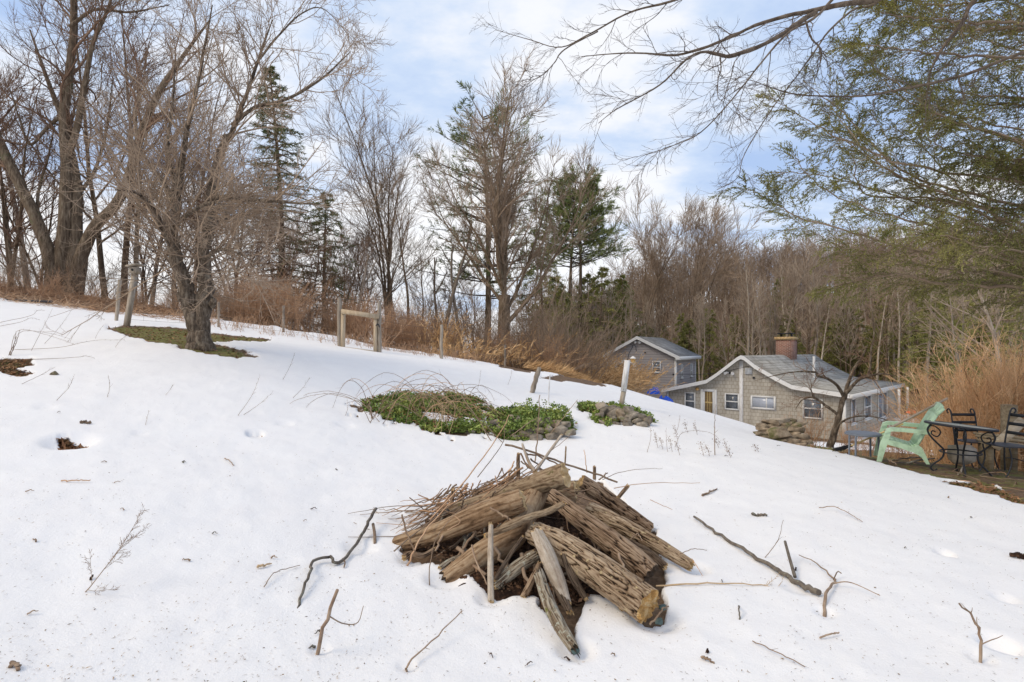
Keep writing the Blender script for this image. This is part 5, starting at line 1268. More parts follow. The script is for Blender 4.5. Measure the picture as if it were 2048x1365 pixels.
log(px3([(925,1112,3.98),(900,1122,3.93),(880,1136,3.87)]), [.018,.02,.02], 'log_moss', 'short mossy stub in the snow at the left of the pile', 19, ridge=.005, ns=32)
log(px3([(1240,1080,4.15),(1290,1105,4.05),(1330,1135,3.95)]), [.04,.045,.04], 'log_dark', 'dark log end between the long furrowed log and the thick brown one', 20, ridge=.01, ns=48)
log(px3([(1045,1075,3.8),(1020,1110,3.72),(990,1160,3.62)]), [.014,.018,.018], 'log_dark', 'thin dark stick leaning beside the pale upright stick', 21, ridge=.003, ns=24)
log(px3([(900,1035,4.7),(850,1060,4.6),(812,1078,4.5)]), [.06,.055,.04], 'log_brown', 'low brown log behind the big smooth one', 22, ridge=.01, ns=48)
log(px3([(1155,975,4.85),(1100,985,4.95),(1030,1000,5.0),(960,1015,5.0)]), [.07,.08,.07,.05], 'log_dark', 'dark log buried behind the topmost tan log', 23, ridge=.01, ns=48)
# upright stubs and grey forked branches at the back
for i, (pts, R, mt, lab) in enumerate((([(1037,962,4.75),(1036,930,4.8),(1037,908,4.8)], [.02,.021,.019], 'log_brown', 'upright stub on the crest of the pile, left of the grey branches'),
    ([(1045,890,4.95),(1058,925,4.75),(1072,945,4.6)], [.013,.016,.02], 'log_pale', 'grey weathered branch leaning over the crest of the pile'),
    ([(1122,872,5.0),(1098,905,4.9),(1072,942,4.75)], [.014,.016,.016], 'log_pale', 'grey branch rising right from the crest of the pile'),
    ([(1189,958,5.0),(1189,934,5.0)], [.02,.019], 'log_brown', 'square stub at the back right of the pile'),
    ([(1238,994,4.9),(1256,972,4.9)], [.02,.022], 'log_brown', 'short stub sticking from the snow right of the pile'),
    ([(903,1010,4.7),(906,980,4.7)], [.022,.021], 'log_brown', 'brown stub sticking up at the left of the twig heap'),
    ([(1130,930,4.9),(1132,895,4.95)], [.008,.009], 'log_tan', 'thin straight stub behind the topmost log'))):
    log(px3(pts), R, mt, lab, 60 + i, ridge=.003, ns=28, name='wood_stub')
# rotten bark and earth under the logs
def mound(c, sx, sy, h, seed, n=70):
    g = np.linspace(-1, 1, n); U, Vv = np.meshgrid(g, g); r = np.hypot(U, Vv)
    x, y = c[0] + U * sx, c[1] + Vv * sy
    z = HS(x.ravel(), y.ravel()).reshape(x.shape) + h * np.clip(1 - r ** 1.3, -.3, 1) * (.8 + .35 * noise2(U * 4, Vv * 4, seed)) + .025 * noise2(U * 15, Vv * 15, seed + 1) - .02
    i = np.arange(n * n).reshape(n, n)
    return np.stack([x, y, z], -1).reshape(-1, 3), np.stack([i[:-1, :-1], i[:-1, 1:], i[1:, 1:], i[1:, :-1]], -1).reshape(-1, 4)
mb = MB(); mb.add(*mound((.15, 4.7), .95, .6, .26, 4)); mb.add(*mound((.05, 4.0), .55, .5, .06, 6))
tag(mb.build('bark_litter', M['rot'], None, True), 'reddish heap of rotten bark and earth under the log pile', 'litter', kind='stuff')
rg = np.random.default_rng(71)
n = 5200; C = np.stack([rg.uniform(-.8, 1.0, n), rg.uniform(3.3, 5.1, n), np.zeros(n)], -1); _b = bare_moss(C[:, 0], C[:, 1])[0]; C = C[(_b > .55) & (np.hypot((C[:, 0] - .1) / .95, (C[:, 1] - 4.3) / .95) < 1)]; n = len(C)
C[:, 2] = HS(C[:, 0], C[:, 1]) + .03 + np.clip(.22 - .26 * np.hypot((C[:, 0] - .15) / .95, (C[:, 1] - 4.7) / .6), 0, 1) * .9
V, q = blades(C, rg.normal(0, 1, (n, 3)) * [1, 1, .4], rg.uniform(.015, .06, n), rg.uniform(.008, .024, n), rg)
tag(MB().add(V, q).build('leaf_litter', M['rot_bits']), 'dead brown leaves and bark chips caught between the logs', 'litter', kind='stuff')
for i, (px, py, Y) in enumerate(((1150, 1302, 2.92), (1318, 1243, 3.2), (1325, 1215, 3.28))):
    V, T = stone_mesh(at(px, py, Y), .026, .022, .016, 300 + i); tag(MB().add(V, None, T).build('slate_chip', M['slate']), ('teal slate chip at the tip of the lichen-covered stick', 'teal slate chip lying under the yellow log end', 'dark slate chip standing beside the yellow log end')[i], 'stone')

# ------------------------------------------------------------------ twigs on and round the pile
def twig(pts, r0, r1, mat, label, cat='twig', group=None, n=14, sides=6, name='twig', kids=None, rgs=None, kr=None):
    C = cr(pts, n); rg_ = rgs or rg
    C[1:-1] += rg_.normal(0, r0 * .5, (n - 2, 3))
    mb = MB(); mb.tube(C, np.linspace(r0, r1, n), sides)
    if kids:
        for P, R, s in ramify(C[None], np.linspace(r0, r1, n)[None], kids, rg_): mb.add(*tubes(P, R, s))
    return tag(mb.build(name, M[mat], None, True), label, cat, group)
GTW = 'thin twigs heaped on the back of the log pile'
for i in range(120):
    x0 = rg.uniform(-.85, .6) if i > 60 else rg.uniform(-.7, .1); y0 = rg.uniform(4.5, 5.1); z0 = .12 + .4 * max(0, 1 - abs(x0 - .2) / 1.1) * rg.uniform(.5, 1.05)
    a = rg.normal(PI if x0 < .1 else 0, .95); L = rg.uniform(.25, .75)
    d = np.array([math.cos(a), math.sin(a) * .6, -.35 - .2 * rg.random()]) * L
    p0 = np.array([x0, y0, z0 + HS(x0, y0)[0] * .6]); c_ = p0 + d / 2 + rg.normal(0, .05, 3) + [0, 0, rg.uniform(0, .06)]
    e = p0 + d; e[2] = max(e[2], HS(e[0], e[1])[0] + .01)
    twig([p0 - d * .3 + [0, 0, .03], p0, c_, e], rg.uniform(.004, .009), .002, ['stick', 'brush', 'weed'][i % 3], 'thin brown twig heaped on the back of the log pile', group=GTW)
GFS = 'broken sticks jammed between the logs'
for i in range(90):
    x0 = rg.uniform(-.65, .8); y0 = rg.uniform(3.55, 4.6); a = rg.normal(-PI / 2 + (x0 - .15) * .9, .7); L = rg.uniform(.14, .4); r_ = rg.uniform(.006, .017)
    e0 = np.array([x0, y0, HS(x0, y0)[0] + rg.uniform(.06, .2)]); e1 = e0 + [math.cos(a) * L, math.sin(a) * L, 0]; e1[2] = HS(e1[0], e1[1])[0] + rg.uniform(0, .05)
    if bare_moss(np.array([e1[0]]), np.array([e1[1]]))[0][0] < .5: continue
    twig([e0, (e0 + e1) / 2 + rg.normal(0, .012, 3), e1], r_, r_ * .7, ['stick', 'rot', 'stick_lichen', 'weed'][i % 4], 'broken stick jammed between the logs of the pile', 'stick', GFS, name='stick', n=8, sides=7)
LT = [([(1010,890,5.0),(1060,903,4.95),(1120,925,4.9),(1180,945,4.85),(1235,965,4.8)], .011, .009, 'long straight brown rod slanting over the crest of the pile'),
      ([(1050,905,4.9),(1090,918,4.9),(1140,940,4.85)], .009, .007, 'shorter brown rod beside the long straight rod'),
      ([(860,1040,4.4),(910,985,4.5),(960,925,4.6),(1005,860,4.8),(1018,830,4.9)], .007, .003, 'long thin stem arching up left from the pile'),
      ([(955,955,4.6),(990,910,4.7),(1008,880,4.75),(1008,850,4.8)], .004, .002, 'fine curved stem left of the crest'),
      ([(1060,945,4.8),(1100,905,4.9),(1145,868,5.0)], .004, .002, 'fine dark twig pointing up right from the crest'),
      ([(1174,946,4.9),(1171,920,4.9),(1168,900,4.95)], .004, .003, 'short dark twig upright right of the crest'),
      ([(1198,960,4.9),(1215,946,4.9)], .007, .006, 'dark stub twig at the back right edge of the pile'),
      ([(1205,960,4.9),(1240,945,4.95),(1290,938,5.0),(1325,938,5.0)], .003, .0015, 'fine twig curving out right over the snow behind the pile'),
      ([(1228,977,4.85),(1290,967,4.9),(1400,966,4.95)], .004, .002, 'straight thin twig reaching right over the snow'),
      ([(788,1103,4.0),(840,1060,4.2),(880,1030,4.35),(930,1010,4.45)], .006, .003, 'bent twig over the left end of the pile'),
      ([(804,1030,4.2),(815,1070,4.1),(830,1105,4.0)], .007, .006, 'slanting twig at the left end of the pile'),
      ([(814,1132,3.95),(850,1065,4.1),(900,1005,4.3)], .007, .004, 'tan twig standing from the snow at the left of the pile'),
      ([(861,1197,3.6),(860,1130,3.75),(875,1075,4.0),(920,1020,4.1),(985,1000,4.1)], .004, .002, 'long drooping tan stem hanging in front of the big smooth log'),
      ([(980,1015,4.0),(1005,1030,3.95),(1025,1044,3.9)], .008, .009, 'short pale twig lying across the crooked trunk'),
      ([(1300,1000,4.6),(1345,1020,4.5)], .003, .002, 'fine twig at the right edge of the pile'),
      ([(1262,1080,4.1),(1275,1068,4.1),(1284,1082,4.05)], .005, .004, 'small twig crossing the long furrowed log'),
      ([(1360,1108,4.0),(1388,1098,4.0),(1414,1101,4.0)], .003, .002, 'fine twig curling beside the end of the long furrowed log'),
      ([(1384,1118,4.0),(1395,1135,3.9),(1405,1152,3.9)], .003, .002, 'fine twig drooping past the end of the long furrowed log'),
      ([(1300,1250,3.15),(1325,1220,3.2),(1337,1213,3.25)], .006, .004, 'dark twig poking out beside the yellow log end'),
      ([(1155,1005,4.2),(1162,1000,4.2),(1170,985,4.25)], .004, .003, 'fine pale twig standing between the right-hand logs'),
      ([(895,1060,4.0),(920,1045,4.05),(905,1030,4.1)], .004, .003, 'pale twig loop lying on the big smooth log')]
for i, (p, r0, r1, lab) in enumerate(LT): twig(px3(p), r0, r1, ['stick', 'weed', 'brush'][i % 3], lab)

# ------------------------------------------------------------------ sticks and weeds lying on the snow
def onS(L): return [S(x, y, l) for x, y, l in L]
KS = [dict(K=3, L=.06, ang=.8, rr=.6, rmin=.0015, n=4, wig=.1)]
o = twig(onS([(1388,1036,.02),(1440,1075,.02),(1500,1115,.025),(1560,1152,.025),(1600,1175,.025),(1638,1200,.03)]), .010, .02, 'stick_lichen', 'long straight lichened branch lying on the snow right of the pile', 'branch', name='fallen_branch', n=30, sides=10)
MB().tube(np.array([S(1590,1165,.03), S(1578,1140,.09), S(1570,1122,.14)]), [.012,.011,.01], 8).build('side_branch', M['stick_lichen'], o)
o = twig(onS([(1649,1232,.0),(1653,1205,.03),(1666,1180,.03),(1668,1168,.02),(1640,1148,.03),(1598,1122,.03)]), .011, .003, 'stick', 'forked dark twig on the snow below the long lichened branch', 'branch', name='fallen_branch', n=20)
MB().tube(cr(onS([(1663,1178,.02),(1700,1185,.05),(1760,1210,.04)]), 12), np.linspace(.005, .0025, 12), 6).build('side_branch', M['stick'], o)
MB().tube(cr(onS([(1667,1170,.02),(1675,1163,.05),(1683,1164,.04)]), 6), .004, 6).build('side_branch', M['stick'], o)
o = twig([S(592,1222,-.01), S(606,1190,.03), S(620,1160,.05), S(628,1130,.03), S(660,1122,.04), S(672,1130,.02), S(700,1108,.03), S(722,1075,.04), S(735,1062,.08), S(752,1042,.12)], .008, .013, 'stick_lichen', 'crooked S-shaped branch lying on the snow left of the pile', 'branch', name='fallen_branch', n=34, sides=8)
MB().tube(cr([S(746,1055,.05), S(749,1068,.03), S(750,1082,0)], 6), .012, 7).build('side_branch', M['stick'], o)
MB().tube(cr(onS([(685,1120,.02),(690,1128,.02),(688,1136,.01)]), 6), .005, 6).build('side_branch', M['stick'], o)
b = S(632, 1306, -.03); o = twig([b, at(652, 1245, b[1] - .01), at(675, 1180, b[1] - .02)], .010, .008, 'stick', 'plain straight stick standing up from the foreground snow', 'stick', name='stick', n=8)
MB().tube(cr([at(657, 1232, b[1]), at(685, 1247, b[1] + .1), at(715, 1246, b[1] + .15), at(727, 1212, b[1] + .18)], 14), np.linspace(.004, .002, 14), 5).build('side_branch', M['stick'], o)
KW = [dict(K=5, L=.16, ang=.5, sd=.2, t0=.6, rr=.5, rmin=.0014, n=5, wig=.1), dict(K=5, L=.04, ang=.7, rr=.6, rmin=.0012, n=3, wig=.1)]
def lean(px0, py0, px1, py1, dy=0., bend=0.):
    b = S(px0, py0, -.01); e = at(px1, py1, b[1] + dy); m = (b + e) / 2 + [bend, 0, abs(bend) * .3]; return [b, m, e]
twig(lean(424, 1287, 600, 1222, .45), .005, .003, 'straw_stem', 'straw-coloured dry weed stem lying toward the S-shaped branch', 'weed', name='dry_weed', kids=[dict(K=6, L=.14, ang=.4, t0=.75, rr=.6, rmin=.0013, n=5, wig=.08), dict(K=4, L=.035, ang=.7, rr=.8, rmin=.0016, n=3)])
twig([S(93, 1284, -.02), at(140, 1220, 3.05), at(205, 1145, 3.1), at(265, 1058, 3.2)], .0045, .0015, 'weed', 'tall branching dry weed leaning right in the left foreground', 'weed', name='dry_weed', kids=[dict(K=7, L=.3, ang=.45, sd=.2, t0=.45, rr=.5, rmin=.0014, n=6, wig=.08), dict(K=10, L=.06, ang=.8, rr=.7, rmin=.0012, n=4, wig=.15), dict(K=3, L=.025, ang=.7, rr=.8, rmin=.0012, n=3)])
b = S(813, 1340, -.02); twig([b, at(818, 1325, b[1]), at(870, 1275, b[1] + .2), at(924, 1222, b[1] + .4)], .006, .003, 'stick', 'thin stem slanting up in the foreground before the pile', 'weed', name='dry_weed', kids=[dict(K=3, L=.05, ang=.9, t0=.3, rr=.5, rmin=.0015, n=4)])
b = S(1962, 1320, -.03)
twig([b, at(1960, 1290, b[1]), at(1950, 1240, b[1]), at(1918, 1207, b[1])], .009, .004, 'stick', 'upright forked twig in the bottom right corner', 'twig', name='twig', kids=[dict(K=4, L=.12, ang=.7, t0=.3, rr=.6, rmin=.002, n=5, wig=.1)])
twig([S(1312, 1175, .02), at(1400, 1168, 3.75), at(1480, 1168, 3.75), at(1562, 1176, 3.75)], .006, .003, 'straw_stem', 'straw-coloured weed stalk lying right from the yellow-ended log', 'weed', name='dry_weed', kids=[dict(K=5, L=.2, ang=.6, t0=.85, rr=.5, rmin=.0016, n=6, wig=.15, trop=(-.8,0,-.3)), dict(K=5, L=.035, ang=.9, rr=.8, rmin=.002, n=3)])
b = S(1528, 1117, -.01); twig([b, at(1555, 1082, b[1]), at(1567, 1040, b[1])], .003, .0015, 'weed', 'fine reddish twig upright by the long lichened branch', 'weed', name='dry_weed', kids=KS)
twig(onS([(1638,1020,.03),(1670,1022,.04),(1700,1035,.03),(1725,1046,.01)]), .005, .003, 'stick', 'thin curved twig on the snow before the green chair', 'twig', kids=KS)
twig(onS([(1640,1284,.01),(1660,1281,.02),(1678,1277,.02)]), .005, .004, 'stick', 'short reddish twig on the snow near the right foreground', 'twig')
twig(onS([(1478,1222,.0),(1478,1235,.05),(1479,1246,.0)]), .004, .005, 'stick_lichen', 'small mossy twig end right of the pile', 'twig')
twig(onS([(1504,1027,.01),(1520,1031,.02),(1534,1034,.01)]), .014, .011, 'stick_lichen', 'short thick stub of wood on the snow right of the pile', 'stick', name='stick')
twig(onS([(122,965,.01),(150,967,.02),(181,966,.02)]), .006, .004, 'brush', 'short straight red twig lying on the left snow', 'twig')
twig(onS([(449,916,.01),(460,925,.02),(468,932,.01)]), .005, .004, 'stick', 'small dark twig lying on the middle left snow', 'twig')
twig(onS([(160,848,.01),(170,848,.02),(181,849,.01)]), .016, .013, 'stick', 'short chunk of wood on the snow above the leafy hollow', 'stick', name='stick')
twig(onS([(515,1138,.01),(528,1134,.015),(543,1129,.01)]), .009, .004, 'straw_stem', 'tan leaf blade lying alone left of the S-shaped branch', 'leaf', name='fallen_leaf')
twig(onS([(24,1333,.01),(32,1339,.015),(40,1344,.01)]), .009, .008, 'stick', 'stubby dark red stick in the bottom left corner', 'stick', name='stick')
twig(onS([(1403,1325,.01),(1415,1330,.015),(1428,1335,.0)]), .008, .004, 'stick', 'dark curled leaf stalk at the bottom right of the pile', 'twig')
twig(onS([(1405,990,.01),(1420,986,.02),(1434,978,.01)]), .012, .006, 'stick', 'bent dark stub on the snow before the cairn', 'stick', name='stick')
twig(onS([(2020,1112,.02),(2045,1116,.03),(2080,1118,.02)]), .018, .028, 'rot', 'reddish rotten wood chunk at the right edge of the snow', 'wood', name='wood_chunk')
twig(onS([(528,1180,.01),(545,1160,.03),(570,1145,.02),(600,1133,.01)]), .003, .002, 'weed', 'fine curved twig left of the S-shaped branch', 'twig')
twig(onS([(1505,1290,.01),(1560,1320,.02),(1610,1345,.01)]), .003, .0025, 'weed', 'thin dark bramble runner on the bottom right snow', 'twig', kids=KS)
# dead stems standing in the snow
GWD = 'thin dry weed stems standing in the snow'
for i, (x0, y0, x1, y1, r) in enumerate([(17,711,32,665,.006),(20,711,40,660,.006),(62,702,105,618,.003),(88,688,145,618,.003),(112,802,148,752,.003),(190,678,208,650,.003),(215,795,217,752,.003),(290,850,298,820,.002),(475,832,520,752,.003),(485,830,545,785,.003),
    (565,760,590,705,.003),(585,795,620,755,.003),(690,832,695,800,.003),(1430,912,1432,810,.007),(1294,908,1296,840,.003),(1352,868,1360,830,.003),(1335,905,1332,860,.003),(40,770,110,735,.003),(230,695,255,670,.003),(330,790,345,770,.002),(955,780,962,740,.003),(1015,772,1022,735,.003)]):
    p = lean(x0, y0, x1, y1, RS.uniform(-.1, .3), RS.uniform(-.03, .05))
    lab = 'tallest bare weed stalk standing in the snow before the cairn' if i == 13 else 'thin dry weed stem standing in the snow'
    twig(p, r, r * .4, 'weed', lab, 'weed', None if i == 13 else GWD, name='dry_weed', kids=[dict(K=6, L=.07, ang=.6, t0=.4, rr=.6, rmin=.0016, n=4, wig=.1)])
for i, (x0, y0, x1, y1, x2, y2) in enumerate([(20,710,36,662,150,690),(22,711,40,665,140,678),(30,700,120,695,250,680),(60,720,150,715,200,722),(0,655,40,645,80,640),(100,635,150,618,205,610),(0,648,60,632,90,622)]):
    b = S(x0 if x0 else -8, y0); twig([b, at(x1, y1, b[1] + .1), at((x1 + x2) / 2, (y1 + y2) / 2 - 6, b[1] + .2), at(x2, y2, b[1] + .4)], .004, .0015, 'weed', 'thin dry weed arching over the snow on the left slope', 'weed', 'arching dry weeds on the left slope', name='dry_weed', kids=[dict(K=12, L=.06, ang=.9, t0=.4, rr=.6, rmin=.0014, n=4, wig=.1)])
# seeded dead plants right of the pile
GS_ = 'brown seed-headed weeds on the snow before the cairn'
for x, y, h in ((1316,898,34),(1326,900,24),(1345,905,30),(1360,912,26),(1408,915,30),(1420,914,22),(1438,898,18),(1455,908,30),(1462,916,20),(1376,868,22),(1395,872,26),(1355,880,25),(1517,905,14)):
    b = S(x, y, -.01); P_ = cr([b, at(x - 4, y - h * .6, b[1]), at(x - 8, y - h, b[1])], 8)
    w_ = twig(P_, .003, .0015, 'weed', 'brown dead weed with ragged seed heads right of the pile', 'weed', GS_, name='dry_weed', kids=[dict(K=7, L=.07, ang=.7, t0=.25, rr=.6, rmin=.0014, n=4, wig=.2)])
    s_, d_, _, _ = spawn(P_[None], np.zeros((1, 8)), 26, .2, 1, .9, .4, rg); V, q = blades(s_ + rg.normal(0, .02, s_.shape), d_, rg.uniform(.012, .028, len(s_)), .012, rg)
    MB().add(V, q).build('seed_head', M['weed'], w_)
b = S(1352, 880); twig([S(1350,896), at(1362,868,b[1]), at(1390,862,b[1]+.1), at(1420,866,b[1]+.1), at(1438,878,b[1])], .003, .002, 'weed', 'arched dead stem joining the seed-headed weeds', 'weed', name='dry_weed', kids=[dict(K=10, L=.06, ang=.8, rr=.6, rmin=.0014, n=4, wig=.2)])

# needles and specks shed on the snow
n = 8500; Y = 2.2 + 6.5 * rg.random(n) ** 1.6; px = rg.uniform(-80, 2130, n); x = (px - CX) / F * Y
dens = fbm2(x * .9, Y * .9, 3, 91); k = (dens + rg.random(n) * .9) > .28; x, Y = x[k], Y[k]; n = len(x)
B_, _m = bare_moss(x, Y); C = np.stack([x, Y, HS(x, Y) + .004], -1)
a = rg.uniform(0, 6.28, n); V, q = blades(C, np.stack([np.cos(a), np.sin(a), rg.normal(0, .12, n)], -1), rg.uniform(.008, .024, n), rg.uniform(.0016, .0034, n), rg, (0, 0, 1))
m2 = 900; i = rg.integers(0, n, m2); a = rg.uniform(0, 6.28, m2); V2, q2 = blades(C[i] + rg.normal(0, .05, (m2, 3)) * [1, 1, 0] + [0,0,.004], np.stack([np.cos(a), np.sin(a), 0 * a], -1), rg.uniform(.008, .022, m2), rg.uniform(.004, .009, m2), rg, (0, 0, 1))
tag(MB().add(V, q).add(V2, q2).build('needle_litter', M['speck']), 'brown hemlock needles and seed scales scattered over the snow', 'litter', kind='stuff')
# small fallen sprigs and bits, countable
GSP = 'small bits of twig and leaf dropped on the snow'
for i in range(46):
    x, y = rg.uniform(20, 2020), rg.uniform(770, 1345)
    if 780 < x < 1400 and 860 < y < 1310: continue
    b = S(x, y, .006); a = rg.uniform(0, 6.28); l = rg.uniform(.02, .06)
    e = b + [math.cos(a) * l, math.sin(a) * l, .004]; m_ = (b + e) / 2 + [0, 0, .01]
    twig([b, m_, e], rg.uniform(.003, .008), .002, ['stick', 'stick_lichen', 'rot'][i % 3], 'small dark bit of twig or leaf dropped on the snow', 'twig', GSP, n=6)

# ------------------------------------------------------------------ ground cover, leaf litter, grass
def sprinkle(polys, n):
    P = []
    for nm, w_ in polys:
        Q = np.array(POLY[nm]); lo, hi = Q.min(0) - .1, Q.max(0) + .1
        c = rg.uniform(lo, hi, (int(n * w_), 2)); P.append(c[inpoly(c[:, 0], c[:, 1], POLY[nm])])
    return np.concatenate(P)
p = sprinkle((('vinca', 1.6), ('vinca2', .7), ('stonewall', .55)), 42000)
B_, _m = bare_moss(p[:, 0], p[:, 1]); g = fbm2(p[:, 0] * 2.2, p[:, 1] * 2.2, 3, 61)
tops = inpoly(p[:, 0], p[:, 1], POLY['stonewall']) & (rg.random(len(p)) < .3)
k = (B_ > .45) & (g + rg.normal(0, .12, len(p)) > -.2); p = p[k]; tops = tops[k]; n = len(p)
hh = .05 + .2 * tops + .11 * np.clip(fbm2(p[:, 0] * 1.6, p[:, 1] * 1.6, 3, 62) + .35, 0, 1)
C = np.stack([p[:, 0], p[:, 1], HS(p[:, 0], p[:, 1]) - .03 + hh * rg.random(n)], -1)
V, q = blades(C, rg.normal(0, 1, (n, 3)) * [1, 1, .5] + [0, 0, .35], rg.uniform(.03, .065, n), rg.uniform(.02, .034, n), rg)
tag(MB().add(V, q).build('ground_cover', M['vinca']), 'glossy green vinca spilling over the low stone wall through melting snow', 'ground cover', kind='stuff')
p = sprinkle((('vinca', 1.6), ('vinca2', .4), ('stonewall', .3), ('apple', 1.2), ('leftpatch', 1), ('hole', 3), ('patio', 1.0), ('patio2', .5), ('hole2', .5), ('strip', .5)), 2600)
n = len(p); C = np.stack([p[:, 0], p[:, 1], HS(p[:, 0], p[:, 1]) - .035 + .02 * rg.random(n) + .1 * rg.random(n) * ((np.abs(p[:, 0]) < 3.5) & (p[:, 1] > 7.2) & (p[:, 1] < 10.5))], -1)
V, q = blades(C, rg.normal(0, 1, (n, 3)) * [1, 1, .25], rg.uniform(.03, .09, n), rg.uniform(.012, .04, n), rg, (0, 0, 1))
tag(MB().add(V, q).build('leaf_litter', M['leaf']), 'dead brown leaves on the bare patches of ground', 'litter', kind='stuff')
p = sprinkle((('apple', 1.5), ('patio', 3.2), ('patio2', 1.2), ('leftpatch', 1), ('rim', 1)), 3000); B_, _m = bare_moss(p[:, 0], p[:, 1]); p = p[B_ > .5]
n = len(p); C = np.stack([p[:, 0], p[:, 1], HS(p[:, 0], p[:, 1]) - .06], -1)
V, q = blades(C, rg.normal(0, 1, (n, 3)) * [1, 1, .3] + [0, 0, .4], rg.uniform(.03, .1, n), rg.uniform(.003, .007, n), rg)
M['turf'] = mat_var('turf', [(.12,.11,.035),(.22,.2,.07),(.38,.31,.14)], scale=2, bmp=0, objvar=.4, island=True)
tag(MB().add(V, q).build('grass', M['turf']), 'short flattened olive grass where the snow has melted', 'grass', kind='stuff')
# arching bramble stems above the vinca
GB2 = 'bramble stems arching over the vinca bed'
for i in range(46):
    x0 = rg.uniform(735, 940); y0 = rg.uniform(800, 850); b = S(x0, y0, -.03); L = rg.uniform(.5, 1.5); h = rg.uniform(.2, .6); a = rg.normal(0, .5) + (PI if rg.random() < .35 else 0)
    d = np.array([math.cos(a), math.sin(a) * .5, 0]) * L
    pts = [b, b + d * .2 + [0, 0, h * .75], b + d * .55 + [0, 0, h], b + d * .85 + [0, 0, h * .6], b + d + [0, 0, h * .15]]
    for p_ in pts[1:]: p_[2] += (HS(p_[0], p_[1])[0] - b[2]) * .7
    twig(pts, .005, .002, ['brush', 'stick', 'weed'][i % 3], 'thin bramble stem arching over the green vinca bed', 'bramble', GB2, name='bramble', n=18, kids=[dict(K=4, L=.12, ang=.7, rr=.5, rmin=.0014, n=5, wig=.1)])
for i in range(16):
    x0 = rg.uniform(860, 905); b = S(x0, rg.uniform(845, 868), -.02); e = b + [rg.normal(.02, .1), rg.normal(-.05, .08), rg.uniform(.25, .5)]
    twig([b, (b + e) / 2 + [rg.normal(0, .04), 0, .05], e, e + [rg.normal(0, .12), -.05, -.06]], .004, .002, 'straw_stem', 'tan dead stem in the tuft at the right end of the vinca bed', 'weed', 'tan dead stems in the vinca bed', name='dry_weed')
for x0, y0, x1, y1, r in ((745,838,735,795,.014),(985,885,905,770,.008),(1010,880,1075,835,.008),(1068,925,1080,790,.010),(1090,880,1155,800,.007),(1010,888,880,770,.006)):
    b = S(x0, y0, -.03); twig([b, (b + at(x1, y1, b[1])) / 2 + [.01, 0, .02], at(x1, y1, b[1] + .05)], r, r * .5, 'stick', {745:'short grey stake at the left end of the vinca bed',985:'reddish stem leaning left before the stone wall',1010:'thin stem leaning in front of the stone wall',1068:'pale upright branch between the pile and the stone wall',1090:'thin dark stem leaning right across the snow gap'}.get(x0), 'stick', None if x0 != 1010 else 'thin stems before the stone wall', name='stick')
# fallen twigs among the furniture
for i in range(34):
    x, y = rg.uniform(1760, 2046), rg.uniform(905, 1000); g_ = S(x, y)
    if bare_moss(g_[None, 0], g_[None, 1])[0][0] < .55: continue
    a = rg.uniform(0, 6.28); l = rg.uniform(.15, .6); e = g_ + [math.cos(a) * l, math.sin(a) * l, 0]; e[2] = HS(e[0], e[1])[0] - .02
    g_[2] -= .03; r_ = rg.uniform(.003, .009)
    twig([g_, (g_ + e) / 2 + [rg.normal(0, .03), rg.normal(0, .03), rg.uniform(.01, .05)], e], r_, r_ * .5, ['stick', 'weed', 'log_pale' if False else 'brush'][i % 3], 'dead twig on the bare ground around the iron furniture', 'twig', 'twigs on the bare ground around the iron furniture')
# sticks on the patio
for pts, r, mt, lab in (([(1813,930),(1850,923),(1885,918),(1930,912),(1978,908)], .016, 'stick_lichen', 'pale forked branch lying under the iron table'), ([(1780,925),(1810,921),(1842,918)], .016, 'stick', 'brown stick on the ground under the green chair'), ([(1760,913),(1776,922),(1792,931)], .012, 'stick', 'short pale stick lying from the snow edge by the green chair'), ([(1939,924),(1925,940),(1916,954)], .013, 'log_pale', 'short birch-like stick leaning before the iron table'), ([(1960,958),(2000,965),(2046,968)], .008, 'stick', 'thin stick in the grass at the right edge')):
    if mt == 'log_pale': mt = 'stone_pale'
    twig([S(x, y, .03 + (.25 if (i == 0 and 'birch' in lab) else 0)) for i, (x, y) in enumerate(pts)], r, r * .7, mt, lab, 'stick', name='stick', n=12)
# ------------------------------------------------------------------ brush, grass clumps
rg = np.random.default_rng(91)
def bush(n, L, r, rg, spread=.5, K=5, sub=.35, trop=(0, 0, .1), w=.25, sides=3, K2=4, wig=.08):
    s = np.zeros((n, 3)); s[:, :2] = rg.normal(0, w, (n, 2)); s[:, 2] = -.1
    az = rg.uniform(0, 6.28, n); sp = np.abs(rg.normal(0, spread, n))
    d = np.stack([np.cos(az) * np.sin(sp), np.sin(az) * np.sin(sp), np.cos(sp)], -1)
    P, R = grow(s, d, L * rg.uniform(.55, 1.25, n), np.full(n, r) * rg.uniform(.7, 1.3, n), 10, wig, trop, rg, .3, .5)
    c = ramify(P, R, [dict(K=K, L=L * sub, ang=.5, sd=.25, t0=.2, rr=.6, rmin=r * .4, n=5, wig=.1, trop=(0,0,.2)), dict(K=K2, L=L * sub * .4, ang=.5, sd=.25, rr=.7, rmin=r * .35, n=4, wig=.1)], rg)
    return [(P, R, sides + 1)], c
def bproto(key, name, parts, mat, label, cat):
    t, c = parts; root = empty(name, (0, 0, 0), label, cat); mb = MB()
    for P, R, s in t: mb.add(*tubes(P, R, s))
    a = mb.build('stems', M[mat], root, True); mb = MB()
    for P, R, s in c: mb.add(*tubes(P, R, s))
    b = mb.build('twigs', M[mat], root, True); KIDS[root.name] = [a, b]; PROTO[key] = [root, False]
GBR = 'brown brambles massed behind the wire fence'
bproto('br1', 'bramble_bush', bush(46, 1.35, .007, rg, .55, 6, .4, (0, 0, -.25), .35), 'brush', 'tangled reddish-brown bramble in the thicket behind the wire fence', 'bush')
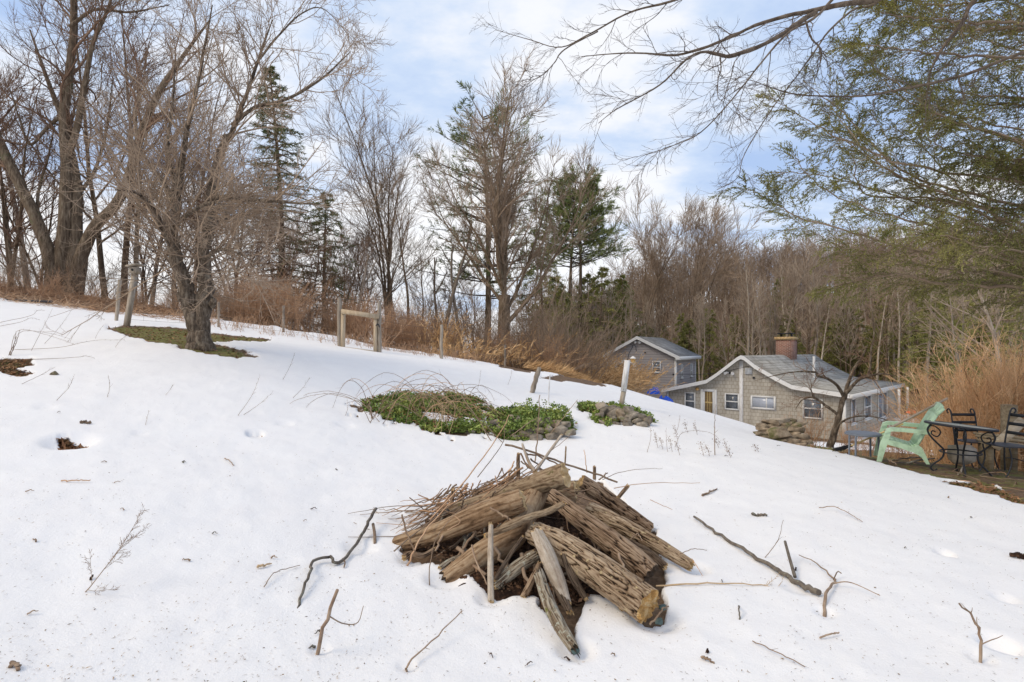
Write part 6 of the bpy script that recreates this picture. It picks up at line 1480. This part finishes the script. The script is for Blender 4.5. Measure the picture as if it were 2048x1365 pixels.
bproto('br2', 'bramble_bush', bush(40, 1.7, .008, rg, .35, 6, .35, (0, 0, .05), .3), 'brush', 'tangled reddish-brown bramble in the thicket behind the wire fence', 'bush')
bproto('br3', 'shrub', bush(26, 2.6, .012, rg, .5, 7, .4, (0, 0, .2), .3, wig=.12), 'twig', 'tall bare brown shrub in the thicket behind the wire fence', 'shrub')
for k in range(74):
    px = rg.uniform(405, 1190); f = (px - 400) / 800
    Y = rg.uniform(18.0, 23.0) + f * 4.0; key = ['br1', 'br2', 'br1', 'br2', 'br3'][k % 5]
    if key == 'br3': Y += 3
    x = (px - CX) / F * Y
    plant(key, (x, Y, gz(x, Y) - .05), rg.uniform(0, 6.28), rg.uniform(.8, 1.2) * (1.0 if px < 900 else .95), None, GBR if key != 'br3' else 'tall bare shrubs behind the wire fence')
for k in range(16):
    px = rg.uniform(-30, 420); Y = rg.uniform(16.5, 20); x = (px - CX) / F * Y
    plant('br1' if k % 2 else 'br3', (x, Y, gz(x, Y) - .1), rg.uniform(0, 6.28), rg.uniform(.45, .75), 'low brown bramble under the bare trees on the left bank', 'brambles under the trees on the left bank')
for k in range(26):
    px = rg.uniform(1050, 1130) if k < 12 else rg.uniform(1190, 1330); Y = rg.uniform(25, 34) ; x = (px - CX) / F * Y
    if px > 1190: Y = rg.uniform(41, 44); x = (px - CX) / F * Y
    plant('br3' if k % 3 else 'br2', (x, Y, gz(x, Y) - .1), rg.uniform(0, 6.28), rg.uniform(1., 1.5), 'bare brown shrub in the thicket at the foot of the wood', 'shrubs at the foot of the wood')
# twiggy saplings standing above the brambles
for px, Y, s, lab in ((1085, 23, 1.5, 'bare arching shrub above the tan grass left of the grey outbuilding'), (1150, 26, 1.7, 'bare tangled shrub nearest the grey outbuilding'), (985, 21.5, 1.3, 'bare shrub at the foot of the blackened maple trunk')):
    plant('br3', gpt(px, Y), rg.uniform(0, 6.28), s, lab, None)
# orange canes at the right
bproto('or1', 'cane_bush', bush(60, 2.1, .009, rg, .33, 4, .3, (0, 0, .1), .4), 'brush_orange', 'clump of tall orange-brown canes at the right behind the iron table', 'bush')
bproto('or2', 'cane_bush', bush(50, 1.8, .008, rg, .5, 5, .35, (0, 0, -.1), .4), 'brush_orange', 'clump of tall orange-brown canes at the right behind the iron table', 'bush')
for k in range(24):
    px = rg.uniform(1890, 2150); Y = rg.uniform(11.2, 15.5)
    if px < 1930: Y = rg.uniform(13.5, 17)
    x = (px - CX) / F * Y; plant('or1' if k % 2 else 'or2', (x, Y, gz(x, Y) - .05), rg.uniform(0, 6.28), rg.uniform(1.1, 1.5), None, 'orange canes behind the iron table')
for k in range(10):
    px = rg.uniform(1770, 1870); Y = rg.uniform(19, 24); x = (px - CX) / F * Y
    plant('or2', (x, Y, gz(x, Y) - .05), rg.uniform(0, 6.28), rg.uniform(.5, .8), 'low rusty canes beyond the porch', 'low canes beyond the porch')
# fine weeds along the fence foot
for k in range(46):
    px = rg.uniform(440, 980); Y = 15.0 + max(0, (px - 700)) / 300 * 1.6 + rg.uniform(-.2, 1.0); x = (px - CX) / F * Y
    if k == 0: bproto('fw', 'weed_clump', bush(9, .42, .004, rg, .5, 4, .4, (0, 0, .1), .3), 'brush', 'short dry weeds at the foot of the wire fence', 'weed')
    plant('fw', (x, Y, gz(x, Y)), rg.uniform(0, 6.28), rg.uniform(.7, 1.4), None, 'dry weeds at the foot of the wire fence')
# shrub and young tree before the shingled house
bproto('hs', 'shrub', bush(30, .85, .005, rg, .4, 5, .4, (0, 0, .3), .12), 'brush', 'low twiggy brown shrub before the house, left of the small crooked tree', 'shrub')
b = S(1622, 886); plant('hs', (b[0], 12.3, gz(b[0] / b[1] * 12.3, 12.3)), 0, 1.0); PROTO['hs'][0].location[0] = b[0] / b[1] * 12.3
for px, Y, s in ((1700, 15, 1.1), (1735, 14, .9), (1575, 16, .8), (1800, 15.5, 1.2), (1770, 13, .7)):
    plant('hs', gpt(px, Y, -.05), rg.uniform(0, 6), s, 'low brown shrub between the patio and the shingled house', 'low shrubs between the patio and the house')
Yt = 11.3; bt = np.array([*at(1662, 893, Yt)[:2], 0]); bt[2] = at(1662, 893, Yt)[2]
def tt(pts, rad): return tl(pts, rad, Yt)
st = [tt([(1660,896,0),(1668,868,0),(1676,838,0),(1683,812,0),(1690,790,0)], [.075,.062,.055,.052,.05]),
      tt([(1690,790,0),(1698,762,.1),(1710,735,.2),(1724,715,.2),(1735,690,.2)], [.042,.035,.03,.022,.008]),
      tt([(1690,790,0),(1700,778,-.1),(1718,760,-.2),(1740,752,-.3),(1765,748,-.4),(1790,752,-.5)], [.038,.034,.03,.024,.016,.006]),
      tt([(1735,755,-.25),(1741,730,-.2),(1742,700,-.2),(1748,670,-.2),(1745,630,-.2),(1750,600,-.2)], [.026,.022,.018,.013,.009,.004]),
      tt([(1688,795,0),(1675,772,-.1),(1655,758,-.2),(1634,752,-.3),(1631,745,-.3),(1595,744,-.4),(1555,750,-.5),(1510,762,-.5)], [.036,.03,.026,.024,.022,.014,.009,.004]),
      tt([(1674,828,0),(1652,812,.1),(1628,796,.2),(1605,800,.3),(1590,820,.3)], [.03,.026,.022,.014,.005]),
      tt([(1627,797,.2),(1622,778,.1),(1624,765,.1)], [.014,.01,.005]),
      tt([(1668,870,0),(1680,848,-.1),(1705,835,-.2),(1740,833,-.3),(1775,842,-.4),(1785,860,-.4)], [.03,.022,.016,.012,.008,.003])]
P1, R1 = stack(st, 22); P1, R1 = knobbly(P1, R1, rg, .1)
c = ramify(P1[1:], R1[1:], [dict(K=8, L=.55, ang=.8, sd=.3, rr=.45, rmax=.01, rmin=.003, n=7, wig=.15, trop=(0,0,.3), curl=.5), dict(K=5, L=.25, ang=.7, sd=.3, rr=.6, rmin=.0025, n=5, wig=.15), dict(K=3, L=.12, ang=.7, rr=.7, rmin=.0022, n=4, wig=.1)], rg)
put_tree('small_tree', bt, [(P1, R1, 10)], c, M['bark_apple'], M['twig_red'], 'small crooked bare tree with low forked limbs before the shingled house')
# tan reed grass left of the outbuilding
def reeds(n, L, rg, w, leanv, mess=.25):
    s = np.zeros((n, 3)); s[:, :2] = rg.normal(0, w, (n, 2)); d = np.array([0, 0, 1.]) + rg.normal(0, mess, (n, 3)) + np.asarray(leanv)
    P, R = grow(s, d, L * rg.uniform(.5, 1.2, n), np.full(n, .011), 7, .03, (leanv[0] * 1.2, leanv[1], -.5), rg, .3, .3)
    V, q = leafy(P[:, 2:], 9, .2, .035, rg, .35, None, .1)
    return P, R, V, q
def reed_clump(name, c, n, L, w, leanv, label, cat='reed grass', mess=.25):
    P, R, V, q = reeds(n, L, rg, w, leanv, mess); root = empty(name, c, label, cat)
    MB().add(*tubes(P + np.asarray(c), R, 3)).build('stalks', M['straw'], root); MB().add(V + np.asarray(c), q).build('plumes', M['straw'], root)
reed_clump('reed_clump', gpt(1165, 31.5), 260, 2.5, .5, (.35, 0, 0), 'tall tan reed clump leaning right at the left corner of the grey outbuilding')
reed_clump('reed_clump', gpt(1215, 29.5), 520, 2.1, .9, (.35, 0, 0), 'wind-bent tan reeds in front of the grey outbuilding doors')
reed_clump('reed_clump', gpt(1170, 27), 340, 1.5, .9, (.6, 0, 0), 'low tan reeds flattened before the grey outbuilding', mess=.35)
reed_clump('reed_clump', gpt(1030, 23), 60, 1.2, .8, (.2, 0, 0), 'tan dead grass below the blackened maple trunk', mess=.45)
reed_clump('reed_clump', gpt(1075, 24.5), 50, 2.0, .35, (.3, 0, 0), 'tall tan grass tuft leaning right of the maple trunk')
reed_clump('reed_clump', gpt(880, 20.5), 45, 1.7, .3, (.1, 0, 0), 'pale dry plume grass rising behind the fence post')
for px, Y in ((960, 19), (1110, 25), (1000, 20.5), (925, 18.5), (1150, 27)):
    reed_clump('reed_clump', gpt(px, Y), 34, .9, .8, (.2, 0, 0), {960:'tan flattened grass right of the last fence post',1110:'tan flattened grass left of the outbuilding reeds',1000:'tan flattened grass left of the maple trunk',925:'tan flattened grass at the last fence post',1150:'tan flattened grass before the tall reed clump'}[px], mess=.5)
n = 6500; Y = rg.uniform(17.5, 34, n); px = 1050 + (Y - 17.5) / 16.5 * 200 + rg.uniform(-10, 70, n) ; x = (px - CX) / F * Y
C = np.stack([x, Y, H0(x, Y)], -1); d = np.stack([rg.normal(.8, .25, n), rg.normal(0, .3, n), rg.uniform(.15, .8, n)], -1)
V, q = blades(C, d, rg.uniform(.25, .6, n), .026, rg)
tag(MB().add(V, q).build('dead_grass', M['straw']), 'flattened tan and rusty grass along the far edge of the snow', 'grass', kind='stuff')
# leaf litter twigs on the left bank
n = 4500; px = rg.uniform(-60, 430, n); Y = rg.uniform(15, 19, n); x = (px - CX) / F * Y; C = np.stack([x, Y, H0(x, Y)], -1)
V, q = blades(C, rg.normal(0, 1, (n, 3)) * [1, 1, .3] + [0, 0, .2], rg.uniform(.1, .5, n), .016, rg)
tag(MB().add(V, q).build('dead_grass', M['brush']), 'matted brown stalks on the bank under the left trees', 'grass', kind='stuff')
tag(MB().tube(cr([at(-60, 601, 15.6), at(0, 600, 15.6), at(50, 602, 15.5), at(105, 604, 15.4)], 12), .035, 8).build('hose_pipe', M['bristle']), 'black pipe lying along the top edge of the snow at the far left', 'pipe')

# ------------------------------------------------------------------ overhanging boughs from trees beside the camera
rg = np.random.default_rng(101)
Yo = 6.0
def to(pts, rad): return tl(pts, rad, Yo)
trunk_o = [(np.array([(8.2,4.6,gz(8.2,4.6)-.3),(8.15,4.6,1.5),(8.0,4.65,4.5),(7.7,4.75,7),(7.6,4.8,10)]), [[.3],[.24],[.21],[.17],[.1]])]
root1 = np.array([(7.9,4.7,5.2)]); root2 = np.array([(7.75,4.75,6.6)]); root3 = np.array([(7.8, 4.7, 6.0)])
def lo(root, pts, rad):
    P, r = to(pts, rad[1:]); return np.vstack([root, P]), [[rad[0]]] + r
lmb = [lo(root1, [(1900,-40,-.3),(1752,0,0),(1690,8,0),(1639,20,.1),(1587,29,.1),(1519,48,.2),(1461,75,.2),(1399,99,.3),(1348,111,.3),(1283,107,.3),(1225,108,.4),(1163,114,.5)], [.06,.042,.038,.034,.032,.027,.024,.02,.018,.015,.011,.008,.005]),
       (to([(1645,18,.1),(1601,44,0),(1570,65,-.1),(1519,92,-.2),(1468,111,-.3),(1440,111,-.3),(1410,104,-.3),(1375,118,-.4),(1327,165,-.4),(1283,192,-.4),(1231,220,-.5),(1197,247,-.5)], [.036,.033,.031,.028,.025,.022,.016,.012,.01,.008,.006,.003])),
       lo(root2, [(1850,-120,-.6),(1700,-30,-.8),(1632,34,-.9),(1574,68,-1.0),(1519,130,-1.0),(1495,161,-1.0),(1451,215,-1.1),(1399,267,-1.1),(1348,291,-1.1),(1290,310,-1.1)], [.05,.035,.022,.015,.012,.0095,.0085,.007,.006,.004,.002]),
       lo(root2, [(1850,-60,0),(1752,7,.3),(1707,20,.4),(1656,65,.4),(1632,99,.4),(1587,161,.3),(1553,205,.3),(1512,267,.2),(1485,318,.2),(1475,356,.1),(1434,380,.1)], [.045,.03,.016,.015,.013,.011,.009,.008,.006,.005,.004,.002]),
       lo(root3, [(1700,-110,.5),(1500,-60,.9),(1350,0,1.2),(1260,25,1.3),(1180,68,1.4),(1120,95,1.5),(1060,80,1.6),(990,60,1.6)], [.06,.045,.03,.02,.014,.011,.008,.006,.003]),
       (to([(1205,58,1.4),(1130,99,1.3),(1108,127,1.2),(1084,151,1.2),(1060,165,1.1),(1042,190,1.1)], [.012,.01,.0085,.007,.005,.002])),
       (to([(1610,40,.1),(1622,75,.1),(1640,98,.2),(1640,128,.2),(1632,150,.2)], [.014,.012,.01,.007,.003])),
       (to([(1440,112,-.3),(1442,140,-.3),(1436,160,-.4),(1440,200,-.5),(1480,175,-.4)], [.01,.008,.006,.004,.002])),
       lo(root1, [(2200,70,0),(2048,105,.3),(1930,150,.3),(1800,180,.3),(1730,192,.3),(1660,193,.3),(1580,187,.3),(1500,160,.3)], [.06,.04,.024,.02,.016,.013,.011,.009,.003]),
       lo(root2, [(2050,-80,.5),(1950,0,.6),(1925,45,.6),(1890,90,.6),(1862,140,.6),(1855,180,.6),(1850,220,.6)], [.06,.05,.034,.03,.024,.014,.009,.004])]
PT, RT = stack(trunk_o, 20); PL, RL = stack(lmb, 40)
RL *= .82
PLk, RLk = knobbly(PL, RL, rg, .18)
c = ramify(PL, RL, [dict(K=14, L=.66, ang=.65, sd=.25, t0=.3, rr=.5, rmax=.007, rmin=.0022, n=9, wig=.13, trop=(-.35,0,-.25), sides=4, curl=.6, tap=.45),
                    dict(K=7, L=.34, ang=.6, sd=.25, rr=.6, rmin=.0023, n=7, wig=.14, trop=(-.1,0,-.2), curl=.6),
                    dict(K=2, L=.13, ang=.6, sd=.25, rr=.7, rmin=.0016, n=4, wig=.12)], rg)
put_tree('overhanging_tree', trunk_o[0][0][0], [(PT, RT, 14), (PLk[:, 1:], RLk[:, 1:], 9)], c, M['twig_over'], M['twig_dark'], 'bare deciduous tree whose long boughs hang into the top of the view')
# hemlock at the right
Yh = 8.2; tx = 10.6
trunk_h = [(np.array([(tx,8.6,gz(tx,8.6)-.3),(tx,8.6,3),(tx+.05,8.6,7),(tx,8.6,11),(tx,8.6,14)]), [[.3],[.26],[.2],[.12],[.04]])]
def th_(pts, d0, d1):
    n = len(pts); return np.array([at(x, y, Yh + d0 + (d1 - d0) * i / (n - 1)) for i, (x, y) in enumerate(pts)])
BG = [([(2340,60),(2100,50),(1950,45),(1850,38),(1745,22)], .2, -1), ([(2340,140),(2100,120),(1900,110),(1790,98),(1695,86)], .2, -1.3), ([(2340,300),(2100,270),(1900,225),(1780,160),(1690,92)], .2, .6),
      ([(2340,400),(2100,370),(1900,345),(1790,322),(1700,285),(1632,250),(1538,192)], .2, -.7), ([(2340,450),(2100,420),(1950,390),(1800,340),(1700,240),(1605,160)], .3, 1.0),
      ([(2340,620),(2100,545),(1951,483),(1893,461),(1795,436),(1737,420),(1640,372),(1585,308)], .2, -.4), ([(2340,660),(2100,570),(1900,520),(1750,480),(1650,450),(1590,431),(1550,407),(1474,368)], .2, -.8),
      ([(2340,560),(2100,500),(1900,430),(1750,380),(1640,350),(1540,345)], .3, .9), ([(2340,600),(2100,560),(1900,540),(1780,520),(1690,500),(1565,425)], .3, 1.2), ([(2340,640),(2100,580),(1900,570),(1800,550),(1720,560),(1655,578)], .2, .3),
      ([(2340,220),(2100,200),(1950,190),(1850,170),(1730,150)], .3, 1.4), ([(2340,20),(2100,-10),(1900,10),(1800,0),(1720,-20)], .3, .8), ([(2340,520),(2100,470),(1900,390),(1760,330),(1660,215)], .3, .3), ([(2340,480),(2100,440),(1950,400),(1850,300),(1750,230)], .4, 1.6),
      ([(2340,350),(2150,310),(2000,270),(1900,240),(1830,200)], .2, -1.2), ([(2340,180),(2150,130),(2000,90),(1900,60),(1850,20)], .3, 1.8), ([(2340,560),(2150,520),(2000,500),(1880,470),(1780,450)], .2, -1.5), ([(2340,700),(2150,620),(2000,570),(1880,560),(1790,575)], .3, 1.5),
      ([(2340,100),(2150,60),(2050,20),(1950,-20)], .3, .4), ([(2340,250),(2150,240),(2050,200),(1980,150)], .3, 1.2), ([(2340,420),(2150,400),(2050,350),(1960,320)], .3, 2.0), ([(2340,520),(2150,530),(2050,480),(1950,450)], .3, 2.4), ([(2340,340),(2150,330),(2020,320),(1930,310)], .3, -.5), ([(2340,620),(2180,600),(2050,560),(1950,570)], .3, 2.6)]
BG = BG + [([(x + (rg.uniform(-40, 40) if i_ else 0), y + 30 + rg.uniform(-25, 25)) for i_, (x, y) in enumerate(p)][:-1] + [(p[-1][0] + rg.uniform(20, 120), p[-1][1] + rg.uniform(0, 50))], a, b + rg.uniform(.3, 1.2)) for p, a, b in BG[::2] if p[-1][0] > 1600]
PB = np.stack([cr(th_(p, a, b), 36) for p, a, b in BG]); RB = np.linspace(.028, .004, 36)[None] * rg.uniform(.7, 1.2, (len(BG), 1))
for i in range(len(BG)): PB[i, 0] = [tx, 8.6, PB[i, 0, 2] - .2]
PB[:, 1:-1] += rg.normal(0, .012, PB[:, 1:-1].shape)
s, d, r, t = spawn(PB, RB, 42, .12, 1, .75, .2, rg, (1, 1, .35))
B2, R2 = grow(s, d, 1.35 * (1.08 - .8 * t) * rg.uniform(.5, 1.2, len(s)), np.clip(r * .4, .0024, .007), 9, .07, (-.2, 0, -.25), rg, .35, .2)
s, d, r, t2 = spawn(B2, R2, 15, .06, 1, .7, .2, rg, (1, 1, .35))
B3, R3 = grow(s, d, .22 * (1.1 - .7 * t2) * rg.uniform(.6, 1.2, len(s)), np.full(len(s), .0017), 5, .06, (-.1, 0, -.35), rg, .5)
keep = rg.random(len(B3)) < 2
V, q = leafy(B3[keep], 14, .032, .012, rg, .65, (0, 0, 1), .02)
V2, q2 = leafy(B2[:, 2:], 26, .032, .012, rg, .65, (0, 0, 1), .1)
put_tree('hemlock_tree', trunk_h[0][0][0], [(np.stack([cr(trunk_h[0][0], 16)]), cr(trunk_h[0][1], 16)[None, :, 0], 12)], [(PB, RB, 7), (B2, R2, 4), (B3, R3, 3)], M['bark'], M['twig'], 'big hemlock whose feathery green boughs fill the upper right of the view', foliage=[(V, q), (V2, q2)], mfol=M['needle_hem'])
# hemlocks and pale trees behind the patio at the right
for px, Y, h, w_, lab in ((2000, 26, 9.6, 3.2, 'olive green hemlock behind the orange canes at the right edge'), (1850, 34, 8.2, 2.8, 'olive hemlock standing behind the porch of the shingled house'), (2090, 22, 9.5, 3.0, 'olive hemlock cut by the right edge of the view'), (1790, 44, 7.5, 2.6, 'low olive hemlock behind the shingled house roof')):
    t, c, f = conifer(h, w_, rg, .12, 70, 'hemlock', .2, 1.1, .17, .035, .6)
    o = put_tree('hemlock_tree', (0,0,0), t, c, M['bark_grey'], M['twig'], lab, foliage=f, mfol=M['needle_hem']); o.location = gpt(px, Y)
for px, Y, s, lab in ((2020, 20, .75, 'pale trunk nearest the right edge behind the canes'), (1985, 25, .8, 'second pale trunk rising behind the canes'), (1935, 30, .75, 'leaning pale tree behind the canes'), (1560, 47, 1.05, 'pale bare tree right behind the brick chimney'), (1625, 44, .95, 'many-limbed pale tree behind the vent pipe'), (1905, 36, .8, 'grey bare tree above the porch')):
    plant('grey', gpt(px, Y), rg.uniform(0, 6), s, lab, None)
# ------------------------------------------------------------------ sky, sun, camera
w = bpy.data.worlds.new('World'); SC.world = w; w.use_nodes = True
nt = w.node_tree; nt.nodes.clear()
SUN_EL, SUN_AZ = math.radians(46), math.radians(-115)      # azimuth from +Y towards +X
sky = nt.nodes.new('ShaderNodeTexSky'); sky.sky_type = 'NISHITA'; sky.sun_disc = False
sky.sun_elevation = SUN_EL; sky.sun_rotation = SUN_AZ
tc = nt.nodes.new('ShaderNodeTexCoord')
sp = nt.nodes.new('ShaderNodeSeparateXYZ'); nt.links.new(tc.outputs['Generated'], sp.inputs[0])
zc = mth(nt, 'ADD', mth(nt, 'MAXIMUM', sp.outputs[2], 0.0), .22)
cb = nt.nodes.new('ShaderNodeCombineXYZ')
nt.links.new(mth(nt, 'DIVIDE', sp.outputs[0], zc), cb.inputs[0]); nt.links.new(mth(nt, 'DIVIDE', sp.outputs[1], zc), cb.inputs[1])
mp = nt.nodes.new('ShaderNodeMapping'); nt.links.new(cb.outputs[0], mp.inputs[0]); mp.inputs['Location'].default_value = (3.1, 1.7, 0); mp.inputs['Scale'].default_value = (.8, 1.0, 1)
n1 = noi(nt, mp.outputs[0], 1.1, 7, .55)
n2 = noi(nt, mp.outputs[0], 3.2, 6, .6)
f = mth(nt, 'ADD', mth(nt, 'MULTIPLY', n1, .75), mth(nt, 'MULTIPLY', n2, .25))
f = mth(nt, 'ADD', f, mth(nt, 'MULTIPLY', mth(nt, 'MAXIMUM', mth(nt, 'SUBTRACT', sp.outputs[2], .62), 0.0), .6))
# thicker cloud to the left and low down, thinner ahead and to the right
f = mth(nt, 'ADD', f, mth(nt, 'MULTIPLY', sp.outputs[0], -.12))
f = mth(nt, 'ADD', f, mth(nt, 'MULTIPLY', mth(nt, 'SUBTRACT', .28, sp.outputs[2]), .28))
cloud = ramp(nt, f, [(.38, (4.4, 5.9, 8.8)), (.455, (6.3, 7.5, 9.5)), (.52, (9.3, 9.5, 10.0)), (.64, (10.4, 10.3, 10.3))])
col = mixc(nt, .93, sky.outputs[0], cloud)
bg = nt.nodes.new('ShaderNodeBackground'); nt.links.new(col, bg.inputs[0]); bg.inputs[1].default_value = .1
out = nt.nodes.new('ShaderNodeOutputWorld'); nt.links.new(bg.outputs[0], out.inputs[0])
sl = bpy.data.lights.new('sun', 'SUN'); sl.energy = 1.6; sl.angle = math.radians(24); sl.color = (1, .85, .64)
so = bpy.data.objects.new('sun', sl); COL.objects.link(so)
sd = Vector((math.sin(SUN_AZ) * math.cos(SUN_EL), math.cos(SUN_AZ) * math.cos(SUN_EL), math.sin(SUN_EL)))
so.rotation_euler = sd.to_track_quat('Z', 'Y').to_euler()
cd = bpy.data.cameras.new('camera'); cd.sensor_width = 36; cd.lens = 36 * F / 2048; cd.shift_y = 17.5 / 2048; cd.clip_end = 4000; cd.clip_start = .05
co = bpy.data.objects.new('camera', cd); COL.objects.link(co); co.location = (0, 0, CAMZ); co.rotation_euler = (PI / 2, 0, 0)
SC.camera = co
SC.view_settings.view_transform = 'Standard'; SC.view_settings.look = 'None'; SC.view_settings.exposure = .1; SC.view_settings.gamma = 1
SC.cycles.max_bounces = 6; SC.cycles.diffuse_bounces = 3; SC.cycles.transparent_max_bounces = 4
